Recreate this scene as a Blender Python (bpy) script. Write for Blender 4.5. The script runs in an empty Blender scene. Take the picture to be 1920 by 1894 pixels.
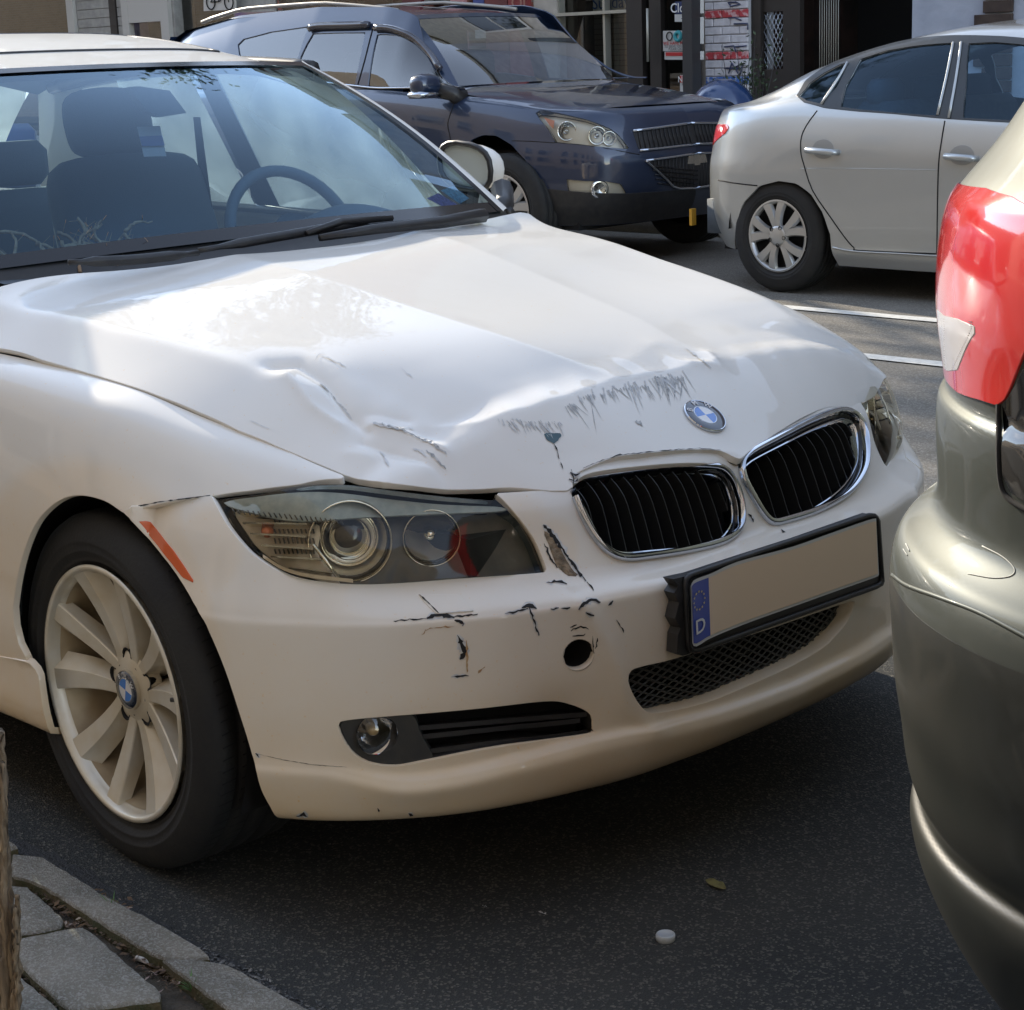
import bpy, math, random
import numpy as np
SC=bpy.context.scene
# ---- camera
cd=bpy.data.cameras.new('camera');CAM=bpy.data.objects.new('camera',cd);SC.collection.objects.link(CAM);SC.camera=CAM
cd.sensor_width=36;cd.sensor_fit='HORIZONTAL';cd.lens=36*3423.98048/1920;cd.shift_x=-61.6351757/1920;cd.shift_y=6.42288236/1920
cd.clip_start=.05;cd.clip_end=900
# ---- sky, sun, exposure
SUN=(-2.15,.50,1.0)
_az=math.atan2(SUN[0],SUN[1]);_el=math.atan2(SUN[2],math.hypot(SUN[0],SUN[1]))
wd=bpy.data.worlds.new('World');SC.world=wd;wd.use_nodes=True;_nt=wd.node_tree;_nt.nodes.clear()
_s=_nt.nodes.new('ShaderNodeTexSky');_s.sky_type='NISHITA';_s.sun_disc=False;_s.sun_elevation=_el;_s.sun_rotation=_az;_s.air_density=1.0;_s.dust_density=.05;_s.ozone_density=1.5
_b=_nt.nodes.new('ShaderNodeBackground');_b.inputs[1].default_value=.15;_o=_nt.nodes.new('ShaderNodeOutputWorld')
_h=_nt.nodes.new('ShaderNodeHueSaturation');_h.inputs['Saturation'].default_value=.62;_nt.links.new(_s.outputs[0],_h.inputs['Color']);_nt.links.new(_h.outputs[0],_b.inputs[0]);_nt.links.new(_b.outputs[0],_o.inputs[0])
sl=bpy.data.lights.new('sun','SUN');sl.energy=2.0;sl.angle=math.radians(.55);sl.color=(1,.88,.70)
so_=bpy.data.objects.new('sun',sl);SC.collection.objects.link(so_)
import mathutils
so_.rotation_euler=mathutils.Vector(SUN).to_track_quat('Z','Y').to_euler()
so_.location=(-6,2,9)
SC.view_settings.view_transform='Standard';SC.view_settings.look='None';SC.view_settings.gamma=1;SC.view_settings.use_curve_mapping=False
SC.view_settings.exposure=1.88
SC.cycles.max_bounces=8;SC.cycles.transparent_max_bounces=12
SC.cycles.caustics_reflective=False;SC.cycles.caustics_refractive=False
import math, random
import numpy as np
# ------------------------------------------------------------------ camera model (world metres: x forward of the white sedan, y to its left)
IW,IH=1920.,1894.
CAMP=np.array([2.63558664,-2.41908827,1.35442456]);YAW,PIT,ROL=2.36022816,-.242946334,-.0341660677
FOC,SU,SV=3423.98048,61.6351757,6.42288236
def cam_axes():
    fw=np.array([math.cos(PIT)*math.cos(YAW),math.cos(PIT)*math.sin(YAW),math.sin(PIT)])
    r=np.cross(fw,[0,0,1.]);r/=np.linalg.norm(r);u=np.cross(r,fw)
    return fw,r*math.cos(ROL)+u*math.sin(ROL),-r*math.sin(ROL)+u*math.cos(ROL)
CFW,CRT,CUP=cam_axes()
def proj(X):
    d=np.asarray(X,float)-CAMP;z=d@CFW
    return np.stack([IW/2+SU+FOC*(d@CRT)/z,IH/2+SV-FOC*(d@CUP)/z],-1)
def ray(a,b): return CFW+(a-IW/2-SU)/FOC*CRT-(b-IH/2-SV)/FOC*CUP
def P(a,b,x=None,y=None,z=None):
    d=ray(a,b)
    t=(x-CAMP[0])/d[0] if x is not None else (y-CAMP[1])/d[1] if y is not None else (z-CAMP[2])/d[2]
    return CAMP+t*d
def pchip(xs,ys):
    xs=np.asarray(xs,float);ys=np.asarray(ys,float);h=np.diff(xs);d=np.diff(ys,axis=0)/(h if ys.ndim==1 else h[:,None])
    m=np.zeros_like(ys)
    for i in range(1,len(xs)-1):
        w1=2*h[i]+h[i-1];w2=h[i]+2*h[i-1]
        ok=d[i-1]*d[i]>0
        m[i]=np.where(ok,(w1+w2)/(w1/np.where(ok,d[i-1],1)+w2/np.where(ok,d[i],1)),0)
    m[0]=d[0];m[-1]=d[-1]
    def f(x):
        x=np.clip(np.asarray(x,float),xs[0],xs[-1]);i=np.clip(np.searchsorted(xs,x)-1,0,len(xs)-2);t=(x-xs[i])/h[i];hh=h[i]
        if ys.ndim>1: t=t[...,None];hh=hh[...,None]
        return (2*t**3-3*t**2+1)*ys[i]+(t**3-2*t**2+t)*hh*m[i]+(-2*t**3+3*t**2)*ys[i+1]+(t**3-t**2)*hh*m[i+1]
    return f
def resamp(pts,step,closed=False):
    pts=np.asarray(pts,float)
    if closed: pts=np.vstack([pts,pts[:1]])
    L=np.r_[0,np.cumsum(np.linalg.norm(np.diff(pts,axis=0),axis=1))]
    n=max(2,int(round(L[-1]/step)));q=np.linspace(0,L[-1],n+1)
    o=np.stack([np.interp(q,L,pts[:,i]) for i in range(pts.shape[1])],-1)
    return o[:-1] if closed else o
def crom(pts,n=8,closed=False):
    p=[np.asarray(a,float) for a in pts];N=len(p);o=[]
    rng=range(N if closed else N-1)
    for i in rng:
        if closed: a,b,c,d=p[i-1],p[i],p[(i+1)%N],p[(i+2)%N]
        else: b,c=p[i],p[i+1];a=p[i-1] if i>0 else 2*b-c;d=p[i+2] if i+2<N else 2*c-b
        for k in range(n):
            t=k/n;o.append(.5*((2*b)+(c-a)*t+(2*a-5*b+4*c-d)*t*t+(3*b-a-3*c+d)*t**3))
    if not closed:o.append(p[-1])
    return np.array(o)
# ------------------------------------------------------------------ white sedan: lower skin = plan outline x inset profile
class Outline:
    def __init__(s,Y,X,tail):
        f=pchip(Y,X);yy=np.linspace(0,Y[-1],400)
        half=np.stack([f(yy),yy],-1)
        half=np.vstack([half,np.array(tail,float)])
        half=resamp(half,.004)
        s.O=np.vstack([half[::-1]*[1,-1],half[1:]])
        L=np.r_[0,np.cumsum(np.linalg.norm(np.diff(s.O,axis=0),axis=1))]
        s.s=L-L[-1]/2
        T=np.gradient(s.O,s.s,axis=0);
        for _ in range(300): T[1:-1]=(T[:-2]+2*T[1:-1]+T[2:])/4
        N=np.stack([T[:,1],-T[:,0]],-1);s.N=N/np.linalg.norm(N,axis=1)[:,None]
        if s.N[len(N)//2,0]<0:s.N=-s.N
    def at(s,q): return np.stack([np.interp(q,s.s,s.O[:,i]) for i in (0,1)],-1)
    def nrm(s,q):
        n=np.stack([np.interp(q,s.s,s.N[:,i]) for i in (0,1)],-1);return n/np.linalg.norm(n,axis=-1)[...,None]
    def s_of(s,x=None,y=None,sign=-1):  # arc position of a station
        m=s.s>0
        if y is not None: i=np.argmin(abs(s.O[m][:,1]-y)) if y<.88 else np.argmin(abs(s.O[m][:,1]-y))
        else: i=np.argmin(abs(s.O[m][:,0]-x)+(s.O[m][:,1]<.6)*9)
        return s.s[m][i]
class Surf:
    """dense sampled surface over (a,b); G[i,j]=xyz"""
    def __init__(s,a,b,G):
        s.a,s.b,s.G=a,b,G
        da=np.gradient(G,a,axis=0);db=np.gradient(G,b,axis=1);n=np.cross(da,db);s.n=n/(np.linalg.norm(n,axis=-1)[...,None]+1e-12)
        s.pr=proj(G.reshape(-1,3)).reshape(G.shape[0],G.shape[1],2)
        s.front=((G-CAMP)*s.n).sum(-1)
    def _bl(s,A,q):
        q=np.atleast_2d(q);i=np.clip(np.searchsorted(s.a,q[:,0])-1,0,len(s.a)-2);j=np.clip(np.searchsorted(s.b,q[:,1])-1,0,len(s.b)-2)
        u=((q[:,0]-s.a[i])/(s.a[i+1]-s.a[i]))[:,None];v=((q[:,1]-s.b[j])/(s.b[j+1]-s.b[j]))[:,None]
        return A[i,j]*(1-u)*(1-v)+A[i+1,j]*u*(1-v)+A[i,j+1]*(1-u)*v+A[i+1,j+1]*u*v
    def p(s,q): return s._bl(s.G,q)
    def nn(s,q):
        n=s._bl(s.n,q)*s.sg;return n/(np.linalg.norm(n,axis=1)[:,None]+1e-12)
    sg=1
    def inv(s,uv):
        """image point on the visible side -> (a,b)"""
        out=[]
        for (u,v) in np.atleast_2d(uv):
            d=(s.pr[...,0]-u)**2+(s.pr[...,1]-v)**2
            d=np.where(s.front*s.sg<0,d,d+900)
            i,j=np.unravel_index(np.argmin(d),d.shape);q=np.array([s.a[i],s.b[j]],float)
            ha=abs(s.a[1]-s.a[0]);hb=abs(s.b[1]-s.b[0])
            for it in range(12):
                e=proj(s.p(q))[0]-[u,v]
                if np.hypot(*e)<.3:break
                J=np.stack([(proj(s.p(q+[ha,0]))[0]-proj(s.p(q-[ha,0]))[0])/(2*ha),(proj(s.p(q+[0,hb]))[0]-proj(s.p(q-[0,hb]))[0])/(2*hb)],-1)
                try: st=np.linalg.solve(J,e)
                except Exception: break
                st=np.clip(st,[-6*ha,-6*hb],[6*ha,6*hb]);q=q-st
                q=np.clip(q,[s.a[0],s.b[0]],[s.a[-1],s.b[-1]])
            out.append(q)
        return np.array(out)
    def near(s,X):
        """closest (a,b) to world points"""
        o=[]
        for x in np.atleast_2d(X):
            d=((s.G-x)**2).sum(-1);i,j=np.unravel_index(np.argmin(d),d.shape);o.append([s.a[i],s.b[j]])
        return np.array(o)
OUT=Outline([0,.15,.3,.45,.58,.70,.79,.85,.88,.892],[.80,.797,.78,.735,.675,.59,.50,.41,.33,.2],[(.0,.895),(-.3,.897),(-.9,.905),(-2.4,.905),(-3.0,.89),(-3.3,.87)])
so=OUT.s_of
ST=[0,so(y=.2),so(y=.4),so(y=.55),so(y=.70),so(y=.81),so(y=.87),so(x=.15),so(x=-.25),so(x=-.7),so(x=-3.2)]
#        c    a    b    e    f    g    h    i    j    k    l
ZR=[[.165,.165,.165,.165,.165,.165,.17 ,.18 ,.18 ,.17 ,.17 ],
    [.205,.205,.20 ,.195,.19 ,.19 ,.19 ,.20 ,.20 ,.19 ,.19 ],
    [.232,.235,.236,.230,.222,.235,.24 ,.25 ,.25 ,.24 ,.24 ],
    [.262,.268,.276,.264,.247,.276,.29 ,.29 ,.29 ,.29 ,.29 ],
    [.276,.282,.290,.278,.261,.290,.31 ,.32 ,.32 ,.32 ,.32 ],
    [.292,.298,.306,.294,.277,.306,.33 ,.35 ,.35 ,.35 ,.35 ],
    [.40 ,.40 ,.40 ,.40 ,.40 ,.40 ,.40 ,.41 ,.41 ,.41 ,.41 ],
    [.513,.513,.513,.513,.513,.515,.515,.51 ,.51 ,.51 ,.51 ],
    [.528,.528,.528,.528,.528,.535,.545,.56 ,.58 ,.58 ,.58 ],
    [.545,.543,.548,.555,.563,.580,.595,.61 ,.63 ,.64 ,.64 ],
    [.60 ,.60 ,.60 ,.605,.62 ,.64 ,.65 ,.665,.69 ,.70 ,.70 ],
    [.655,.655,.655,.66 ,.675,.695,.705,.725,.76 ,.775,.79 ],
    [.69 ,.688,.685,.69 ,.712,.735,.75 ,.775,.828,.845,.88 ],
    [.72 ,.715,.71 ,.715,.732,.755,.775,.803,.863,.885,.93 ]]
DR=[[.11 ,.11 ,.10 ,.10 ,.10 ,.10 ,.10 ,.08 ,.08 ,.08 ,.08 ],
    [.035,.035,.035,.032,.030,.030,.03 ,.02 ,.02 ,.03 ,.03 ],
    [.006,.006,.006,.008,.008,.010,.01 ,.01 ,.01 ,.012,.012],
    [-.010,-.010,-.008,-.006,-.004,.000,.003,.003,.01 ,.015,.02 ],
    [-.008,-.008,-.006,-.003,.001,.003,.003,.003,.01 ,.01,.01 ],
    [.006,.006,.007,.009,.011,.004,.002,.002,.00 ,.005,.01 ],
    [.000,.000,.000,.000,.000,.000,.000,.000,.00 ,.00 ,.00 ],
    [.000,.000,.000,.000,.000,.000,.000,.001,.00 ,.00 ,.00 ],
    [.008,.008,.006,.006,.006,.005,.003,.001,.00 ,.00 ,.00 ],
    [.072,.065,.052,.050,.045,.022,.012,.004,.003,.003,.003],
    [.098,.092,.082,.080,.070,.042,.026,.012,.008,.008,.008],
    [.120,.115,.105,.104,.100,.072,.055,.036,.025,.02 ,.02 ],
    [.150,.145,.132,.132,.135,.115,.105,.092,.062,.05 ,.04 ],
    [.195,.190,.170,.168,.170,.160,.158,.155,.108,.10 ,.08 ]]
NR=len(ZR)
def build_lower(disp=None):
    ss=np.arange(-ST[-1],ST[-1]+1e-6,.008);sa=abs(ss)
    Zk=np.stack([pchip(ST,r)(sa) for r in ZR]);Dk=np.stack([pchip(ST,r)(sa) for r in DR])
    kk=np.linspace(0,NR-1,(NR-1)*12+1);
    Z=pchip(np.arange(NR),Zk)(kk);D=pchip(np.arange(NR),Dk)(kk)
    for _ in range(2):
        for A in (Z,D): A[1:-1]=(A[:-2]+2*A[1:-1]+A[2:])/4
    o=OUT.at(ss);n=OUT.nrm(ss)
    # arches pull in a little ; inset
    XY=o[:,None,:]-n[:,None,:]*D.T[:,:,None]
    G=np.concatenate([XY,Z.T[:,:,None]],-1)
    if disp is not None: G=G+disp(ss,kk,G)
    S=Surf(ss,kk,G)
    return S
def orient(S,ref):
    q=S.near([ref])[0];n=S._bl(S.n,[q])[0]
    S.sg=1
    S.sg=1 if np.dot(n,CAMP-S.p(q)[0])>0 else -1
    # front test uses sign: surface visible when n*sg faces the camera
    return S
# ------------------------------------------------------------------ bonnet: thin-plate height field
def tps_fit(XY,Z,lam=1e-4):
    XY=np.asarray(XY,float);Z=np.asarray(Z,float);n=len(Z)
    def U(r2): return .5*r2*np.log(r2+1e-12)
    K=U(((XY[:,None]-XY[None])**2).sum(-1))+lam*np.eye(n);Pm=np.c_[np.ones(n),XY]
    A=np.block([[K,Pm],[Pm.T,np.zeros((3,3))]]);w=np.linalg.solve(A,np.r_[Z,0,0,0])
    def f(q):
        q=np.asarray(q,float);sh=q.shape[:-1];q=q.reshape(-1,2);o=np.empty(len(q))
        for i in range(0,len(q),20000):
            c=q[i:i+20000];o[i:i+20000]=U(((c[:,None]-XY[None])**2).sum(-1))@w[:n]+w[n]+c@w[n+1:]
        return o.reshape(sh)
    return f
HP=[# x,y,z measured points of the bonnet skin
(-.56,-.69,.954),(-.56,-.735,.944),(-.52,-.45,.972),(-.46,-.3,.977),(-.40,0,.980),(-.46,.3,.984),(-.52,.45,.985),(-.56,.70,.985),
(-.5,-.80,.853),(-.35,-.795,.862),(-.2,-.785,.856),(0,-.765,.833),(.1,-.75,.814),(.2,-.73,.789),(.3,-.70,.760),(.42,-.66,.724),(.441,-.681,.722),
(-.5,.82,.885),(-.35,.81,.880),(-.2,.80,.864),(0,.775,.84),(.2,.745,.80),(.35,.72,.765),(.45,.70,.73),
(-.5,-.735,.940),(-.35,-.72,.927),(-.2,-.69,.908),(0,-.665,.883),(.1,-.645,.867),(.2,-.62,.847),(.3,-.585,.820),(.4,-.54,.785),
(-.5,.72,.955),(-.3,.71,.925),(-.1,.69,.890),(.1,.66,.862),(.3,.61,.832),(.42,.58,.80),(.5,.55,.76),
(-.3,-.29,.967),(0,-.25,.932),(.2,-.2,.886),(.4,-.13,.838),(-.3,.26,.966),(0,.25,.905),(.2,.22,.862),(.38,.19,.81),
(-.2,0,.957),(0,0,.925),(.2,0,.884),(.35,0,.846),(.46,0,.805),(.53,0,.772),(.601,0,.729),(.645,0,.692),(.678,0,.664),
(-.2,-.45,.947),(0,-.45,.919),(.2,-.42,.885),(.35,-.38,.845),(.47,-.3,.80),
(-.2,.45,.945),(0,.45,.905),(.2,.42,.868),(.38,.38,.82),
(.533,-.559,.694),(.60,-.46,.682),(.635,-.375,.672),(.655,-.25,.69),(.668,-.12,.682),(.655,.12,.685),(.626,.244,.702),(.606,.44,.684),(.53,.62,.675),(.456,.739,.690),
(.50,-.45,.757),(.56,-.35,.742),(.58,-.2,.742),(.58,.2,.748),(.55,.36,.745),(.49,.50,.758)]
KS=pchip([-.6,-.2,.2,.36,.5,.8],[.62,.55,.34,.2,.06,0.]);YS=pchip([-.6,-.35,-.2,0,.1,.2,.3,.42,.6],[.738,.722,.695,.665,.645,.62,.585,.53,.42])
KA=pchip([-.6,0,.3,.44,.52,.8],[.10,.16,.17,.10,0.,0.]);YA=pchip([-.6,-.46,-.26,-.15,.01,.14,.31,.40,.47,.6],[.22,.228,.258,.26,.247,.228,.189,.151,.113,.05]);YB=pchip([-.6,-.44,-.33,-.17,.0,.14,.29,.41,.5,.6],[.262,.256,.240,.212,.203,.194,.180,.156,.140,.12])
KRD=pchip([-.8,-.6,-.45,.15,.3,.8],[.0,.04,.15,.15,.08,.04]);XR=pchip([-.8,-.53,-.43,-.33,-.25,-.1,.07,.15,.5,.8],[.40,.443,.487,.508,.508,.49,.496,.501,.46,.42])
def soft(t,w): return .5*(t+np.sqrt(t*t+w*w))
def kink(x,y):
    a=abs(y);return -KS(x)*soft(a-YS(x),.010)-KA(x)*soft(a-np.where(np.asarray(y)<0,YA(x),YB(x)),.006)-KRD(y)*soft(x-XR(y),.012)
_hp=np.array(HP)
_pt=[(i,j) for i in range(7) for j in range(5) if i+j<=6]
def _pb(x,y): return np.stack([(x*1.6)**i*(y*1.3)**j for i,j in _pt],-1)
_A=_pb(_hp[:,0],_hp[:,1]);_r=_hp[:,2]-kink(_hp[:,0],_hp[:,1])
_w=np.linalg.solve(_A.T@_A+2e-4*np.diag([0 if i+j<2 else 1. for i,j in _pt]),_A.T@_r)
_rs=_r-_A@_w
_edge=np.where((_hp[:,0]>.40)|(_hp[:,0]<-.5)|(abs(_hp[:,1])>.66),1.,.0)
_tc=tps_fit(_hp[:,:2],_rs*np.where(_edge>0,1,.5),2.5e-2)
def _ht(q): q=np.asarray(q,float);return _pb(q[...,0],q[...,1])@_w+_tc(q)
class NetBody(Surf):
    """outline polyline (outer side to the right of travel reversed by sg), stations along it, rows of (z, inset)"""
    def __init__(s,pts,st,Z,D,step=.02,sub=8,smooth=40,rough=2):
        o=resamp(crom(pts,10),step);L=np.r_[0,np.cumsum(np.linalg.norm(np.diff(o,axis=0),axis=1))]
        T=np.gradient(o,L,axis=0)
        for _ in range(smooth):T[1:-1]=(T[:-2]+2*T[1:-1]+T[2:])/4
        N=np.stack([T[:,1],-T[:,0]],-1);N/=np.linalg.norm(N,axis=1)[:,None]
        c=o.mean(0)
        if np.dot(N[len(N)//2],CAMP[:2]-o[len(N)//2])<0:N=-N
        s.o,s.L=o,L
        # stations given as x,y points -> arc
        sa=[L[np.argmin(((o-np.array(p_))**2).sum(1))] for p_ in st]
        Zk=np.stack([pchip(sa,r)(L) for r in Z]);Dk=np.stack([pchip(sa,r)(L) for r in D]);n=len(Z);kk=np.linspace(0,n-1,(n-1)*sub+1)
        Zf=pchip(np.arange(n),Zk)(kk);Df=pchip(np.arange(n),Dk)(kk)
        for _ in range(rough):
            for A in (Zf,Df):A[1:-1]=(A[:-2]+2*A[1:-1]+A[2:])/4
        XY=o[:,None,:]-N[:,None,:]*Df.T[:,:,None];G=np.concatenate([XY,Zf.T[:,:,None]],-1)
        Surf.__init__(s,L,kk,G)
        m=(s.G-CAMP);s.sg=1
        i,j=len(L)//2,len(kk)//3
        if np.dot(s.n[i,j],-m[i,j])<0:s.sg=-1
# front wing: own net over x, rows from sill to bonnet seam
FX=[-.65,-.3,0,.15,.25,.35,.46]
FR=[[(.87,.2),(.885,.31),(.897,.51),(.898,.60),(.893,.70),(.885,.78),(.868,.835),(.84,.862),(.80,.868)],
 [(.87,.2),(.885,.31),(.897,.51),(.897,.60),(.890,.69),(.876,.76),(.856,.815),(.828,.845),(.787,.858)],
 [(.87,.2),(.885,.31),(.897,.51),(.895,.60),(.885,.67),(.868,.73),(.845,.785),(.812,.820),(.765,.833)],
 [(.87,.2),(.885,.31),(.893,.45),(.889,.56),(.870,.65),(.845,.705),(.818,.755),(.785,.788),(.742,.800)],
 [(.86,.2),(.87,.3),(.885,.42),(.88,.54),(.842,.66),(.82,.70),(.79,.740),(.757,.766),(.716,.776)],
 [(.85,.2),(.87,.3),(.87,.42),(.86,.52),(.79,.67),(.77,.695),(.745,.719),(.718,.738),(.688,.747)],
 [(.84,.2),(.86,.3),(.86,.42),(.80,.52),(.71,.69),(.70,.702),(.69,.713),(.68,.720),(.668,.724)]]
def build_wing():
    xs=np.arange(-.65,.461,.006);kk=np.linspace(0,8,8*12+1)
    A=np.array(FR)
    Y=np.stack([pchip(FX,A[:,k,0])(xs) for k in range(9)]);Z=np.stack([pchip(FX,A[:,k,1])(xs) for k in range(9)])
    def sm(v,n,ax):
        for _ in range(n):
            w=v.copy()
            if ax==0:w[1:-1]=(v[:-2]+2*v[1:-1]+v[2:])/4
            else:w[:,1:-1]=(v[:,:-2]+2*v[:,1:-1]+v[:,2:])/4
            v=w
        return v
    Y=sm(sm(pchip(np.arange(9),Y)(kk),14,0),60,1);Z=sm(sm(pchip(np.arange(9),Z)(kk),14,0),60,1)
    G=np.stack([np.broadcast_to(xs[:,None],Y.T.shape),-Y.T,Z.T],-1)
    return Surf(xs,kk,G)
class MirS:
    """mirror image of a surface across the centre plane"""
    def __init__(s,S): s.S=S
    def p(s,q): return s.S.p(q)*[1,-1,1]
    def nn(s,q): return s.S.nn(q)*[1,-1,1]
CAM.matrix_world=mathutils.Matrix([[CRT[0],CUP[0],-CFW[0],CAMP[0]],[CRT[1],CUP[1],-CFW[1],CAMP[1]],[CRT[2],CUP[2],-CFW[2],CAMP[2]],[0,0,0,1]])
from mathutils import Vector
from mathutils.geometry import delaunay_2d_cdt
COL=bpy.context.scene.collection
R=math.radians
random.seed(7);rng=np.random.default_rng(7)
def E(name,label,cat,loc=(0,0,0),group=None,rz=0):
    o=bpy.data.objects.new(name,None);COL.objects.link(o);o.location=loc;o.rotation_euler=(0,0,rz);o.empty_display_size=.2
    o['label']=label;o['category']=cat
    if group:o['group']=group
    return o
def origin(o):
    p=Vector((0,0,0))
    while o is not None: p=p+o.location;o=o.parent
    return p
def M(name,V,F,mat,parent=None,smooth=True,label=None,cat=None,group=None,kind=None,normals=None,sharp=None,local=False):
    """link one mesh object; V in world metres unless local"""
    me=bpy.data.meshes.new(name)
    V=np.asarray(V,float)
    if parent is not None and not local:
        V=V-np.array(origin(parent))
    me.from_pydata([tuple(v) for v in V],[],[tuple(int(i) for i in f) for f in F]);me.update()
    if smooth: me.polygons.foreach_set('use_smooth',[True]*len(me.polygons))
    if sharp:
        try: me.set_sharp_from_angle(angle=R(sharp))
        except Exception: pass
    if normals is not None:
        me.normals_split_custom_set_from_vertices([tuple(n) for n in normals])
    if mat is not None:
        for m in (mat if isinstance(mat,(list,tuple)) else [mat]): me.materials.append(m)
    o=bpy.data.objects.new(name,me);COL.objects.link(o)
    if parent is not None:o.parent=parent
    if label:o['label']=label
    if cat:o['category']=cat
    if group:o['group']=group
    if kind:o['kind']=kind
    return o
def ctree(o,parent=None):
    c=o.copy();COL.objects.link(c)
    if parent is not None:c.parent=parent
    for ch in o.children: ctree(ch,c)
    return c
class B:
    """collects shapes into one mesh"""
    def __init__(s): s.V=[];s.F=[]
    def add(s,V,F):
        n=len(s.V);s.V+=[tuple(map(float,v)) for v in V];s.F+=[tuple(int(i)+n for i in f) for f in F];return s
    def box(s,a,b,bev=0):
        x0,y0,z0=a;x1,y1,z1=b
        if bev<=0:
            return s.add([(x0,y0,z0),(x1,y0,z0),(x1,y1,z0),(x0,y1,z0),(x0,y0,z1),(x1,y0,z1),(x1,y1,z1),(x0,y1,z1)],
              [(0,3,2,1),(4,5,6,7),(0,1,5,4),(1,2,6,5),(2,3,7,6),(3,0,4,7)])
        V=[];idx={}
        for k in range(8):
            c=((x0,x1)[k&1],(y0,y1)[k>>1&1],(z0,z1)[k>>2&1]);sg=[1 if k>>i&1 else -1 for i in range(3)]
            for ax in range(3):
                v=list(c)
                for i in range(3):
                    if i!=ax: v[i]-=sg[i]*bev
                idx[k,ax]=len(V);V.append(v)
        F=[]
        for k in range(8): 
            f=[idx[k,0],idx[k,1],idx[k,2]];F.append(f)
        for ax in range(3):
            o=[i for i in range(3) if i!=ax]
            for sv in (0,1):
                ks=[ (sv<<ax)|(p<<o[0])|(q<<o[1]) for p,q in ((0,0),(1,0),(1,1),(0,1))]
                F.append([idx[k,ax] for k in ks])
            for p in (0,1):
                for q in (0,1):
                    k0=(p<<o[0])|(q<<o[1]);k1=k0|(1<<ax)
                    F.append([idx[k0,o[0]],idx[k0,o[1]],idx[k1,o[1]],idx[k1,o[0]]])
        c=np.mean(np.array(V),0)
        FF=[]
        for f in F:
            a_=np.array([V[i] for i in f]);n=np.cross(a_[1]-a_[0],a_[2]-a_[0])
            FF.append(f if np.dot(n,a_.mean(0)-c)>0 else f[::-1])
        return s.add(V,FF)
    def tube(s,pts,r,n=8,caps=True,closed=False):
        pts=np.asarray(pts,float);m=len(pts);r=np.full(m,r) if np.isscalar(r) else np.asarray(r,float)
        T=np.gradient(pts,axis=0) if not closed else np.roll(pts,-1,0)-np.roll(pts,1,0)
        T/=np.linalg.norm(T,axis=1)[:,None]+1e-12
        up=np.array([0,0,1.]) if abs(T[0][2])<.9 else np.array([1.,0,0])
        a=np.cross(T[0],up);a/=np.linalg.norm(a);V=[]
        for i in range(m):
            a=a-T[i]*np.dot(a,T[i]);a/=np.linalg.norm(a)+1e-12;b=np.cross(T[i],a)
            for k in range(n):
                t=2*math.pi*k/n;V.append(pts[i]+r[i]*(math.cos(t)*a+math.sin(t)*b))
        F=[]
        for i in range(m if closed else m-1):
            for k in range(n): F.append((i*n+k,i*n+(k+1)%n,((i+1)%m)*n+(k+1)%n,((i+1)%m)*n+k))
        if caps and not closed:F+= [tuple(range(n))[::-1],tuple((m-1)*n+k for k in range(n))]
        return s.add(V,F)
    def lathe(s,prof,c,ax=(0,1,0),n=48,closed=False):
        """prof: (radius, height along ax)"""
        ax=np.array(ax,float);ax/=np.linalg.norm(ax);u=np.array([1.,0,0]) if abs(ax[0])<.8 else np.array([0,0,1.])
        u=u-ax*np.dot(u,ax);u/=np.linalg.norm(u);w=np.cross(ax,u);V=[];c=np.array(c,float)
        for r,h in prof:
            for k in range(n):
                t=2*math.pi*k/n;V.append(c+ax*h+r*(math.cos(t)*u+math.sin(t)*w))
        F=[]
        for i in range(len(prof)-1):
            for k in range(n): F.append((i*n+k,i*n+(k+1)%n,(i+1)*n+(k+1)%n,(i+1)*n+k))
        return s.add(V,F)
    def quad(s,a,b,c,d): return s.add([a,b,c,d],[(0,1,2,3)])
    def ribbon(s,A,Bp):
        n=len(A);return s.add(list(A)+list(Bp),[(i,i+1,n+i+1,n+i) for i in range(n-1)])
    def prism(s,poly,ext):
        """closed polygon of 3D points extruded by vector"""
        n=len(poly);p=np.asarray(poly,float);q=p+np.asarray(ext,float)
        return s.add(np.vstack([p,q]),[tuple(range(n))[::-1],tuple(range(n,2*n))]+[(i,(i+1)%n,n+(i+1)%n,n+i) for i in range(n)])
    def done(s,name,mat,parent=None,**k): return M(name,s.V,s.F,mat,parent,**k)
def inpoly(q,poly):
    x,y=q[:,0],q[:,1];c=np.zeros(len(q),bool);n=len(poly);j=n-1
    for i in range(n):
        xi,yi=poly[i];xj,yj=poly[j]
        if yi!=yj: c^=((yi>y)!=(yj>y))&(x<(xj-xi)*(y-yi)/(yj-yi)+xi)
        j=i
    return c
def circ(S,q,r,n=26,stretch=1.):
    q=np.asarray(q,float);c=S.p([q])[0];h=.004;ea=(S.p([q+[h,0]])[0]-c)/h;eb=(S.p([q+[0,h*10]])[0]-c)/(h*10)
    u=ea/np.linalg.norm(ea);v=eb-u*np.dot(eb,u);lv=np.linalg.norm(v);v/=lv;o=[]
    for t in np.linspace(0,2*math.pi,n+1)[:-1]:
        w=r*math.cos(t)*u+r*stretch*math.sin(t)*v;db=np.dot(w,v)/lv;da=(np.dot(w,u)-db*np.dot(eb,u))/np.linalg.norm(ea);o.append([q[0]+da,q[1]+db])
    return np.array(o)
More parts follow.
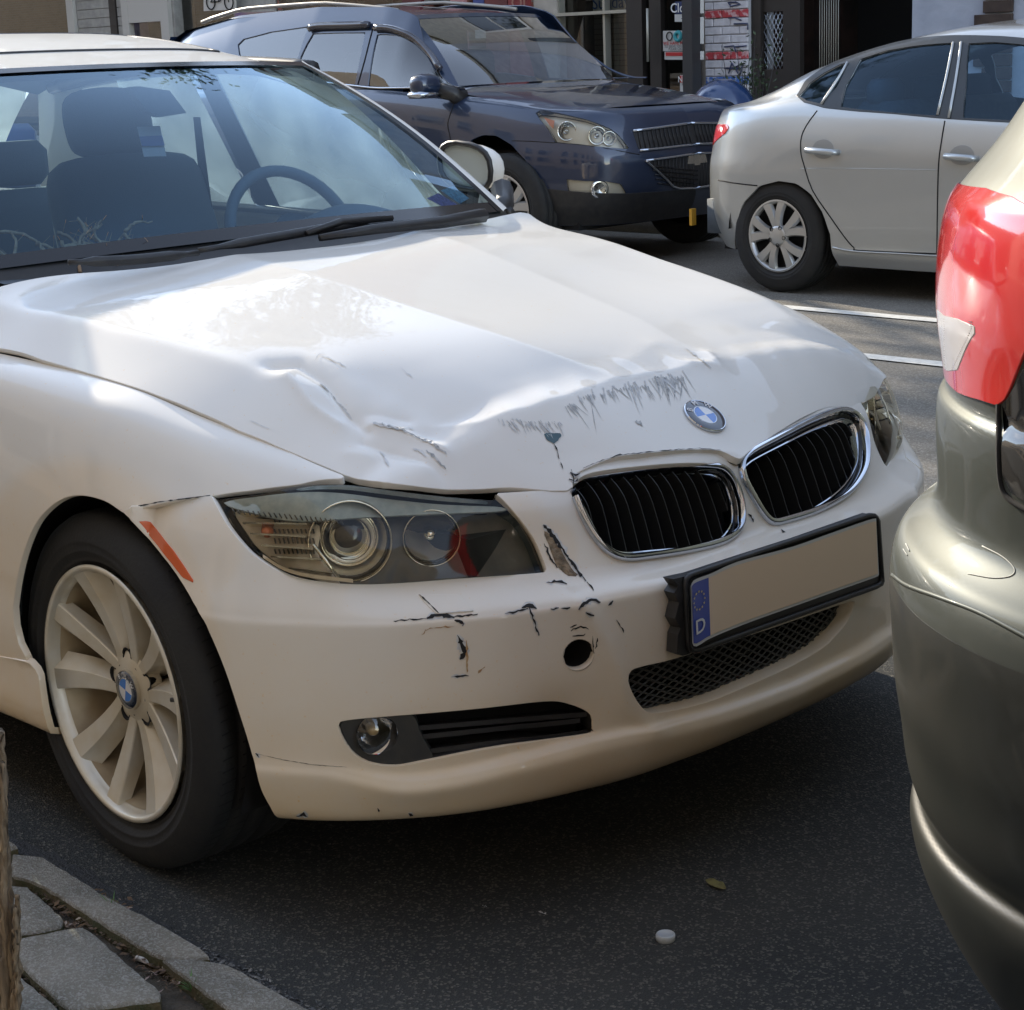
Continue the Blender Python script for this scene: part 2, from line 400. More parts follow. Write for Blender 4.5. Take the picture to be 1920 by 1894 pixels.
def panel(name,S,outer,holes,mat,parent,step=.008,sb=.05,flange=.012,lift=0.,disp=None,**kw):
    """trimmed smooth sheet with folded-in edges; outlines in (a,b) of the surface"""
    sc=np.array([1,sb]);loops=[resamp(np.asarray(outer)*sc,step,True)]+[resamp(np.asarray(h)*sc,min(step,.006),True) for h in holes]
    pts=np.vstack(loops);edges=[];o=0
    for l in loops: n=len(l);edges+=[(o+i,o+(i+1)%n) for i in range(n)];o+=n
    lo=loops[0].min(0);hi=loops[0].max(0)
    gx=np.arange(lo[0],hi[0],step);gy=np.arange(lo[1],hi[1],step)
    g=np.stack(np.meshgrid(gx,gy,indexing='ij'),-1);g[::2,:,1]+=step*.5;g=g.reshape(-1,2)
    g=g[inpoly(g,loops[0])]
    for l in loops[1:]: g=g[~inpoly(g,l)]
    # drop points hugging the boundary
    key=set()
    cs=step*.9
    for p_ in pts:
        i,j=int(math.floor(p_[0]/cs)),int(math.floor(p_[1]/cs))
        key.add((i,j))
    keep=[k for k,p_ in enumerate(g) if (int(math.floor(p_[0]/cs)),int(math.floor(p_[1]/cs))) not in key]
    g=g[keep]
    allp=np.vstack([pts,g])
    r=delaunay_2d_cdt([Vector(p_) for p_ in allp],edges,[],0,1e-7)
    v=np.array([tuple(x) for x in r[0]]);f=np.array([list(t) for t in r[2] if len(t)==3])
    c=v[f].mean(1);ok=inpoly(c,loops[0])
    for l in loops[1:]: ok&=~inpoly(c,l)
    f=f[ok];q=v/sc;X=S.p(q);N=S.nn(q)
    # winding to agree with normals
    fn=np.cross(X[f[:,1]]-X[f[:,0]],X[f[:,2]]-X[f[:,0]])
    fl=(fn*N[f[:,0]]).sum(1)<0;f[fl]=f[fl][:,::-1]
    X=X+N*lift
    V=[X];NN=[N];F=[tuple(t) for t in f];o=len(X)
    for li,l in enumerate(loops):
        ql=l/sc;b=S.p(ql);nb=S.nn(ql);b=b+nb*lift;t=np.roll(b,-1,0)-np.roll(b,1,0);t/=np.linalg.norm(t,axis=1)[:,None]+1e-12
        w=np.cross(t,nb);cen=l.mean(0)
        # outward test in domain
        A=np.sum(l[:,0]*np.roll(l[:,1],-1)-l[:,1]*np.roll(l[:,0],-1));
        # choose sign by sampling
        i0=len(l)//3;test=l[i0]+ (lambda tv:np.array([tv[1],-tv[0]])/(np.linalg.norm(tv)+1e-12)*step*.3)(l[(i0+1)%len(l)]-l[i0-1])
        ins=inpoly(test[None],l)[0]
        e=S.p((test/sc)[None])[0]-S.p((l[i0]/sc)[None])[0]
        sgn=1 if np.dot(e,w[i0])>0 else -1
        if ins: sgn=-sgn
        if li>0: sgn=-sgn
        w=w*sgn
        n=len(b);r1=b+w*.0012-nb*.0012;r2=r1-nb*flange
        V+=[b,r1,r2];NN+=[nb,(w*.9+nb*.3),w];
        for k in range(n):
            k2=(k+1)%n
            for (p0,p1) in ((0,n),(n,2*n)):
                q4=(o+p0+k,o+p0+k2,o+p1+k2,o+p1+k);F.append(q4)
        o+=3*n
    V=np.vstack(V);NN=np.vstack(NN);NN/=np.linalg.norm(NN,axis=1)[:,None]+1e-12
    Fo=[]
    for t in F:
        if len(t)==4:
            n_=np.cross(V[t[1]]-V[t[0]],V[t[3]]-V[t[0]])
            if np.dot(n_,NN[t[0]]+NN[t[3]])<0:t=t[::-1]
        Fo.append(t)
    return M(name,V,Fo,mat,parent,normals=NN,**kw)
# ------------------------------------------------------------------ materials
def nodes(name):
    m=bpy.data.materials.new(name);m.use_nodes=True;nt=m.node_tree;nt.nodes.clear()
    o=nt.nodes.new('ShaderNodeOutputMaterial');return m,nt,o
def N_(nt,t,**k):
    n=nt.nodes.new(t)
    for a,b in k.items():
        if a.startswith('i_'): 
            key=a[2:];key=int(key) if key.isdigit() else key.replace('_',' ')
            n.inputs[key].default_value=b
        else:setattr(n,a,b)
    return n
def rgb(c): return (*c,1) if len(c)==3 else c
def ramp(nt,src,stops):
    r=nt.nodes.new('ShaderNodeValToRGB');e=r.color_ramp.elements
    while len(e)<len(stops): e.new(.5)
    for k,(p,c) in enumerate(stops): e[k].position=p;e[k].color=rgb(c) if not np.isscalar(c) else (c,c,c,1)
    nt.links.new(src,r.inputs[0]);return r
def pm(name,c,rough=.5,metal=0.,coat=0.,c2=None,scale=8.,det=4.,bump=0.,bscale=60.,spec=.5,trans=0.,emit=None,es=0.,rv=0.,thr=(.35,.65),ior=1.5,coatr=.04,sss=0):
    m,nt,o=nodes(name);b=N_(nt,'ShaderNodeBsdfPrincipled');L=nt.links.new
    b.inputs['Base Color'].default_value=rgb(c);b.inputs['Roughness'].default_value=rough;b.inputs['Metallic'].default_value=metal
    b.inputs['Coat Weight'].default_value=coat;b.inputs['Coat Roughness'].default_value=coatr;b.inputs['Specular IOR Level'].default_value=spec
    b.inputs['IOR'].default_value=ior
    if trans:b.inputs['Transmission Weight'].default_value=trans
    if emit: b.inputs['Emission Color'].default_value=rgb(emit);b.inputs['Emission Strength'].default_value=es
    g=N_(nt,'ShaderNodeNewGeometry')
    if c2 is not None or rv:
        n=N_(nt,'ShaderNodeTexNoise');n.inputs['Scale'].default_value=scale;n.inputs['Detail'].default_value=det;L(g.outputs['Position'],n.inputs['Vector'])
        if c2 is not None:
            r=ramp(nt,n.outputs['Fac'],[(thr[0],c),(thr[1],c2)]);L(r.outputs[0],b.inputs['Base Color'])
        if rv:
            r=ramp(nt,n.outputs['Fac'],[(.3,max(0,rough-rv)),(.7,min(1,rough+rv))]);L(r.outputs[0],b.inputs['Roughness'])
    if bump:
        n=N_(nt,'ShaderNodeTexNoise');n.inputs['Scale'].default_value=bscale;n.inputs['Detail'].default_value=5;L(g.outputs['Position'],n.inputs['Vector'])
        bp=N_(nt,'ShaderNodeBump');bp.inputs['Strength'].default_value=bump;bp.inputs['Distance'].default_value=.01;L(n.outputs['Fac'],bp.inputs['Height']);L(bp.outputs[0],b.inputs['Normal'])
    L(b.outputs[0],o.inputs[0]);return m
def glassm(name,tint=(.75,.85,.85),ior=1.5,rough=0.,boost=1.,gc=(1,1,1),dust=0.):
    m,nt,o=nodes(name);L=nt.links.new
    t=N_(nt,'ShaderNodeBsdfTransparent');t.inputs[0].default_value=rgb(tint)
    g=N_(nt,'ShaderNodeBsdfGlossy');g.inputs['Roughness'].default_value=rough;g.inputs[0].default_value=rgb(gc)
    f=N_(nt,'ShaderNodeFresnel');f.inputs['IOR'].default_value=ior
    mu=N_(nt,'ShaderNodeMath',operation='MULTIPLY');mu.inputs[1].default_value=boost;mu.use_clamp=True
    mx=N_(nt,'ShaderNodeMixShader');L(f.outputs[0],mu.inputs[0]);L(mu.outputs[0],mx.inputs[0]);L(t.outputs[0],mx.inputs[1]);L(g.outputs[0],mx.inputs[2]);
    if dust:
        tr=N_(nt,'ShaderNodeBsdfTranslucent');tr.inputs[0].default_value=(.80,.86,.80,1);m2=N_(nt,'ShaderNodeMixShader');g_=N_(nt,'ShaderNodeNewGeometry');n=N_(nt,'ShaderNodeTexNoise');n.inputs['Scale'].default_value=6;n.inputs['Detail'].default_value=6;L(g_.outputs['Position'],n.inputs['Vector'])
        r=ramp(nt,n.outputs['Fac'],[(.3,dust*.6),(.7,dust*1.3)]);L(r.outputs[0],m2.inputs[0]);L(mx.outputs[0],m2.inputs[1]);L(tr.outputs[0],m2.inputs[2]);mx=m2
    L(mx.outputs[0],o.inputs[0])
    return m
def carpaint(name,c,metal=0.,rough=.45,dirt=0.,dirt_bounce_c=(.42,.33,.20),flake=0.,z0=.15,z1=.75,spec=.3,spots=(),coat=1.):
    m,nt,o=nodes(name);L=nt.links.new;b=N_(nt,'ShaderNodeBsdfPrincipled')
    b.inputs['Roughness'].default_value=rough;b.inputs['Metallic'].default_value=metal;b.inputs['Specular IOR Level'].default_value=spec
    b.inputs['Coat Weight'].default_value=coat;b.inputs['Coat Roughness'].default_value=.035;b.inputs['Coat IOR'].default_value=1.5
    g=N_(nt,'ShaderNodeNewGeometry');sp=N_(nt,'ShaderNodeSeparateXYZ');L(g.outputs['Position'],sp.inputs[0])
    n=N_(nt,'ShaderNodeTexNoise');n.inputs['Scale'].default_value=3.2;n.inputs['Detail'].default_value=7;n.inputs['Roughness'].default_value=.62;L(g.outputs['Position'],n.inputs['Vector'])
    mr=N_(nt,'ShaderNodeMapRange');mr.inputs['From Min'].default_value=z0;mr.inputs['From Max'].default_value=z1;mr.inputs['To Min'].default_value=1.;mr.inputs['To Max'].default_value=.0;L(sp.outputs['Z'],mr.inputs['Value'])
    rn=ramp(nt,n.outputs['Fac'],[(.25,.35),(.75,1.)])
    mu=N_(nt,'ShaderNodeMath',operation='MULTIPLY');L(mr.outputs[0],mu.inputs[0]);L(rn.outputs[0],mu.inputs[1])
    m2=N_(nt,'ShaderNodeMath',operation='MULTIPLY');m2.inputs[1].default_value=dirt;L(mu.outputs[0],m2.inputs[0])
    last=m2
    for (c_,r_,a_) in spots:
        vd=N_(nt,'ShaderNodeVectorMath',operation='DISTANCE');L(g.outputs['Position'],vd.inputs[0]);vd.inputs[1].default_value=c_
        ma=N_(nt,'ShaderNodeMapRange');ma.interpolation_type='SMOOTHSTEP';ma.inputs['From Min'].default_value=r_;ma.inputs['From Max'].default_value=r_*.55 if r_<.4 else r_*.90;ma.inputs['To Max'].default_value=a_*.5;L(vd.outputs['Value'],ma.inputs['Value'])
        mq=N_(nt,'ShaderNodeMath',operation='MULTIPLY');L(ma.outputs[0],mq.inputs[0]);L(rn.outputs[0],mq.inputs[1])
        mz=N_(nt,'ShaderNodeMath',operation='MAXIMUM');L(mq.outputs[0],mz.inputs[0]);L(last.outputs[0],mz.inputs[1]);last=mz
    m2=last
    # fine specks
    n2=N_(nt,'ShaderNodeTexNoise');n2.inputs['Scale'].default_value=160;n2.inputs['Detail'].default_value=3;L(g.outputs['Position'],n2.inputs['Vector'])
    r2=ramp(nt,n2.outputs['Fac'],[(.68,0.),(.74,.35)])
    m3=N_(nt,'ShaderNodeMath',operation='MULTIPLY');L(r2.outputs[0],m3.inputs[0]);m3.inputs[1].default_value=min(1,dirt*1.0)
    ad=N_(nt,'ShaderNodeMath',operation='ADD');ad.use_clamp=True;L(m2.outputs[0],ad.inputs[0]);L(m3.outputs[0],ad.inputs[1])
    mx=N_(nt,'ShaderNodeMix',data_type='RGBA');mx.inputs['A'].default_value=rgb(c);mx.inputs['B'].default_value=rgb(dirt_bounce_c);L(ad.outputs[0],mx.inputs['Factor']);L(mx.outputs['Result'],b.inputs['Base Color'])
    rr=N_(nt,'ShaderNodeMapRange');rr.inputs['To Min'].default_value=.03;rr.inputs['To Max'].default_value=.07;L(ad.outputs[0],rr.inputs['Value']);L(rr.outputs[0],b.inputs['Coat Roughness'])
    n3=N_(nt,'ShaderNodeTexNoise');n3.inputs['Scale'].default_value=9;n3.inputs['Detail'].default_value=2;L(g.outputs['Position'],n3.inputs['Vector'])
    bp=N_(nt,'ShaderNodeBump');bp.inputs['Strength'].default_value=.06;bp.inputs['Distance'].default_value=.01;L(n3.outputs['Fac'],bp.inputs['Height']);L(bp.outputs[0],b.inputs['Coat Normal'])
    L(b.outputs[0],o.inputs[0]);return m
WHITE=carpaint('white_paint',(.76,.735,.68),spec=.03,coat=.6,dirt=1.,z0=.14,z1=.66,dirt_bounce_c=(.76,.53,.25),spots=[((0,-.88,.32),.43,.9),((.60,-.48,.62),.085,.7),((.58,-.62,.50),.10,.5),((.70,-.52,.44),.12,.6),((.66,-.44,.60),.06,.8),((.30,-.86,.62),.10,.6),((-.5,-.86,.3),.25,.6),((.75,-.40,.33),.08,.6)])  # low yellow mix is road dirt plus warm bounce light painted in
CHROME=pm('chrome',(.55,.58,.63),.06,1.)
BLACK=pm('black_plastic',(.018,.018,.02),.42,c2=(.028,.027,.026),scale=30)
BLACKG=pm('gloss_black',(.012,.012,.014),.12)
RUBBER=pm('tyre_rubber',(.010,.010,.011),.8,c2=(.017,.0165,.015),scale=12,bump=.15,bscale=150)
DARK=pm('dark_cavity',(.006,.006,.007),.9)
def asph(name,c1,c2,speck,spc,bump=.35,big=1.5,sc=260):
    m,nt,o=nodes(name);L=nt.links.new;b=N_(nt,'ShaderNodeBsdfPrincipled');b.inputs['Roughness'].default_value=.86;b.inputs['Specular IOR Level'].default_value=.25
    g=N_(nt,'ShaderNodeNewGeometry')
    n=N_(nt,'ShaderNodeTexNoise');n.inputs['Scale'].default_value=big;n.inputs['Detail'].default_value=8;n.inputs['Roughness'].default_value=.65;L(g.outputs['Position'],n.inputs['Vector'])
    r=ramp(nt,n.outputs['Fac'],[(.3,c1),(.7,c2)])
    v=N_(nt,'ShaderNodeTexVoronoi');v.inputs['Scale'].default_value=sc;L(g.outputs['Position'],v.inputs['Vector'])
    sx=N_(nt,'ShaderNodeSeparateColor');L(v.outputs['Color'],sx.inputs[0]);rv=ramp(nt,sx.outputs[0],[(1-speck,0.),(min(1,1-speck+.12),1.)])
    n2=N_(nt,'ShaderNodeTexNoise');n2.inputs['Scale'].default_value=90;n2.inputs['Detail'].default_value=3;L(g.outputs['Position'],n2.inputs['Vector'])
    mm=N_(nt,'ShaderNodeMath',operation='MULTIPLY');L(rv.outputs[0],mm.inputs[0]);L(n2.outputs['Fac'],mm.inputs[1])
    mx=N_(nt,'ShaderNodeMix',data_type='RGBA');L(mm.outputs[0],mx.inputs['Factor']);L(r.outputs[0],mx.inputs['A']);mx.inputs['B'].default_value=rgb(spc);L(mx.outputs['Result'],b.inputs['Base Color'])
    bp=N_(nt,'ShaderNodeBump');bp.inputs['Strength'].default_value=bump;bp.inputs['Distance'].default_value=.006;L(v.outputs['Distance'],bp.inputs['Height']);L(bp.outputs[0],b.inputs['Normal'])
    L(b.outputs[0],o.inputs[0]);return m
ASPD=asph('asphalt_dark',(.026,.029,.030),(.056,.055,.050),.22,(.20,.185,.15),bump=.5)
ASPL=asph('asphalt_worn',(.13,.12,.10),(.19,.175,.15),.35,(.34,.32,.29),bump=.5,sc=170)
CONC=asph('concrete_slab',(.20,.195,.18),(.29,.28,.25),.3,(.40,.38,.34),bump=.3,sc=300)
STONE=asph('kerb_stone',(.145,.135,.11),(.25,.23,.19),.4,(.36,.35,.32),bump=.5,big=9,sc=330)
STONES=pm('stone_side_moss',(.10,.075,.035),.95,c2=(.055,.06,.025),scale=35,bump=.6,bscale=200)
SOIL=pm('soil',(.035,.028,.02),.95,c2=(.075,.06,.042),scale=28,bump=.9,bscale=120)
TAR=pm('tar_strip',(.010,.010,.011),.6,c2=(.02,.02,.02),scale=60,bump=.6,bscale=200)
def sheet(name,x0,x1,y0,y1,z,mat,kind='structure',nx=1):
    b=B();b.add([(x0,y0,z),(x1,y0,z),(x1,y1,z),(x0,y1,z)],[(0,1,2,3)]);return b.done(name,mat,kind=kind,smooth=False)
sheet('ground',-400,400,-400,400,-.03,ASPL)
sheet('road',-120,120,-.985,8.2,-.004,ASPL)
# darker resurfaced parking lane with an uneven edge
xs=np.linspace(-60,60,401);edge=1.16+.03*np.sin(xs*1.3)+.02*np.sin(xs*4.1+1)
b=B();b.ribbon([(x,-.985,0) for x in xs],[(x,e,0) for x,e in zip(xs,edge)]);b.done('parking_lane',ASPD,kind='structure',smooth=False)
PAINT=pm('road_paint',(.62,.61,.57),.7,c2=(.45,.44,.40),scale=30,thr=(.45,.75))
for yy in (5.41,4.32):
    b=B();b.add([(-60,yy-.055,.002),(60,yy-.055,.002),(60,yy+.055,.002),(-60,yy+.055,.002)],[(0,1,2,3)]);b.done('lane_line',PAINT,kind='structure',smooth=False)
b=B();b.box((-80,8.2,-.01),(80,8.36,.13),.012);b.done('far_kerb',CONC,kind='structure')
sheet('far_sidewalk',-80,80,8.36,11.2,.13,CONC)
b=B()
for i in range(60): x=-45+i*1.5;b.box((x-.006,8.37,.128),(x+.006,11,.1325))
b.done('sidewalk_joints',DARK,kind='structure',smooth=False)
sheet('soil_strip',-30,30,-1.60,-.985,.004,SOIL)
sheet('near_sidewalk',-60,60,-5.6,-1.60,.03,asph('shaded_pavement',(.055,.052,.045),(.09,.085,.075),.3,(.16,.15,.13),bump=.3,sc=300))  # pavement colour darkened in place of cast shade, for dark reflections
# tar seam
q=crom([P(a,b_,z=.0) for a,b_ in [(-200,1500),(10,1578),(90,1612),(150,1642),(240,1700),(330,1762),(420,1812),(520,1868),(620,1925),(800,2030)]],6)
w=np.array([0,1,0]);b=B();b.ribbon([p_+[0,-.018+random.uniform(-.006,.006),.003] for p_ in q],[p_+[0,.014+random.uniform(-.008,.008),.003] for p_ in q]);b.done('tar_seam',TAR,kind='structure',smooth=False)
def stone(name,pix,z,h,mat=STONE,parent=None,pts=None,**k):
    p_=np.array([P(u,v,z=z) for u,v in pix]) if pts is None else np.array(pts,float)
    p_=resamp(p_,.02,True);c=p_.mean(0)
    p_=p_+np.stack([rng.uniform(-.0016,.0016,len(p_)),rng.uniform(-.0016,.0016,len(p_)),np.zeros(len(p_))],-1)
    n=len(p_);ins=lambda f,dz:c+(p_-c)*f+[0,0,dz]
    d=np.linalg.norm(p_-c,axis=1)[:,None]
    r0=p_+[0,0,-h];r1=p_+[0,0,-.006];r2=p_-(p_-c)/d*.003+[0,0,-.0018];r3=p_-(p_-c)/d*.007
    V=np.vstack([r0,r1,r2,r3]);F=[]
    for a in range(3):
        for i in range(n):F.append((a*n+i,a*n+(i+1)%n,(a+1)*n+(i+1)%n,(a+1)*n+i))
    F.append(tuple(3*n+i for i in range(n)))
    o=M(name,V,F,[mat,STONES],parent,smooth=True,sharp=40,**k)
    for f in list(o.data.polygons)[:n]:f.material_index=1
    # orient outward
    import bmesh
    bm=bmesh.new();bm.from_mesh(o.data);bmesh.ops.recalc_face_normals(bm,faces=bm.faces);bm.to_mesh(o.data);bm.free();return o
KB=bpy.data.objects.new('kerb',None);COL.objects.link(KB);KB['kind']='structure';KB.location=(0,-1,0)
stone('kerb_stone',[(22,1600),(75,1604),(100,1620),(180,1668),(280,1722),(380,1780),(398,1793),(370,1796),(330,1800),(295,1792),(210,1742),(150,1703),(70,1655),(20,1640)],.032,.05,parent=KB)
stone('kerb_stone',[(302,1797),(345,1796),(420,1806),(470,1830),(540,1868),(640,1920),(760,1985),(660,2035),(560,1975),(430,1893),(360,1842)],.032,.05,parent=KB)
for i in range(8):
    x=-.16-i*.92
    stone('kerb_stone',None,.032,.05,parent=KB,pts=[(x,-.985,.032),(x-.9,-.985,.032),(x-.9,-1.055,.032),(x,-1.05,.032)])
for i in range(6):
    x=.86+i*.92
    stone('kerb_stone',None,.032,.05,parent=KB,pts=[(x,-.985,.032),(x+.9,-.985,.032),(x+.9,-1.06,.032),(x,-1.06,.032)])
PV=bpy.data.objects.new('paving',None);COL.objects.link(PV);PV['kind']='structure';PV.location=(0,-1.2,0)
PVM=STONE
stone('paving_slab',[(-30,1655),(52,1660),(85,1688),(120,1722),(112,1738),(37,1750),(-40,1762)],.028,.04,PVM,PV)
stone('paving_slab',[(35,1758),(150,1734),(165,1740),(235,1800),(306,1862),(300,1872),(140,1893),(120,1886),(36,1806)],.030,.04,PVM,PV)
stone('paving_slab',[(-60,1770),(22,1765),(26,1815),(110,1890),(130,1915),(60,1950),(-90,1930)],.026,.04,PVM,PV)
for (x0,x1,y0,y1) in ((-1.0,-.12,-1.5,-1.10),(-2.0,-1.03,-1.5,-1.1),(.52,.80,-1.42,-1.15),(.30,.50,-1.55,-1.28),(.83,1.2,-1.5,-1.12),(1.23,1.7,-1.5,-1.12)):
    stone('paving_slab',None,.028,.04,PVM,PV,pts=[(x0,y0,.028),(x1,y0,.028),(x1,y1,.028),(x0,y1,.028)])
# litter in the joint: leaves, stalks, moss
def litter(name,regions,n,size,mats,seed,zb=.008,parent=None):
    r=np.random.default_rng(seed);b=B()
    for _ in range(n):
        (u0,v0),(u1,v1),wd=regions[r.integers(len(regions))];t=r.random();u=u0+(u1-u0)*t+r.normal()*wd;v=v0+(v1-v0)*t+r.normal()*wd*.5
        p_=P(u,v,z=zb+r.random()*.008);a=r.random()*6.28;l=size*r.uniform(.4,1.2);w=l*r.uniform(.12,.6);d=np.array([math.cos(a),math.sin(a),r.uniform(-.3,.5)])*l;e=np.array([-math.sin(a),math.cos(a),r.uniform(-.3,.3)])*w
        b.add([p_,p_+d*.5+e*.5+[0,0,l*.12],p_+d,p_+d*.5-e*.5],[(0,1,2),(0,2,3)])
    return b.done(name,mats,kind='stuff',smooth=False)
regs=[((40,1640),(230,1700),14),((60,1660),(180,1735),14),((100,1690),(240,1765),12),((200,1740),(330,1850),14),((30,1752),(140,1735),7),((240,1760),(420,1890),16),((30,1820),(130,1894),7)]
o=litter('leaf_litter',regs,900,.016,pm('dry_leaf',(.16,.10,.055),.9,c2=(.07,.045,.03),scale=80),3)
o['label']='dry leaf litter and moss filling the joint between kerb and paving';
o=litter('pale_litter',regs,160,.014,pm('dry_stalk',(.36,.30,.22),.9,c2=(.22,.14,.14),scale=90),5);o['label']='pale dry stalks and petals scattered in the joint'
o=litter('moss',[((80,1670),(300,1800),8),((320,1810),(440,1893),8),((20,1640),(120,1700),6)],700,.007,pm('moss_green',(.05,.075,.02),.95,c2=(.09,.08,.03),scale=60),9);o['label']='green brown moss along the kerb stones'
# crumbs of stone on the asphalt
r=np.random.default_rng(11);b=B()
def crumb(b,p_,s):
    V=[p_+np.array([r.uniform(-1,1),r.uniform(-1,1),r.uniform(0,1)])*s for _ in range(5)];b.add(V,[(0,1,2),(0,2,3),(0,3,4),(1,2,4),(2,3,4)])
for _ in range(620):
    u,v=r.uniform(20,1900),r.uniform(1480,1894);crumb(b,P(u,v,z=.001),r.choice([.0012,.0018,.0028],p=[.7,.25,.05]))
for _ in range(420):
    t=r.random();u=330+t*300+r.normal()*16;v=1770+t*150+r.normal()*8;crumb(b,P(u,v,z=.002),r.uniform(.002,.005))
o=b.done('grit',pm('grit_pale',(.30,.28,.25),.9,c2=(.12,.12,.12),scale=50,thr=(.3,.5)),kind='stuff',smooth=False);o['label']='fine pale grit scattered over the dark asphalt'
# grass tufts
GRM=pm('grass_blade',(.06,.16,.04),.7,c2=(.12,.24,.07),scale=50)
for (u,v,n,h,lab) in ((212,1712,11,.035,'small green grass tuft between the upper kerb stone and the paving'),(362,1862,18,.028,'low green weed tuft in the soil beside the lower kerb stone')):
    c=P(u,v,z=.01);b=B()
    for _ in range(n):
        a=r.uniform(0,6.28);d=np.array([math.cos(a)*r.uniform(.3,1),math.sin(a)*r.uniform(.3,1),r.uniform(.5,1.2)])*h;s=np.array([-math.sin(a),math.cos(a),0])*.0013;m_=c+d*.5+[0,0,h*.15]
        b.add([c-s,c+s,m_+s*.8,m_-s*.8,c+d],[(0,1,2,3),(3,2,4)])
    o=b.done('weed_tuft',GRM,smooth=False);o['label']=lab;o['category']='plant'
# cigarette end, bottle cap, leaf, scraps
b=B();a_=P(256,1796,z=.012);c_2=P(284,1805,z=.010);b.tube([a_,a_*.6+c_2*.4,c_2],[.0042,.0045,.0043],10);o=b.done('cigarette_end',pm('paper_white',(.60,.58,.54),.8,c2=(.45,.42,.38),scale=60),label='pale crumpled cigarette end lying by the broken kerb joint',cat='cigarette end')
c=P(1248,1762,z=0);b=B();b.lathe([(.0146,0),(.0150,.002),(.0150,.0085),(.0142,.0105),(.0125,.0112),(.0118,.0100),(0,.0098)],c,(0,0,1),32);
for i in range(36):
    t=2*math.pi*i/36;b.tube([c+[.0151*math.cos(t),.0151*math.sin(t),.001],c+[.0151*math.cos(t),.0151*math.sin(t),.009]],.0005,4)
b.done('bottle_cap',pm('cap_white',(.50,.53,.55),.4),label='small white plastic bottle cap lying on the dark asphalt',cat='bottle cap')
c=P(1342,1660,z=.004);V=[];
for i in range(9):
    t=i/8;w=.010*math.sin(math.pi*t)**.7*(1+.3*math.sin(t*25));V+=[c+[(t-.5)*.048,-.4*(t-.5)*.04+w+.012*(t-.5),.002+.004*abs(math.sin(t*7))],c+[(t-.5)*.048,-.4*(t-.5)*.04-w*.7+.012*(t-.5),.001]]
M('fallen_leaf',V,[(i*2,i*2+1,i*2+3,i*2+2) for i in range(8)],pm('leaf_olive',(.22,.20,.07),.8,c2=(.14,.12,.05),scale=90),label='curled olive fallen leaf on the asphalt in front of the bumper',cat='leaf')
for (u,v,s,lab) in ((1018,1712,.006,'torn white paper scrap on the asphalt below the bumper'),(908,1700,.004,'tiny pale stone chip on the asphalt left of the paper scrap')):
    b=B();c=P(u,v,z=.001)
    for _ in range(4): crumb(b,c+[r.uniform(-1,1)*s,r.uniform(-1,1)*s*.6,0],s*.7)
    b.done('paper_scrap' if s>.005 else 'stone_chip',pm('scrap_white',(.55,.54,.50),.8),smooth=False,label=lab,cat='litter')
# weathered stake at left edge
ST_=E('wooden_stake','weathered rough wooden stake with split bark standing at the left edge beside the paving','stake',tuple(P(6,1905,z=.01)))
BARK=pm('weathered_wood',(.16,.12,.08),.9,c2=(.38,.29,.19),scale=30,bump=1.,bscale=70,det=8)
_m=BARK.node_tree
for n_ in _m.nodes:
    if n_.bl_idname=='ShaderNodeTexNoise':
        mp=N_(_m,'ShaderNodeMapping');mp.inputs['Scale'].default_value=(3.5,3.5,.28);g_=[x for x in _m.nodes if x.bl_idname=='ShaderNodeNewGeometry'][0];_m.links.new(g_.outputs['Position'],mp.inputs['Vector']);_m.links.new(mp.outputs[0],n_.inputs['Vector'])
base=P(-2,1915,z=.0);cam_r=CRT
def stake(name,u0,u1,v0,v1,r0,r1,off,seed):
    rr=np.random.default_rng(seed);n=26;pts=[];rad=[]
    for i in range(n):
        t=i/(n-1);u=u0+(u1-u0)*t;v=v0+(v1-v0)*t;p_=P(u,v,y=base[1]+off);pts.append(p_+rr.normal(size=3)*.0012);rad.append((r0+(r1-r0)*t)*(1+.10*rr.normal()))
    b=B();b.tube(pts,rad,12);V=np.array(b.V)
    V=V+rr.normal(size=V.shape)*.0011
    return M(name,V,b.F,BARK,ST_)
stake('stake_core',0,-6,1930,1372,.024,.010,0,1)
for i,(u0,u1,v1,r0) in enumerate(((20,4,1375,.009),(26,18,1640,.007),(30,33,1680,.006),(12,8,1430,.010),(34,30,1700,.004))): stake('bark_strip',u0,u1,1930,v1,r0,.003,-.012-.003*i,20+i)

CAR=E('white_sedan','white sedan with dented bonnet, cracked front bumper and blue-edged licence plate, parked at the kerb','car',(-1.3,0,0))
def lowdisp(ss,kk,G):
    'raised ridge that runs from the headlamp corner past the sensor hole into the chin, hollow beside it'
    Y=-np.abs(G[...,1]);Z=G[...,2];o=np.zeros_like(Y)
    L=np.array([(-.462,.53),(-.425,.46),(-.402,.40),(-.385,.34),(-.345,.295)])
    d=np.full(Y.shape,9.);sd=np.zeros_like(Y)
    for a,b_ in zip(L[:-1],L[1:]):
        v=b_-a;t=np.clip(((Y-a[0])*v[0]+(Z-a[1])*v[1])/(v@v),0,1);dx=Y-a[0]-t*v[0];dz=Z-a[1]-t*v[1];dd=np.hypot(dx,dz);m=dd<d;d=np.where(m,dd,d);sd=np.where(m,np.sign(v[0]*dz-v[1]*dx),sd)
    o=.010*np.exp(-(np.sqrt(d*d+.000036)-.006)/.020)
    h=np.exp(-((Y+.50)/.05)**2-((Z-.335)/.045)**2)*-.010
    n=OUT.nrm(ss)[:,None,:]*(o+h)[...,None]
    return np.concatenate([n,np.zeros(n.shape[:2]+(1,))],-1)
SL=orient(build_lower(lowdisp),[.7,-.5,.45])
pv=lambda L:SL.inv(L)
mir=lambda q:np.asarray(q)*[-1,1]
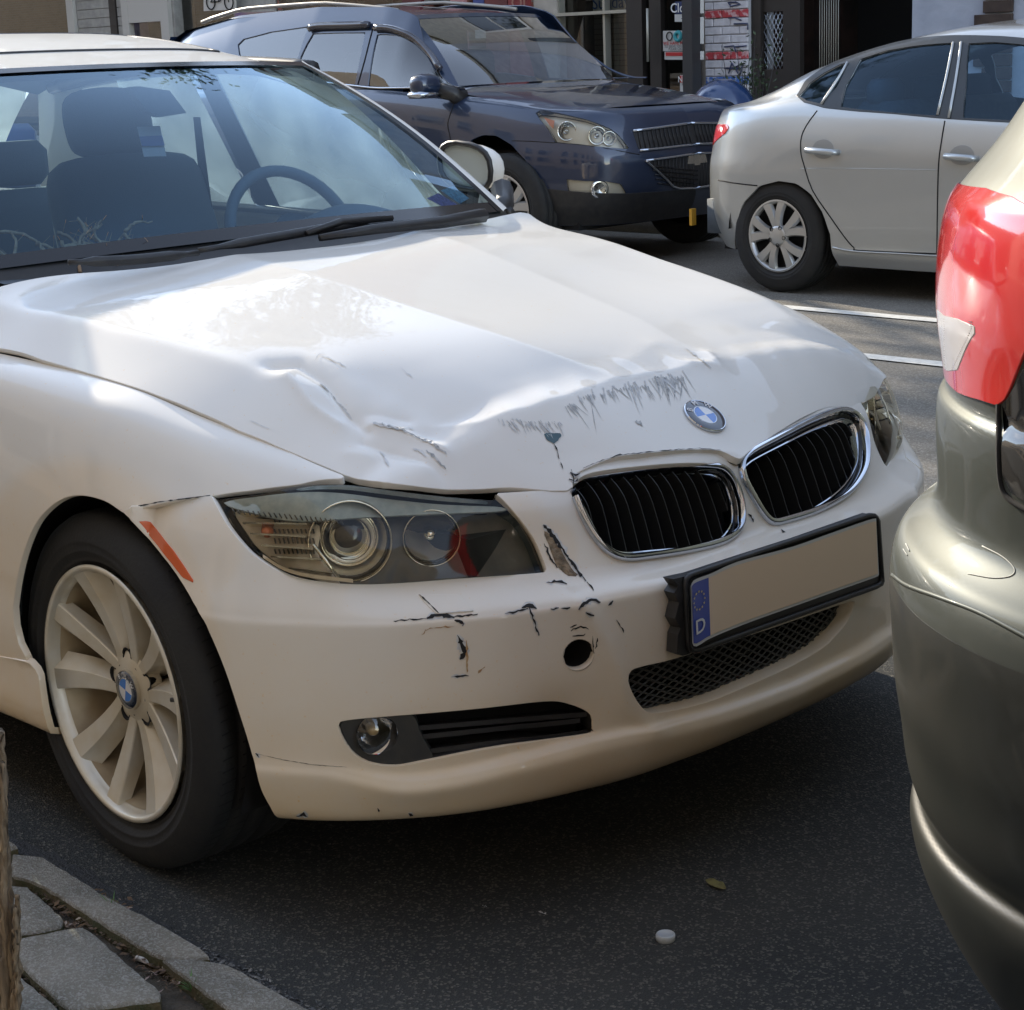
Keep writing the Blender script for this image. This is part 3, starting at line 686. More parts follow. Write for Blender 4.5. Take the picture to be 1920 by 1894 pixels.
# pixel-traced outlines on the near side, carried to real surface coordinates
arch=pv(crom([(22,1150),(30,1090),(45,1030),(70,975),(110,938),(150,928),(195,938),(230,960),(270,1000),(330,1075),(380,1160),(420,1250),(450,1340),(475,1420),(490,1480),(515,1527)],4))
i230=7*4
archF=arch[i230:];archR=arch[:i230+1]
lampB=pv(crom([(395,930),(425,985),(455,1022),(480,1045),(520,1070),(560,1085),(620,1094),(680,1097),(760,1094),(860,1086),(960,1079),(1020,1074),(1026,1068),(1020,1050),(1005,1015),(985,985),(965,960),(945,938),(930,925)],4))
topN=pv([(1000,921),(1063,917),(1080,884),(1150,850),(1250,838),(1345,834),(1387,852)])
topF=pv([(1400,834),(1450,805),(1500,770),(1550,748),(1600,745),(1640,742)])
kN=[(1070,922),(1078,903),(1110,885),(1200,873),(1290,867),(1345,872),(1372,892),(1388,930),(1393,965),(1387,998),(1360,1020),(1300,1036),(1230,1047),(1175,1052),(1140,1040),(1112,1012),(1088,970)]
kF=[(1386,866),(1402,846),(1450,820),(1520,785),(1570,768),(1600,775),(1618,800),(1625,850),(1618,890),(1590,930),(1540,960),(1480,980),(1450,985),(1430,970),(1405,930),(1388,895)]
kNq=pv(crom(kN,4,True));kFq=pv(crom(kF,4,True))
mouth=pv(crom([(1178,1278),(1183,1258),(1205,1249),(1260,1236),(1345,1209),(1430,1183),(1515,1154),(1596,1127),(1601,1136),(1590,1165),(1565,1195),(1540,1218),(1480,1252),(1400,1288),(1340,1313),(1280,1330),(1230,1338),(1208,1332),(1190,1308)],4,True))
fog=pv(crom([(633,1362),(641,1352),(700,1345),(800,1337),(900,1328),(1020,1315),(1065,1319),(1107,1338),(1112,1366),(1104,1376),(1000,1392),(900,1408),(800,1428),(740,1438),(690,1431),(660,1412),(643,1388)],4,True))
c_=pv([(1085,1228)])[0]
sens=circ(SL,c_,.0265)
A=[*archF]
aB=archF[-1][0]
near=list(archF[:-1])+[(aB,1.0),(aB+.01,0.05)]
farlow=[tuple(mir(q)) for q in near[::-1]]
lb=[tuple(q) for q in lampB]
farlamp=[tuple(mir(q)) for q in lb]      # from outer tip to inner top
br_=[tuple(q) for q in pv([(345,937),(290,946),(255,953)])]
outer=near+farlow+[tuple(mir(q)) for q in br_[::-1]]+farlamp+[tuple(q) for q in topF[::-1]]+[tuple(q) for q in topN[::-1]]+lb[::-1]+br_
BUMPER=panel('front_bumper',SL,outer,[kNq,kFq,mouth,fog,mir(fog),sens],WHITE,CAR,step=.009)
# wings
SW=orient(build_wing(),[0,-.89,.5]);wv=lambda L:SW.inv(L);SWm=MirS(SW)
seam=wv([(0,655),(80,677),(160,700),(230,721),(300,745),(375,775),(450,810),(550,851),(645,892)])
fl=wv([(640,897),(560,908),(470,919),(397,929),(330,938),(230,960)])
archW=wv(crom([(22,1150),(30,1090),(45,1030),(70,975),(110,938),(150,928),(195,938),(230,960)],4))
fen=[(-.65,float(seam[0][1]))]+[tuple(q) for q in seam]+[tuple(q) for q in fl]+[tuple(q) for q in archW[::-1]]+[tuple(q) for q in wv([(30,1200),(50,1238)])]+[(-.65,.75)]
panel('front_wing',SW,fen,[],WHITE,CAR,step=.012);panel('front_wing',SWm,fen,[],WHITE,CAR,step=.012)
ar=so(x=-.62);sl_=pv([(0,1232),(52,1243),(70,1262),(86,1355)])
sq=[(-ar-2.2,2.9),(-ar,2.9)]+[tuple(q) for q in sl_]+[(sl_[-1][0]-.01,.2),(-ar-2.2,.2)]
panel('side_sill',SL,np.array(sq),[],WHITE,CAR,step=.02);panel('side_sill',SL,np.array(sq)*[-1,1],[],WHITE,CAR,step=.02)
# bonnet
def pdist(x,y,L):
    L=np.asarray(L,float);d=np.full(x.shape,9.)
    for (a,b_) in zip(L[:-1],L[1:]):
        v=b_-a;t=np.clip(((x-a[0])*v[0]+(y-a[1])*v[1])/(v@v),0,1);d=np.minimum(d,np.hypot(x-a[0]-t*v[0],y-a[1]-t*v[1]))
    return d
DENT=[([(.165,-.60),(.19,-.565),(.26,-.566),(.335,-.584),(.385,-.583)],-.0135,.017,.0015),([(.19,-.54),(.24,-.525),(.30,-.54)],.003,.03,.01),([(.21,-.607),(.29,-.622),(.35,-.612)],.007,.010,.001),([(.38,-.575),(.43,-.547),(.50,-.524)],.0085,.011,.001),
 ([(.40,-.605),(.45,-.580),(.52,-.553)],-.007,.012,.0015),([(.40,-.64),(.43,-.62)],.003,.012,.003),([(.30,-.50),(.40,-.48),(.47,-.46)],-.004,.04,.02),([(.36,-.56),(.41,-.52)],-.004,.012,.003),
 ([(.443,-.50),(.487,-.43),(.508,-.33),(.508,-.25),(.49,-.1),(.494,.0),(.496,.066),(.501,.15)],.0025,.014,.003),([(.42,-.30),(.43,-.1),(.42,.06)],-.002,.04,.02),([(.49,.10),(.515,.15),(.47,.17)],.005,.013,.003),([(.44,-.02),(.40,.10)],.003,.03,.012),
 ([(.40,.42),(.46,.55),(.50,.70)],-.006,.05,.02),([(.52,.40),(.55,.60)],.004,.04,.02),([(.58,-.40),(.60,-.30)],-.003,.03,.01),([(.05,-.52),(.12,-.50)],-.0012,.03,.01)]
def dents(x,y):
    o=np.zeros_like(x)
    for L,a,w,e in DENT:
        d=pdist(x,y,L);o+=a*np.exp(-(np.sqrt(d*d+e*e)-e)/w)
    o+=.0012*np.sin(x*95+y*40)*np.exp(-((x-.42)/.10)**2-((y+.56)/.07)**2)+.0008*np.sin(y*70+x*31)*np.exp(-((x-.5)/.05)**2)
    return o
def hoodH(x,y): return _ht(np.stack([x,y],-1))+kink(x,y)+dents(x,y)
hx=np.arange(-.62,.72,.004);hy=np.arange(-.86,.861,.004)
HX,HY=np.meshgrid(hx,hy,indexing='ij');HZ=hoodH(HX,HY)+.004
SH=orient(Surf(hx,hy,np.stack([HX,HY,HZ],-1)),[0,0,.9])
hv=lambda L:SH.inv(L)
hseam=hv([(0,653),(80,675),(160,698),(230,719),(300,743),(375,773),(450,808),(550,849),(645,890)])
hfront=hv(crom([(645,893),(700,902),(760,909),(830,917),(900,917),(960,914),(1063,920),(1075,892),(1100,878),(1150,858),(1200,851),(1250,846),(1300,843),(1350,845),(1385,860),(1402,848),(1440,822),(1500,785),(1555,763),(1596,766),(1640,742)],3))
hr=hv([(0,540),(320,500),(600,475),(820,435),(968,397)])
far=[(.50,.700),(.49,.72),(.46,.738),(.42,.745)]+[(x,-y) for x,y in hseam[::-1][1:]]
hrear=[(x,-abs(y)) for x,y in hr[:1]]
ho=[(-.565,-.80)]+[tuple(q) for q in hseam]+[tuple(q) for q in hfront[1:]]+far[1:]+[(-.565,.80),(-.56,.70),(-.52,.55),(-.46,.35),(-.42,.15),(-.41,0),(-.42,-.15),(-.46,-.35),(-.52,-.55),(-.56,-.70)]
np.set_printoptions(suppress=True,precision=3)
print('hr',hr);print('hfront',hfront[::3]);print('seam',hseam)
panel('bonnet',SH,ho,[],WHITE,CAR,step=.0055,sb=1.,lift=.001)

panel('bonnet_liner',SH,(np.array(ho)-[.1,0])*.975+[.1,0],[],DARK,CAR,step=.03,sb=1.,lift=-.022,flange=.03)
def poly_k(poly,a):
    """k-range of a closed outline at arc position a"""
    poly=np.asarray(poly);o=[]
    for p_,q_ in zip(poly,np.roll(poly,-1,0)):
        if (p_[0]-a)*(q_[0]-a)<0:
            t=(a-p_[0])/(q_[0]-p_[0]);o.append(p_[1]+(q_[1]-p_[1])*t)
    return (min(o),max(o)) if len(o)>=2 else None
def ring_sweep(loop,prof,mask=None):
    """sweep (inward,out) profile round a closed (a,b) outline on SL"""
    l=resamp(np.asarray(loop)*[1,.05],.005,True)/[1,.05];b=SL.p(l);n=SL.nn(l);t=np.roll(b,-1,0)-np.roll(b,1,0);t/=np.linalg.norm(t,axis=1)[:,None]
    w=np.cross(t,n);c=b.mean(0)
    if np.mean(((c-b)*w).sum(1))<0:w=-w
    V=[];m=len(prof)
    for i in range(len(b)):
        dz=0 if mask is None else mask(b[i],l[i])
        for (u_,h_) in prof: V.append(b[i]+w[i]*(u_*(1+dz*36))+n[i]*(h_+dz))
    N=len(b);F=[(i*m+j,i*m+j+1,((i+1)%N)*m+j+1,((i+1)%N)*m+j) for i in range(N) for j in range(m-1)]
    return V,F
def fixn(V,F,cen,outward=True):
    return F
def offpanel(name,poly,off,mat,parent,step=.01,holes=[],flange=.004,**k): return panel(name,SL,poly,holes,mat,parent,step=step,lift=off,flange=flange,**k)
SLAT=pm('grille_slat',(.02,.021,.022),.35)
SLATE=pm('slat_edge',(.02,.023,.025),.4)
for kq,nearside in ((kNq,True),(kFq,False)):
    KG=bpy.data.objects.new('kidney_grille',None);COL.objects.link(KG);KG.parent=CAR
    kmax=kq[:,1].max()
    def msk(p_,q_,ns=nearside):
        if ns==1:
            hi=poly_k(kq,q_[0]);
            if hi is None:return 0
            f=(q_[1]-hi[0])/(hi[1]-hi[0]+1e-6);e=min(1,max(0,(f-.72)/.15))*min(1,max(0,(-.055-p_[1])/.04))
            return -.022*e
        return 0
    V,F=ring_sweep(kq,[(-.001,-.012),(-.001,.006),(.002,.010),(.006,.0115),(.0095,.009),(.0105,.003),(.0105,-.004)],msk)
    M('chrome_frame',V,F,CHROME,KG,sharp=50)
    V,F=ring_sweep(kq,[(.010,-.002),(.014,-.010),(.017,-.022),(.018,-.08)],msk);M('frame_inner',V,F,BLACKG,KG)
    V,F=ring_sweep(kq,[(.015,-.010),(.0165,-.0075),(.0185,-.0075),(.020,-.011),(.020,-.03)],msk);M('chrome_inner_line',V,F,CHROME,KG,sharp=50)
    b=B();cen=kq.mean(0)
    sh=(kq-cen)*.97+cen
    offpanel('grille_back',sh,-.075,DARK,KG,step=.03)
    a0,a1=kq[:,0].min(),kq[:,0].max();ns=13
    for i in range(1,ns):
        a=a0+(a1-a0)*(i+.0)/ns;kr=poly_k(kq,a)
        if kr is None:continue
        k0,k1=kr[0]+.12,kr[1]-.12
        kk=np.linspace(k0,k1,9);t_=np.linspace(-1,1,9)
        aa=a+.006*(1-t_**2)-.006*t_
        q=np.stack([aa,kk],-1);p_=SL.p(q);n=SL.nn(q)
        f0=p_-n*.017;f1=p_-n*.055;w=np.array([0,.0008,0])
        bb=B();bb.add(np.vstack([f0-w,f0+w,f1-w,f1+w]),[(j,j+1,9+j+1,9+j) for j in range(8)]+[(j,j+1,18+j+1,18+j) for j in range(8)]+[(9+j,9+j+1,27+j+1,27+j) for j in range(8)])
        me=bb.done('slat',[SLAT,SLATE],KG,smooth=False)
        for f_ in list(me.data.polygons)[:8]: f_.material_index=1
# lower grille
LG=bpy.data.objects.new('lower_grille',None);COL.objects.link(LG);LG.parent=CAR
V,F=ring_sweep(mouth,[(0,-.001),(.002,-.008),(.003,-.03),(.004,-.05)]);M('grille_surround',V,F,WHITE,LG)
V,F=ring_sweep(mouth,[(.003,-.030),(.007,-.032),(.009,-.05)]);M('grille_lip',V,F,BLACK,LG)
mc=mouth.mean(0);offpanel('grille_back',(mouth-mc)*.985+mc,-.10,DARK,LG,step=.04)
bb=B();a0,a1=mouth[:,0].min(),mouth[:,0].max();k0,k1=mouth[:,1].min(),mouth[:,1].max()
inner=(mouth-mc)*[.995,.98]+mc
def clipline(p0,p1,poly,n=60):
    t=np.linspace(0,1,n)[:,None];q=np.array(p0)*(1-t)+np.array(p1)*t;ins=inpoly(q,poly);segs=[];cur=[]
    for i in range(n):
        if ins[i]:cur.append(q[i])
        else:
            if len(cur)>2:segs.append(np.array(cur))
            cur=[]
    if len(cur)>2:segs.append(np.array(cur))
    return segs
for sgn in (1,-1):
    for c in np.arange(-1.6,1.6,.026):
        for sg in clipline((c-.21*sgn*.5,k0),(c+.21*sgn*.5,k1),inner,70):
            p_=SL.p(sg)-SL.nn(sg)*.028;bb.tube(p_[::3] if len(p_)>6 else p_,.0021,4)
bb.done('mesh_grille',pm('mesh_plastic',(.06,.062,.062),.4),LG)
bb=B()
for c in np.linspace(k0,k1,5)[1:-1]:
    for sg in clipline((a0,c),(a1,c),inner,90):
        p_=SL.p(sg)-SL.nn(sg)*.045;bb.tube(p_[::3],.003,4)
bb.done('grille_bar',BLACK,LG)
# number plate and holder
def pl(pix,x): return [P(u,v,x=x) for u,v in pix]
PH=bpy.data.objects.new('plate_holder',None);COL.objects.link(PH);PH.parent=CAR
hp=[(1262,1086),(1300,1078),(1400,1045),(1500,1013),(1636,965),(1646,967),(1651,976),(1659,1090),(1656,1098),(1645,1104),(1520,1150),(1400,1192),(1280,1230),(1269,1226),(1271,1190),(1276,1178),(1266,1160),(1273,1130),(1264,1112),(1272,1100)]
b=B();b.prism(pl(hp,.806),(-.022,0,0));b.done('holder_panel',BLACK,PH,smooth=False)
rim_o=[(1284,1087),(1290,1080),(1400,1043),(1634,965),(1644,968),(1654,1090),(1650,1097),(1300,1222),(1291,1218)]
b=B();rp=np.array(pl(resamp(rim_o,8,True),.808));rp=(np.roll(rp,1,0)+rp*2+np.roll(rp,-1,0))/4;b.tube(rp,.0052,6,closed=True);b.done('holder_rim',BLACK,PH)
top=crom([(1295,1099),(1300,1089),(1312,1083),(1334,1075),(1384,1053),(1483,1026),(1560,999),(1636,973),(1643,977)],6)
bot=crom([(1298,1206),(1303,1213),(1314,1208),(1334,1196),(1400,1169),(1500,1133),(1575,1106),(1643,1082),(1648,1077)],6)
top=resamp(top,6);bot_=resamp(bot,6);m_=len(top);bot_=np.stack([np.interp(np.linspace(0,1,m_),np.linspace(0,1,len(bot_)),bot_[:,i]) for i in (0,1)],-1)
def bend(y): t=max(0.,(-.155-y));return .8145+.10*t*t/.1
def plate_strip(t0,t1,lift):
    V=[];n=m_
    for t in (t0,t1):
        for a,c in zip(top,bot_):
            u,v=a*(1-t)+c*t;x=.8145
            for _ in range(4): x=bend(P(u,v,x=x+lift)[1])
            V.append(P(u,v,x=x+lift))
    return V,[(i,i+1,n+i+1,n+i) for i in range(n-1)]
LP=bpy.data.objects.new('licence_plate',None);COL.objects.link(LP);LP.parent=CAR
V1=[];F1=[];b=B();b.add(*plate_strip(0,1,0));b.done('plate_rim',pm('plate_edge',(.62,.62,.60),.35),LP)
BEIGE=pm('plate_face',(.82,.64,.46),.6);BLUE=pm('plate_blue',(.012,.05,.36),.35)
def plate_part(i0,i1,t0,t1,lift,mat,nm):
    V,F=plate_strip(t0,t1,lift);n=m_;V=np.array(V);sel=V.reshape(2,n,3)[:,i0:i1];k=i1-i0
    M(nm,sel.reshape(-1,3),[(i,i+1,k+i+1,k+i) for i in range(k-1)],mat,LP)
ib=next(i for i in range(m_) if top[i][0]>1328)
plate_part(1,ib+1,.05,.955,.0012,BLUE,'blue_band');plate_part(ib,m_-1,.05,.955,.0012,BEIGE,'plate_face')
def on_plate(fu,ft,lift=.002):
    i=fu*(m_-1);i0=int(min(m_-2,i));f=i-i0;a=top[i0]*(1-f)+top[i0+1]*f;c=bot_[i0]*(1-f)+bot_[i0+1]*f;u,v=a*(1-ft)+c*ft;x=.8145
    for _ in range(4): x=bend(P(u,v,x=x+lift)[1])
    return P(u,v,x=x+lift)
fb=ib/(m_-1)
def text_geo(txt,size=1.,bold=False):
    cu=bpy.data.curves.new('t','FONT');cu.body=txt;cu.size=size;cu.align_x='CENTER';cu.align_y='CENTER';cu.resolution_u=3
    if bold:cu.offset=.012*size
    ob=bpy.data.objects.new('t',cu);COL.objects.link(ob);dg=bpy.context.evaluated_depsgraph_get();me=bpy.data.meshes.new_from_object(ob.evaluated_get(dg))
    V=np.array([v.co[:] for v in me.vertices]).reshape(-1,3);F=[tuple(p.vertices) for p in me.polygons]
    bpy.data.objects.remove(ob);bpy.data.curves.remove(cu);bpy.data.meshes.remove(me);return V,F
STAR=pm('star_gold',(.62,.52,.18),.4);LET=pm('letter_white',(.75,.75,.75),.4)
sb_=B()
def op(a_,b_,l_=.0028): return on_plate(a_,b_,l_)
for k in range(12):
    t=2*math.pi*k/12;cu_,cv_=fb*(.52+.27*math.cos(t)),.34+.135*math.sin(t)
    sb_.add([op(cu_+fb*.055*(1 if j%2==0 else .42)*math.cos(-.5*math.pi+j*math.pi/5),cv_+.024*(1 if j%2==0 else .42)*math.sin(-.5*math.pi+j*math.pi/5)) for j in range(10)],[tuple(range(10))])
sb_.done('star_ring',STAR,LP,smooth=False)
V,F=text_geo('D',1.,True);h_=V[:,1].max()-V[:,1].min();V=np.array([op(fb*(.53+v[0]/h_*.50),.735-v[1]/h_*.215,.003) for v in V]);M('letter',V,F,LET,LP,smooth=False)
# roundel
def roundel(c,n,up,r,parent,nm='badge'):
    n=np.array(n)/np.linalg.norm(n);up=np.array(up,float);up-=n*np.dot(up,n);up/=np.linalg.norm(up);rt=np.cross(up,n);c=np.array(c)
    KG=bpy.data.objects.new(nm,None);COL.objects.link(KG);KG.parent=parent
    b=B();b.lathe([(r,-.003),(r,.002),(r*.97,.0034),(r*.94,.003)],c,n,40);b.done('badge_rim',CHROME,KG,sharp=40)
    b=B();b.lathe([(r*.945,.0028),(r*.90,.0031),(r*.60,.0038),(r*.56,.0036)],c,n,40);b.done('badge_ring',pm('badge_navy',(.006,.014,.035),.12,coat=1),KG)
    b=B();b.lathe([(r*.57,.0036),(r*.56,.0042),(r*.53,.0042),(r*.52,.0038)],c,n,40);b.done('badge_inner_rim',CHROME,KG)
    for q in range(4):
        m=9;V=[c+n*.0038]+[c+n*.0037+r*.535*(math.cos(t)*rt+math.sin(t)*up) for t in np.linspace(q*math.pi/2,(q+1)*math.pi/2,m)]
        M('badge_quarter',V,[(0,i+1,i+2) for i in range(m-1)],BQ if q%2 else WQ,KG,smooth=False)
    for ch,a in (('B',142),('M',90),('W',38)):
        V,F=text_geo(ch,r*.40,True);t=R(a);ur=math.cos(t)*rt+math.sin(t)*up;ut=math.sin(t)*rt-math.cos(t)*up
        V=np.array([c+n*.0044+ur*(r*.745+v[1])+ut*v[0] for v in V]);M('badge_letter',V,F,LET,KG,smooth=False)
BQ=pm('badge_blue',(.02,.17,.60),.15,coat=1);WQ=pm('badge_white',(.72,.72,.72),.15,coat=1)
bq=SH.inv([(1320,783)])[0];bn=SH.nn([bq])[0];bc=SH.p([bq])[0]+bn*.003
roundel(bc,bn,(-.5,0,1),.0405,CAR)
# fog lamps
for s_ in (1,-1):
    f=(lambda q,s_=s_:np.asarray(q)*[s_,1])
    FG=bpy.data.objects.new('fog_lamp',None);COL.objects.link(FG);FG.parent=CAR
    V,F=ring_sweep(f(fog),[(0,-.002),(.003,-.012),(.004,-.05)]);M('opening_edge',V,F,BLACK,FG)
    fc=fog.mean(0);offpanel('fog_back',f((fog-fc)*.985+fc),-.055,DARK,FG,step=.04)
    bz=pv(crom([(637,1362),(645,1354),(700,1347),(768,1341),(790,1385),(812,1434),(740,1435),(692,1429),(662,1410),(646,1387)],3,True))
    fcq=pv([(707,1381)])[0];hole=circ(SL,fcq,.034)
    offpanel('fog_bezel',f(bz),-.006,pm('bezel_grey',(.035,.036,.036),.5,c2=(.05,.048,.044),scale=40),FG,holes=[f(hole)],step=.008,flange=.02)
    fp=SL.p([f(fcq)])[0];fn=SL.nn([f(fcq)])[0];ax=np.array([.93,-.36*s_,0]);ax/=np.linalg.norm(ax);c=fp-fn*.008
    b=B();b.lathe([(.034,.0),(.030,-.012),(.02,-.03),(.006,-.036),(.0,-.036)],c,ax,28);b.done('fog_reflector',CHROME,FG)
    b=B();b.lathe([(0,-.012),(.006,-.013),(.009,-.018),(.009,-.034)],c,ax,16);b.done('fog_bulb',pm('bulb_amber',(.5,.36,.16),.2),FG)
    b=B();b.lathe([(0,.010),(.012,.009),(.024,.005),(.034,-.001)],c,ax,28);b.done('fog_lens',glassm('lamp_glass',(.92,.9,.86),boost=1.6),FG)
    lv=[]
    for (u0,v0,u1,v1) in ((775,1368,1104,1341),(783,1385,1092,1352),(800,1412,1106,1372)):
        q=f(pv([(u0+(u1-u0)*t,v0+(v1-v0)*t) for t in np.linspace(0,1,12)]));p_=SL.p(q);n=SL.nn(q)
        A_=p_-n*.012;C_=p_-n*.05-np.array([0,0,.012]);b=B();b.ribbon(A_,C_);b.ribbon(A_-[0,0,.008],A_);b.done('louvre',BLACK,FG,smooth=False)
# sensor hole tube
b=B();sp_=SL.p([c_])[0];sn=SL.nn([c_])[0];b.lathe([(.0265,.001),(.0255,-.02),(.024,-.06),(0,-.062)],sp_,sn,26);b.done('sensor_socket',DARK,CAR)
LENS=glassm('headlamp_glass',(.97,.95,.88),boost=.6,rough=.05);HDARK=pm('lamp_bezel',(.045,.038,.024),.5,c2=(.075,.062,.04),scale=30);HBEI=pm('lamp_reflector_tan',(.62,.52,.38),.35)
HTOP=pm('lamp_top_strip',(.25,.29,.27),.3,c2=(.33,.36,.33),scale=60);AMB=pm('amber_bulb',(.6,.16,.05),.25)
REFS=pm('lamp_silver_satin',(.85,.80,.68),.38,.75)
REF=pm('lamp_silver',(.80,.75,.62),.13,1.)
ltop=pv(crom([(930,940),(830,937),(760,930),(700,922),(640,914),(560,913),(480,922),(402,933)],3))
lens=[tuple(q) for q in lampB]+[tuple(q) for q in ltop]
lamp_poly=np.array(lens);lcen=lamp_poly.mean(0)
big=pv([(664,1007)])[0];sml=pv([(816,1000)])[0]
class Bulge:
    def __init__(s,S,c,wa,wb,h): s.S,s.c,s.wa,s.wb,s.h=S,np.array(c),wa,wb,h
    def _h(s,q): return s.h*np.clip(1-((q[:,0]-s.c[0])/s.wa)**2,-.6,1)*np.clip(1-((q[:,1]-s.c[1])/s.wb)**2,-.3,1)
    def p(s,q): q=np.atleast_2d(q);return s.S.p(q)+s.S.nn(q)*s._h(q)[:,None]
    def nn(s,q):
        q=np.atleast_2d(q);e=.004;f=.06;da=s.p(q+[e,0])-s.p(q-[e,0]);db=s.p(q+[0,f])-s.p(q-[0,f]);n=np.cross(da,db);n/=np.linalg.norm(n,axis=1)[:,None]+1e-12
        m=s.S.nn(q);sg=np.sign((n*m).sum(1));return n*sg[:,None]
ticks=[(430+i*10,951+i*1.0,i) for i in range(22)]
for s_ in (1,-1):
    f=(lambda q,s_=s_:np.asarray(q)*[s_,1]);my=np.array([1,s_,1])
    BG=Bulge(SL,f(lcen),.20,2.4,.017);HL=bpy.data.objects.new('headlight',None);COL.objects.link(HL);HL.parent=CAR
    panel('lens',BG,f(lamp_poly),[],LENS,HL,step=.01,flange=.012,lift=-.001)
    hb=circ(SL,big,.066,32);hs=circ(SL,sml,.046,28)
    hous=(lamp_poly-lcen)*[.99,.99]+lcen
    # drop rings that would cross the outline top
    offpanel('lamp_housing',f(hous),-.045,HDARK,HL,step=.012,holes=[f(hb),f(hs)],flange=.05)
    offpanel('lamp_back',f(hous),-.13,DARK,HL,step=.04)
    rf=pv(crom([(412,944),(470,960),(575,968),(597,985),(590,1040),(640,1090),(560,1079),(505,1055),(462,1020),(435,985)],3,True))
    offpanel('side_reflector',f(rf),-.036,HBEI,HL,step=.012)
    stp=pv(crom([(412,938),(480,926),(560,917),(640,919),(740,932),(830,941),(930,945),(952,952),(860,957),(700,964),(560,974),(470,958)],3,True))
    offpanel('top_strip',f(stp),-.010,HTOP,HL,step=.012)
    for (u,v,i) in ticks:
        q=f(pv([(u,v),(u+5,v+9)]));p_=SL.p(q)-SL.nn(q)*.008;b=B();b.tube(p_,.0012,4);b.done('strip_rib',HDARK,HL)
    for (u0,v0,u1,v1) in ((435,953,571,959),(447,975,573,977),(462,996,571,1002),(483,1019,585,1026),(502,1041,600,1046),(536,1064,624,1072)):
        q=f(pv([(u0,v0),((u0+u1)/2,(v0+v1)/2),(u1,v1)]));p_=SL.p(q);n=SL.nn(q);A_=p_-n*.012;b=B();z3=np.array([0,0,.003])
        b.ribbon(A_,A_-z3);b.ribbon(A_,A_-n*.03+[0,0,.002]);b.ribbon(A_-z3,A_-n*.03-[0,0,.002]);b.done('reflector_fin',REF,HL,smooth=False)
    rb_=B()
    for i in range(10):
        u_=500+i*9
        for (va,vb) in ((962,972),(984,993),(1003,1014),(1026,1036)):
            q_=f(pv([(u_,va),(u_+3,vb)]));rb_.tube(SL.p(q_)-SL.nn(q_)*.030,.0016,4)
    rb_.done('reflector_rib',HDARK,HL)
    q=f(pv([(585,1019),(612,1052),(638,1086)]));p_=SL.p(q)-SL.nn(q)*.014;b=B();b.tube(p_,.003,6);b.done('chrome_strip',REF,HL)
    q=f(pv(crom([(490,1046),(530,1070),(580,1083),(663,1092)],4)));p_=SL.p(q)-SL.nn(q)*.006;b=B();b.ribbon(p_,p_+[0,0,.006]);b.done('lower_strip',HBEI,HL)
    bp_=SL.p(f(pv([(487,990)])))[0]-SL.nn(f(pv([(487,990)])))[0]*.03
    b=B();b.lathe([(0,.012),(.007,.010),(.010,.0),(.010,-.02)],bp_,(.8,-.6*s_,0),12);b.done('indicator_bulb',AMB,HL)
    for nm,c2,r,deep in (('main',big,.066,.07),('inner',sml,.046,.055)):
        qq=f(c2);p_=SL.p([qq])[0];n=SL.nn([qq])[0];ax=np.array([.80,-.58*s_,.05]);ax/=np.linalg.norm(ax);c=p_-n*.035
        RG=B();RG.lathe([(r*1.0,-.012),(r*1.0,.005),(r*.98,.008),(r*.96,.006),(r*.95,.0),(r*.93,-.02)],c,ax,44);RG.done('lamp_ring',REF,HL)
        RG=B();RG.lathe([(r*.93,-.014),(r*.89,-.010),(r*.885,-.02)],c,ax,44);RG.done('lamp_inner_ring',HDARK,HL)
        b=B();b.lathe([(r*.90,-.015),(r*.82,-.03),(r*.62,-.05),(r*.35,-.064),(r*.2,-.068)],c,ax,36);b.done('lamp_reflector',REFS,HL)
        if nm=='main':
            b=B();b.lathe([(0,.002),(r*.25,.0),(r*.45,-.007),(r*.60,-.019),(r*.64,-.03),(r*.66,-.05)],c,ax,36);b.done('projector_lens',pm('projector_glass',(.9,.9,.85),.02,trans=1.,ior=1.45),HL)
            b=B();b.lathe([(r*.70,-.034),(r*.70,-.030),(r*.67,-.029),(r*.66,-.05)],c,ax,36);b.done('projector_collar',REF,HL)
            b=B();b.lathe([(0,-.055),(r*.6,-.054)],c,ax,24);b.done('projector_shutter',pm('shutter_grey',(.12,.10,.08),.4),HL)
        else:
            b=B();b.lathe([(0,-.015),(.006,-.016),(.009,-.022),(.009,-.05)],c,ax,16);b.done('bulb_cap',REF,HL)
    # marker
    mk=wv(crom([(259,977),(277,975),(320,1025),(364,1091),(345,1083),(303,1040)],1,True)) if False else pv([(261,978),(277,976),(300,1002),(325,1033),(345,1062),(364,1092),(343,1082),(322,1055),(298,1024),(278,1000)])
    offpanel('side_marker',f(mk),.0015,pm('marker_orange',(.62,.10,.02),.25,coat=.6),CAR,step=.006,flange=.005)
    for ww in (pv([(786,1116),(858,1116),(889,1146),(820,1151)]),):
        offpanel('washer_flap',f(ww),.002,WHITE,CAR,step=.006,flange=.006)
ALLOY=pm('alloy_silver',(.68,.65,.57),.38,.35,c2=(.60,.53,.40),scale=14,coat=.3)
ALD=pm('alloy_dusty',(.50,.40,.26),.5,.2,c2=(.34,.26,.16),scale=10)
DISC=pm('brake_disc',(.20,.18,.16),.4,.9)
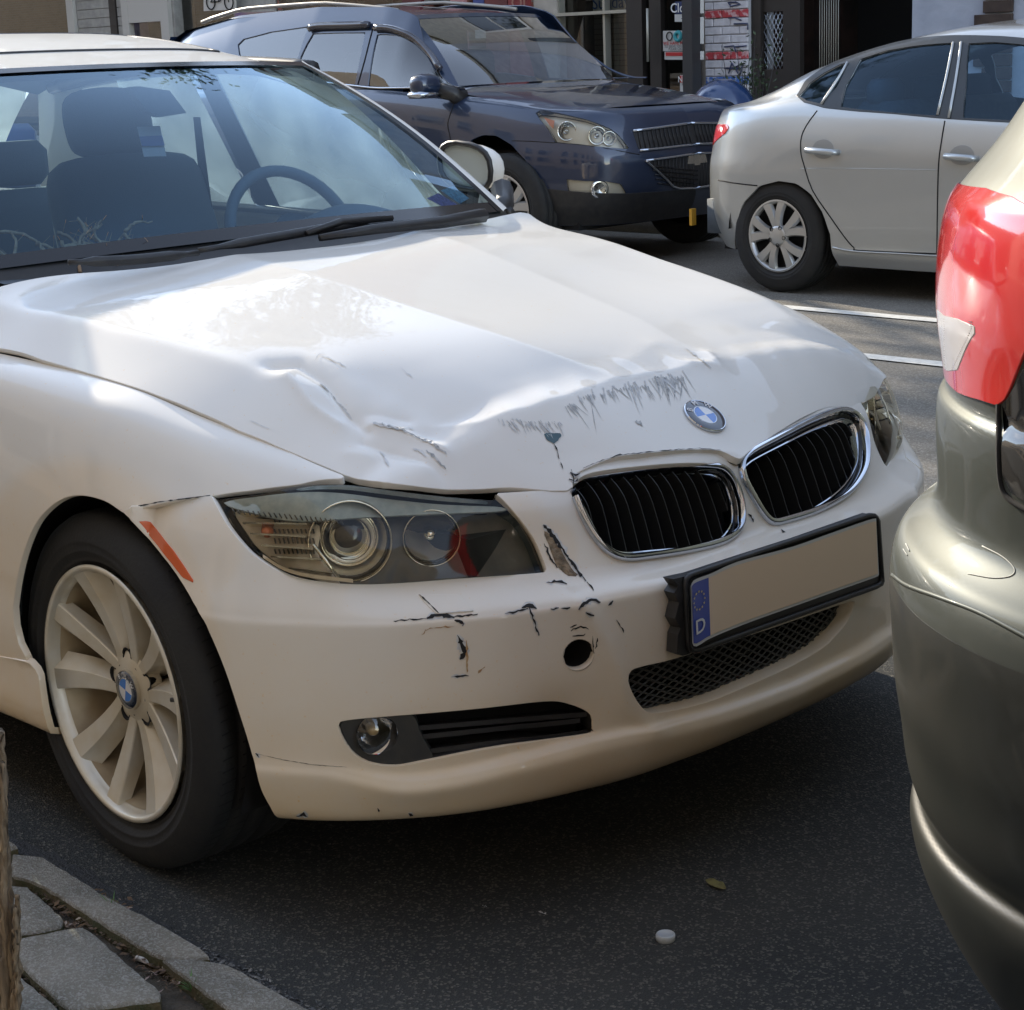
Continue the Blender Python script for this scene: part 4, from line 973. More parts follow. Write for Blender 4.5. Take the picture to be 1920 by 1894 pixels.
def tyre_geo(b,R_,w,rimr,side=1):
    h=w/2
    prof=[(rimr-.008,h*.86),(rimr+.004,h*.93),(rimr+.009,h*.985),(rimr+.012,h*.975),(rimr+.016,h*.995),(rimr+.024,h*1.04),(rimr+.026,h*1.055),(rimr+.0285,h*1.045),(rimr+.04,h*1.06),(rimr+.042,h*1.07),(rimr+.045,h*1.06),(R_-.035,h*1.05),(R_-.018,h*.98),(R_-.006,h*.90),(R_-.001,h*.80)]
    tr=[]
    for g in (.55,.18,-.18,-.55): tr+=[(R_,h*g+.006),(R_-.007,h*g+.005),(R_-.007,h*g-.005),(R_,h*g-.006)]
    full=prof+tr+[(r,-y) for r,y in prof[::-1]]
    b.lathe(full,(0,0,0),(0,-1,0),96)
def wheel_tree(parent,loc,steer,R_=.317,w=.225,rimr=.228,outer=True,flip=1):
    """axle along local -y (outer face at -y); built once and copied"""
    W_=bpy.data.objects.new('wheel',None);COL.objects.link(W_);W_.parent=parent;W_.location=Vector(loc)-origin(parent);W_.rotation_euler=(0,0,steer)
    b=B();tyre_geo(b,R_,w,rimr-.002);b.done('tyre',RUBBER,W_,local=True)
    h=w/2
    tg=B()
    for i in range(90):
        t=2*math.pi*i/90;c_,s_=math.cos(t),math.sin(t);c2,s2=math.cos(t+.022),math.sin(t+.022);c3,s3=math.cos(t+.008),math.sin(t+.008)
        for ya,yb in ((-h*.84,-h*.60),(-h*.50,-h*.23),(h*.23,h*.50),(h*.60,h*.84)):
            rr_=R_+.0006;tg.add([(rr_*c_,ya,rr_*s_),(rr_*c3,ya,rr_*s3),(rr_*c2,yb,rr_*s2),(rr_*math.cos(t+.014),yb,rr_*math.sin(t+.014))],[(0,1,2,3)])
    tg.done('tread_sipe',DARK,W_,local=True,smooth=False,kind='stuff')
    b=B();b.lathe([(rimr,h+.001),(rimr-.001,h+.004),(rimr-.006,h+.005),(rimr-.011,h+.002),(rimr-.013,h-.012),(rimr-.018,h-.02)],(0,0,0),(0,-1,0),96);b.done('rim_lip',ALLOY,W_,local=True)
    b=B();b.lathe([(rimr-.018,h-.018),(rimr-.024,h-.05),(rimr-.03,h-.09),(rimr-.045,-h*.2),(rimr-.02,-h)],(0,0,0),(0,-1,0),72);b.done('rim_barrel',ALD,W_,local=True)
    F0=-(h-.018)  # y of spoke face near hub
    n=10
    for k in range(n):
        a=R(6+36*k);er=np.array([math.cos(a),0,math.sin(a)]);et=np.array([-math.sin(a),0,math.cos(a)]);ey=np.array([0,-1.,0]);V=[];F=[]
        sec=[];st=np.linspace(0,1,9);sd=1 if k%2 else -1
        for t in st:
            r=.052+(rimr-.012-.052)*t;face=h-.040+.034*t**1.6;wt=.0115+.009*t;wf=.021+.027*t**1.2;dp=.020+.018*(1-t)
            off=sd*.006*(1-t)+sd*(-.012)*math.sin(math.pi*t)*.3
            pts=[(-wf if sd>0 else -wt-.004,-dp),(-wt,0-.002),(-wt+.002,0),(wt-.002,0),(wt,-.002),(wf if sd<0 else wt+.004,-dp)]
            pts=[(x+off,y) for x,y in pts];sec.append([er*r+et*x+ey*(face+y) for x,y in pts])
        m=6
        for s2 in sec:V+=s2
        for i in range(8):
            for j in range(m-1):F.append((i*m+j,i*m+j+1,(i+1)*m+j+1,(i+1)*m+j))
        M('spoke',V,F,ALLOY,W_,local=True,sharp=28)
        # dished web beside alternate spokes
        am=a+R(18)
        if k%2==1:
            V=[];
            for t in np.linspace(.40,1,6):
                r=.052+(rimr-.016-.052)*t;hw=(.20+.10*t)*.62
                for da in np.linspace(-1,1,5):
                    aa=am+da*R(18)*(.55 if t<.6 else .9);V.append([r*math.cos(aa),-(h-.055+.026*t-.012*(1-da*da)),r*math.sin(aa)])
    b=B();b.lathe([(.0,h-.030),(.036,h-.030),(.0365,h-.036),(.050,h-.038),(.066,h-.043),(.070,h-.062)],(0,0,0),(0,-1,0),48);b.done('hub',ALLOY,W_,local=True,sharp=35)
    for k in range(5):
        a=R(24+72*k+0);b=B();b.lathe([(.0155,h-.0395),(.011,h-.0400),(.010,h-.06),(0,h-.062)],(.058*math.cos(a),0,.058*math.sin(a)),(0,-1,0),14);b.done('bolt_hole',DARK,W_,local=True)
        a=R(24+36+72*k);b=B();b.lathe([(0,h-.0385),(.0035,h-.0385)],(.045*math.cos(a),-.001,.045*math.sin(a)),(0,-1,0),8);b.done('hub_dimple',DARK,W_,local=True)
    b=B();b.lathe([(.06,h-.10),(.15,h-.10),(.155,h-.105),(.155,h-.12)],(0,0,0),(0,-1,0),48);b.done('brake_disc',DISC,W_,local=True)
    b=B();b.tube([(rimr-.03,-(h-.03),.03),(rimr-.055,-(h-.015),.028)],.004,8);b.done('valve',BLACK,W_,local=True)
    return W_
def cap_on(W_,r=.0335,hh=.225/2-.029):
    global M
    c=np.array([0,-hh,0])
    old=origin
    KG=bpy.data.objects.new('centre_cap',None);COL.objects.link(KG);KG.parent=W_
    n=np.array([0,-1.,0]);up=np.array([0.25,0,1]);up/=np.linalg.norm(up);rt=np.cross(up,n)
    def loc(name,V,F,mat,**k): return M(name,V,F,mat,KG,local=True,**k)
    b=B();b.lathe([(r,-.003),(r,.001),(r*.66,.0015),(r*.62,.001)],c,n,36);loc('cap_ring',b.V,b.F,bpy.data.materials['badge_navy'])
    b=B();b.lathe([(r*.68,.0012),(r*.64,.0022),(r*.60,.0018)],c,n,36);loc('cap_rim',b.V,b.F,CHROME)
    for q in range(4):
        m=9;V=[c+n*.0016]+[c+n*.0016+r*.62*(math.cos(t)*rt+math.sin(t)*up) for t in np.linspace(q*math.pi/2,(q+1)*math.pi/2,m)]
        loc('cap_quarter',V,[(0,i+1,i+2) for i in range(m-1)],BQ if q%2 else WQ,smooth=False)
    for ch,a in (('B',142),('M',95),('W',45)):
        V,F=text_geo(ch,r*.36,True);t=R(a);ur=math.cos(t)*rt+math.sin(t)*up;ut=math.sin(t)*rt-math.cos(t)*up
        loc('cap_letter',np.array([c+n*.0024+ur*(r*.80+v[1])+ut*v[0] for v in V]),F,LET,smooth=False)
WH=wheel_tree(CAR,(0,-.75,.316),R(-2.6))
cap_on(WH)
# flatten cap parts: centre cap pieces become sub-parts of the wheel
for ch in list(WH.children):
    if ch.name.startswith('centre_cap'):
        for g in list(ch.children): g.parent=WH
        bpy.data.objects.remove(ch)
def wcopy(loc,rz):
    c=ctree(WH,CAR);c.location=Vector(loc)-origin(CAR);c.rotation_euler=(0,0,rz);return c
wcopy((0,.75,.316),math.pi-R(2.6));wcopy((-2.76,-.75,.316),0);wcopy((-2.76,.75,.316),math.pi)
# wheel arch liner
for s_ in (-1,1):
    V=[];na=28
    for y in (.835,.55):
        for i in range(na+1):
            t=R(-25)+R(230)*i/na;V.append(((.0)+.345*math.cos(t),s_*y,.32+.345*math.sin(t)))
    M('arch_liner',V,[(i,i+1,na+1+i+1,na+1+i) for i in range(na)],DARK,CAR)
    V=[(.345*math.cos(R(-25)+R(230)*i/na),s_*.56,.32+.345*math.sin(R(-25)+R(230)*i/na)) for i in range(na+1)];M('arch_wall',V+[(.03,s_*.56,.1)],[(i,i+1,na+1) for i in range(na)],DARK,CAR,smooth=False)
b=B();b.box((-3.4,-.55,.17),(.45,.55,.24));b.box((-2.3,-.84,.17),(-.42,.84,.24));b.done('underbody',DARK,CAR,smooth=False)
b=B();b.box((.32,-.55,.2),(.58,.55,.62));b.done('engine_block',DARK,CAR,smooth=False)
GLS=glassm('windscreen_glass',(.66,.86,.95),boost=1.15,gc=(.62,.82,1.));GSD=glassm('side_glass',(.85,.94,.88),boost=1.0,dust=.22)
INT=pm('interior_charcoal',(.05,.065,.085),.7,c2=(.07,.085,.10),scale=20);SEAT=pm('seat_fabric',(.09,.12,.16),.85,bump=.2,bscale=300)
LINER=pm('headlining',(.25,.27,.30),.9)
def hdr(y): return np.array([-1.12-.09*(y/.57)**2,y,1.366-.010*(y/.57)**2])
def bas(y): return np.array([-.52-.10*(y/.70)**2,y,1.004-.018*(y/.70)**2])
def ws(u,v,off=0):
    """u -1..1 across, v 0 base..1 header"""
    b_=bas(u*.70);h_=hdr(u*.57);p_=b_*(1-v)+h_*v;n=np.array([.52,0,.85]);p_=p_+n*.030*math.sin(math.pi*v)
    return p_+n*off
def patch(name,f,us,vs,mat,parent,**k):
    V=[f(u,v) for v in vs for u in us];n=len(us);return M(name,V,[(j*n+i,j*n+i+1,(j+1)*n+i+1,(j+1)*n+i) for j in range(len(vs)-1) for i in range(n-1)],mat,parent,**k)
LS=lambda a,b,n:np.linspace(a,b,n)
patch('windscreen',ws,LS(-1,1,33),LS(0,1,17),GLS,CAR)
patch('windscreen_header_seal',lambda u,v:ws(u,1-.035*v,.004),LS(-1,1,33),LS(0,1,2),BLACKG,CAR)
patch('windscreen_base_band',lambda u,v:ws(u,.05*v,.003),LS(-1,1,33),LS(0,1,2),BLACKG,CAR)
for s_ in (1,-1):
    patch('windscreen_side_seal',lambda u,v,s_=s_:ws(s_*(1-.035*u),v,.004),LS(0,1,2),LS(0,1,17),BLACKG,CAR)
    # A pillar, painted, curving into the roof rail
    pp=[];
    def pil(u,v,s_=s_):
        a=ws(s_*1.0,v,.003);o=a+np.array([-.035-.02*v,s_*(.062-.018*v),-.012]);return a*(1-u)+o*u+np.array([0,0,.010])*math.sin(math.pi*u)
    patch('front_pillar',pil,LS(0,1,6),LS(0,1,17),WHITE,CAR)
# roof
def roof(u,v):
    y=u*.60;x0=-1.12-.09*(u)**2;x=x0+(-2.55-x0)*v
    z=1.362+.098*math.sin(math.pi*min(1,(v*.80+.015)))**.95-.012*u*u-.045*abs(u)**6
    z-= .05*max(0,v-.75)/.25
    return np.array([x,y,z])
patch('roof',roof,LS(-1,1,41),LS(0,1,33),WHITE,CAR)
def srf(u,v): 
    p_=roof(u*.70,.14+.30*v);return p_+[0,0,.0025]
patch('sunroof',srf,LS(-1,1,21),LS(0,1,9),WHITE,CAR)
b=B();lo=[srf(u,0) for u in LS(-1,1,24)]+[srf(1,v) for v in LS(.1,1,8)]+[srf(u,1) for u in LS(1,-1,24)]+[srf(-1,v) for v in LS(.9,.1,8)]
b.tube(np.array(lo)-[0,0,.0022],.0045,6,closed=True);b.done('sunroof_seal',BLACK,CAR)
patch('headlining',lambda u,v:roof(u*.97,v)-np.array([0,0,.03]),LS(-1,1,9),LS(0.01,1,9),LINER,CAR)
# body side section beyond the wing (doors, quarter) and beltline
SIDE=[(.85,.19),(.885,.31),(.898,.51),(.900,.62),(.893,.74),(.880,.83),(.862,.885),(.835,.915),(.800,.935)]
def side(x,k,s_): 
    f=pchip(np.arange(9),np.array(SIDE))(k);y,z=f;z+=.03*max(0,(-x-.65))/2.0*(k/8)**2;tp=max(0,-x-2.9)/.9;y-=.10*tp**2;return np.array([x,s_*y,z])
def sidepanel(nm,x0,x1,s_,mat=WHITE,parent=CAR,arch=None,par=None):
    xs=LS(x0,x1,max(3,int(abs(x1-x0)/.05)));V=[];F=[];kk=LS(0,8,33)
    ok=lambda x,z:arch is None or math.hypot(x-arch,z-.32)>.35
    for x in xs:
        for k in kk:V.append(side(x,k,s_))
    n=len(kk)
    for i in range(len(xs)-1):
        for j in range(n-1):
            c=(np.array(V[i*n+j])+V[(i+1)*n+j+1])/2
            if ok(c[0],c[2]):F.append((i*n+j,i*n+j+1,(i+1)*n+j+1,(i+1)*n+j))
    return M(nm,V,F,mat,par or CAR)
for s_ in (1,-1):
    for nm,x0,x1,ar_ in (('front_door',-.662,-1.665,None),('rear_door',-1.671,-2.50,None),('rear_quarter',-2.506,-3.75,-2.76)):
        d=sidepanel(nm,x0,x1,s_,arch=ar_)
        if 'door' in nm:
            hx_=x1+.16;p_=side(hx_,6,s_);b=B();b.tube([p_+[-.08,0,0],p_+[-.07,s_*.03,.002],p_+[.07,s_*.03,.002],p_+[.08,0,0]],.011,8);b.done('door_handle',WHITE,d)
    # window frames and glass
    top=lambda x:roof(s_*1.0,0)+0
    def rail(x):
        u=min(1,max(0,(-1.21-x)/1.25));return np.array([x,s_*(.60-.02*u),1.352+.035*math.sin(math.pi*u)**.8-.03*u])
    def belt(x): 
        q_=side(x,8,s_);return q_-[0,0,.002]
    b=B();xsr=LS(-1.20,-2.46,20);b.tube([rail(x)-[0,0,.012] for x in xsr],.022,8);b.tube([ws(s_*1.05,.0)+[0,0,0],belt(-.8)+[0,0,.0],belt(-2.5)],.014,6);b.done('window_frame',BLACK,CAR)
    b=B()
    for xp in (-1.70,):
        b.ribbon([belt(xp+.06),rail(xp+.05)],[belt(xp-.05),rail(xp-.04)])
    b.done('centre_pillar',BLACK,CAR,smooth=False)
    def fglass(u,v):
        x=-.80+(-1.64+.80)*u;bt=belt(x);tx=max(x,-99);
        xt=min(x,-1.18) if x>-1.18 else x
        if x>-1.20: 
            f_=(x+.80)/(-.40);tp=ws(s_*1.02,min(1,max(0,f_)))+[-.03,0,-.01]
        else: tp=rail(x)-[0,0,.02]
        return bt*(1-v)+np.array([x,tp[1],tp[2]])*v
    patch('front_side_window',fglass,LS(0,1,14),LS(0,1,5),GSD,CAR)
    patch('rear_side_window',lambda u,v:(belt(-1.76-.66*u)*(1-v)+(rail(-1.76-.55*u)-[0,0,.02-.0*u])*v),LS(0,1,8),LS(0,1,5),GSD,CAR)
    patch('rear_pillar',lambda u,v:(belt(-2.42-.55*u)*(1-v)+(rail(-2.32-.22*u))*v),LS(0,1,6),LS(0,1,5),WHITE,CAR)
patch('rear_window',lambda u,v:np.array([-2.53-.50*v,u*(.59+.06*v),1.355-.36*v+.03*math.sin(math.pi*v)]),LS(-1,1,11),LS(0,1,7),GSD,CAR)
patch('boot_lid',lambda u,v:np.array([-3.0-.72*v,u*(.80-.04*v),.985-.02*v-.03*abs(u)**4]),LS(-1,1,15),LS(0,1,6),WHITE,CAR)
def rr(u,v):
    th=u*1.0;x=-3.74-.09*(1-u*u);y=u*.80;z=.955-.77*v+.0;x-=.06*math.sin(math.pi*min(1,v*1.3));return np.array([x,y,z])
patch('rear_bumper',rr,LS(-1,1,17),LS(0,1,12),WHITE,CAR)
# interior
b=B();b.box((-.74,-.68,.70),(-.50,.68,.93),.02);b.done('dash_front',INT,CAR)
def dash(u,v):
    x=-.56-.34*v;y=u*.68;z=.965+.010*math.sin(math.pi*v)-.10*max(0,v-.8)/.2+ (.055*math.exp(-((y-.37)/.16)**2)*math.exp(-((v-.75)/.32)**2));return np.array([x,y,z])
patch('dashboard',dash,LS(-1,1,41),LS(0,1,14),INT,CAR)
b=B();b.box((-1.0,-.68,.55),(-.88,.68,.86),.02);b.done('dash_lower',INT,CAR)
# steering wheel
b=B();cw=np.array([-1.02,.37,.93]);t=LS(0,2*math.pi,41)[:-1];ax1=np.array([0,1.,0]);ax2=np.array([-.42,0,.91])
b.tube([cw+.185*(math.cos(a)*ax1+math.sin(a)*ax2) for a in t],.015,8,closed=True);b.tube([cw-.17*ax1,cw+.17*ax1],.016,6);b.tube([cw,cw-.17*ax2],.02,6);b.lathe([(0,.02),(.06,.015),(.07,-.01)],cw,(-.91,0,-.42),16);b.done('steering_wheel',INT,CAR)
def seat(x,y):
    S_=bpy.data.objects.new('seat',None);COL.objects.link(S_);S_.parent=CAR
    def rb(nm,c,sz,lean=0,rr_=.06):
        b=B();b.box((-sz[0]/2,-sz[1]/2,-sz[2]/2),(sz[0]/2,sz[1]/2,sz[2]/2),rr_)
        V=np.array(b.V);ca,sa=math.cos(lean),math.sin(lean);V=np.stack([V[:,0]*ca-V[:,2]*sa,V[:,1],V[:,0]*sa+V[:,2]*ca],-1)+c
        o=M(nm,V,b.F,SEAT,S_);md=o.modifiers.new('s','SUBSURF');md.levels=2;md.render_levels=2
    rb('seat_cushion',(x+.25,y,.52),(.52,.50,.2));rb('backrest',(x-.06,y,.84),(.16,.50,.62),.30,.05);rb('headrest',(x-.19,y,1.215),(.12,.27,.20),.2,.04)
    b=B()
    for dy in (-.05,.05): b.tube([(x-.15,y+dy,1.08),(x-.175,y+dy,1.16)],.006,6)
    b.done('headrest_post',CHROME,S_)
seat(-1.62,.36);seat(-1.62,-.37)
b=B();b.box((-2.35,-.62,.40),(-1.95,.62,.60),.04);b.box((-2.45,-.62,.55),(-2.28,.62,1.02),.05);b.done('rear_bench',SEAT,CAR)
for y in (-.37,.37):
    b=B();b.box((-2.44,y-.12,1.03),(-2.34,y+.12,1.16),.03);b.done('rear_headrest',SEAT,CAR)
b=B();b.ribbon([(-1.72,.60,1.22),(-1.66,.58,.9),(-1.55,.55,.6)],[(-1.74,.59,1.22),(-1.70,.57,.9),(-1.6,.54,.6)]);b.done('seat_belt',pm('belt_webbing',(.02,.02,.022),.7),CAR,smooth=False)
b=B();b.box((-2.9,-.8,.2),(-.6,.8,.30));b.done('cabin_floor',DARK,CAR,smooth=False)
# rear view mirror
b=B();mp=[P(u_,v_,x=-1.15) for u_,v_ in ((243,165),(262,162),(318,170),(350,212),(300,220),(275,207))];b.prism(mp,(-.03,0,0));b.done('rear_view_mirror',INT,CAR,smooth=False)
TG=E('hanging_tag','white and blue cardboard tag hanging inside windscreen behind the rear view mirror','tag',(-1.1,0,1.25))
b=B();b.prism([P(257,238,x=-1.2),P(300,236,x=-1.2),P(312,293,x=-1.2),P(270,294,x=-1.2)],(-.001,0,0));b.done('tag_card',pm('tag_white',(.62,.60,.62),.6),TG,smooth=False)
b=B();b.quad(P(261,256,x=-1.195),P(304,254,x=-1.195),P(309,273,x=-1.195),P(266,274,x=-1.195));b.done('tag_band',pm('tag_blue',(.12,.16,.38),.6),TG,smooth=False)
# scuttle, wipers
patch('scuttle',lambda u,v:(bas(u*.72)*(1-v)+(np.array([-.395-.165*(u)**2,u*.71,.962-.012*u*u]))*v)-np.array([0,0,.022*math.sin(math.pi*v)+.006]),LS(-1,1,33),LS(-.1,1.15,7),BLACK,CAR)
def wip(pts,x_off,nm):
    pass
def wpt(u,v,h):  # point h metres in front of the glass plane
    n=np.array([.52,0,.85]);d=ray(u,v);p0=ws(0,.0,h)+n*.012;t=np.dot(p0-CAMP,n)/np.dot(d,n);return CAMP+t*d
for (A_,C_,D_) in ((( 372,470),(560,437),(722,409)),((128,492),(250,487),(372,474))):
    WP=bpy.data.objects.new('wiper',None);COL.objects.link(WP);WP.parent=CAR
    b=B();q=[wpt(*A_,.02),wpt(*C_,.022),wpt(*D_,.02)];b.tube(crom(q,5),[.006]*2+[.011]*7+[.006]*2,6);b.done('wiper_blade',BLACK,WP)
b=B();b.tube([wpt(600,446,.03),wpt(700,430,.04),wpt(830,416,.03),wpt(905,404,.0)],[.008,.012,.014,.018],6);b.done('wiper_arm',BLACK,CAR)
b=B();b.tube([wpt(575,437,.03),wpt(640,416,.03),wpt(735,409,.03)],[.006,.010,.007],6);b.done('wiper_arm',BLACK,CAR)
# mirrors: folded one on the far side, one near
def mirror(s_,nm='door_mirror'):
    MR=bpy.data.objects.new(nm,None);COL.objects.link(MR);MR.parent=CAR
    c=np.array([-1.01,s_*.94,1.075]);MS=.80;V=[];F=[];nu,nv=18,10
    for i in range(nu):
        t=2*math.pi*i/nu
        for j in range(nv):
            f=j/(nv-1);r=(1-f**2.6)**.5 if j<nv-1 else 0.02
            ct=abs(math.cos(t))**.75*np.sign(math.cos(t));st_=abs(math.sin(t))**.8*np.sign(math.sin(t))
            V.append(c+MS*np.array([ct*.125*r+.03*f,s_*(.10*f),st_*.075*r-.012*ct]))
    for i in range(nu):
        for j in range(nv-1):F.append((i*nv+j,((i+1)%nu)*nv+j,((i+1)%nu)*nv+j+1,i*nv+j+1))
    M('mirror_shell',V,F,WHITE,MR)
    rim=[V[i*nv] for i in range(nu)];b=B();b.tube(rim,.008,6,closed=True);b.done('mirror_rim',BLACK,MR)
    cc=np.mean(rim,0);M('mirror_glass',[cc+(np.array(v)-cc)*.94+[0,s_*.004,0] for v in rim],[tuple(range(nu))],pm('mirror_pale_reflection',(.62,.68,.66),.3,.2),MR,smooth=False)  # pale glass colour painted in place of a bright reflection
    b=B();b.tube([(-.86,s_*.93,1.02),(-.80,s_*.88,.985),(-.78,s_*.80,.96)],[.03,.026,.03],8);b.done('mirror_foot',BLACK,MR)
mirror(1);mirror(-1)
# stickers
def wspt(u,v):
    n=np.array([.52,0,.85]);d=ray(u,v);p0=ws(0,.3);
    for _ in range(6):
        t=np.dot(p0-CAMP,n)/np.dot(d,n);q=CAMP+t*d;yy=q[1];vv=(q[2]-1.0)/.365;bb=.70+(.57-.70)*vv;uu=yy/bb;p0=ws(min(1,max(-1,uu)),min(1,max(0,vv)),-.004)
    return q
for pts,c,nm in (([(800,372),(822,362),(858,384),(838,392)],(.07,.05,.14),'permit_sticker'),([(826,357),(850,349),(880,372),(862,382)],(.04,.10,.16),'permit_sticker')):
    b=B();b.add([wspt(*q) for q in pts],[(0,1,2,3)]);b.done(nm,pm(nm,c,.5,c2=(c[0]*3,c[1]*3,c[2]*2.5),scale=140),CAR,smooth=False)
# windscreen reflection of bare branches, built as solid twigs behind the glass
TW=E('reflected_twigs','tangle of bare brown twigs standing in for branches reflected in the foot of the windscreen','twigs',tuple(P(170,500,x=-.62)))
TWM=pm('twig_reflection',(.24,.16,.10),.8,c2=(.42,.31,.21),scale=40)
tw=[[(150,505),(150,470),(155,440),(180,425),(190,410)],[(190,410),(180,430),(205,470),(235,495)],[(70,445),(150,470)],[(0,420),(60,430),(110,480),(125,500)],[(235,430),(250,415),(285,412)],[(235,430),(248,445),(285,455),(325,472)],[(110,425),(140,440),(190,490),(240,488)],[(160,405),(175,430),(200,440),(255,442)],[(20,500),(30,450),(20,430)],[(0,465),(40,490),(30,505)],[(120,440),(130,480),(175,495)],[(210,480),(215,450),(235,430)],[(240,488),(220,470),(215,450)],[(145,400),(160,420),(158,450),(170,480)],[(100,470),(130,450),(165,445),(200,462)],[(175,495),(190,470),(220,465),(262,480)],[(60,500),(80,470),(75,450)],[(135,455),(180,452),(215,478)]]
for i,pts in enumerate(tw):
    h=-.03-.012*(i%4);q=[]
    pp=crom(pts,5)
    for (u,v) in pp: q.append(wspt(u+random.uniform(-2,2),v+random.uniform(-2,2))-np.array([.52,0,.85])*(.006+.004*(i%4)))
    b=B();b.tube(q,np.linspace(.0042,.0020,len(q)),5)
    for k in range(2,len(q)-1,3):
        e=q[k]+np.array([random.uniform(-.01,.01),random.uniform(-.03,.03),random.uniform(.0,.03)]);b.tube([q[k],e],[.0009,.0005],3)
    b.done('twig',TWM,TW)
INK=pm('crack_black',(.012,.012,.013),.8);SCF=pm('scuff_grey',(.26,.275,.28),.7,c2=(.56,.56,.55),scale=120);SCL=pm('scuff_light',(.50,.51,.52),.6,c2=(.66,.66,.64),scale=90);CHIP=pm('chip_teal',(.05,.10,.12),.5);RUST=pm('rust_line',(.38,.20,.07),.8,c2=(.5,.36,.2),scale=90);TANP=pm('bare_plastic',(.33,.25,.16),.85,c2=(.12,.09,.06),scale=70,bump=.6,bscale=200)
rd=np.random.default_rng(21)
def crack(S,pix,w,mat=INK,nm='crack',jit=1.6,lift=.0013,par=None):
    lift=lift+(.0015 if S is SH else 0)
    """jagged tapering chip line lying on the skin"""
    pp=resamp(np.array(pix,float),5);pp=pp+rd.normal(size=pp.shape)*jit*.5;pp[0]=pix[0];n=len(pp)
    t=np.gradient(pp,axis=0);t/=np.linalg.norm(t,axis=1)[:,None]+1e-9;nr=np.stack([-t[:,1],t[:,0]],-1)
    if mat is INK and w>=4 and nm=='crack':
        pw=w*1.9*np.sin(np.linspace(.1,math.pi-.1,n))**.5*(1+.3*rd.normal(size=n)).clip(.4,1.6);A=S.inv(pp+nr*pw[:,None]*.5);C=S.inv(pp-nr*pw[:,None]*.5);b=B();b.ribbon(S.p(A)+S.nn(A)*(lift-.0008),S.p(C)+S.nn(C)*(lift-.0008));b.done('chipped_edge',SCL,CAR,smooth=False)
    w=w*.82
    ww=w*np.sin(np.linspace(.15,math.pi-.15,n))**.6*(1+.5*rd.normal(size=n)).clip(.25,2)
    A=S.inv(pp+nr*ww[:,None]*.5);C=S.inv(pp-nr*ww[:,None]*.5);b=B();b.ribbon(S.p(A)+S.nn(A)*lift,S.p(C)+S.nn(C)*lift)
    return b.done(nm,mat,par or CAR,smooth=False)
def blot(S,pix,mat,nm,lift=.0006,jit=1.):
    pp=crom(pix,3,True);pp=pp+rd.normal(size=pp.shape)*jit;q=S.inv(pp);lift+=.0015 if S is SH else 0;b=B();b.add(S.p(q)+S.nn(q)*lift,[tuple(range(len(q)))]);return b.done(nm,mat,CAR,smooth=False)
for pix,w in (([(738,1165),(770,1162),(800,1160)],3),([(800,1160),(815,1155),(828,1152),(842,1156),(852,1159)],8),([(852,1157),(875,1155),(898,1153)],3.5),
  ([(946,1151),(975,1146),(990,1143)],4),([(978,1140),(992,1135),(1006,1142)],7),([(992,1140),(1000,1160),(1010,1191)],5),([(1032,1142),(1048,1141)],4),([(1052,1141),(1068,1140)],4),
  ([(1085,1143),(1092,1134),(1108,1125),(1127,1130)],6),([(1098,1148),(1112,1155)],6),([(1140,1135),(1148,1126)],4),([(852,1163),(866,1166),(868,1174)],4),([(857,1190),(864,1205),(872,1222),(862,1236)],9),([(846,1269),(860,1266),(877,1267)],4.5),
  ([(1070,1183),(1085,1174),(1103,1178)],3),([(1073,1192),(1099,1189)],3),([(1068,1176),(1080,1171)],2.5),([(1110,1192),(1113,1225)],2.5),([(1120,1196),(1117,1215)],3),([(1155,1162),(1170,1186)],3),
  ([(1024,1093),(1045,1090),(1063,1094)],4),([(1018,984),(1035,1003),(1052,1028),(1064,1045)],8),([(1064,1045),(1078,1064),(1098,1090)],5),([(1020,1020),(1032,1048),(1046,1066)],3.5),([(1100,1092),(1114,1108)],2.5),
  ([(1402,964),(1408,970),(1412,979)],4),([(1464,993),(1472,998)],3),([(556,1530),(570,1526),(578,1531)],5),([(480,1412),(486,1420)],5),([(766,1524),(775,1528)],4),([(708,1514),(711,1522)],3)):
    crack(SL,pix,w)
crack(SL,[(874,1200),(876,1235),(875,1262)],5,RUST,'rust_streak');crack(SL,[(798,1182),(812,1176),(850,1174)],2.5,RUST,'rust_streak');crack(SL,[(896,1262),(908,1250)],4,RUST,'rust_streak');crack(SL,[(790,1190),(797,1180)],2,RUST,'rust_streak')
blot(SL,[(1021,996),(1040,1012),(1056,1040),(1070,1066),(1082,1078),(1066,1080),(1046,1062),(1032,1036)],TANP,'bare_plastic_patch')
blot(SH,[(1021,816),(1036,813),(1051,814),(1049,822),(1038,833),(1027,828)],CHIP,'paint_chip')
for pix,w in (([(1037,833),(1044,845),(1048,862)],2.5),([(1050,868),(1054,880)],1.8),([(1068,888),(1078,893),(1088,890)],4),([(1066,900),(1078,905),(1084,898)],4),([(1070,882),(1076,898),(1074,910)],3)): crack(SH,pix,w)
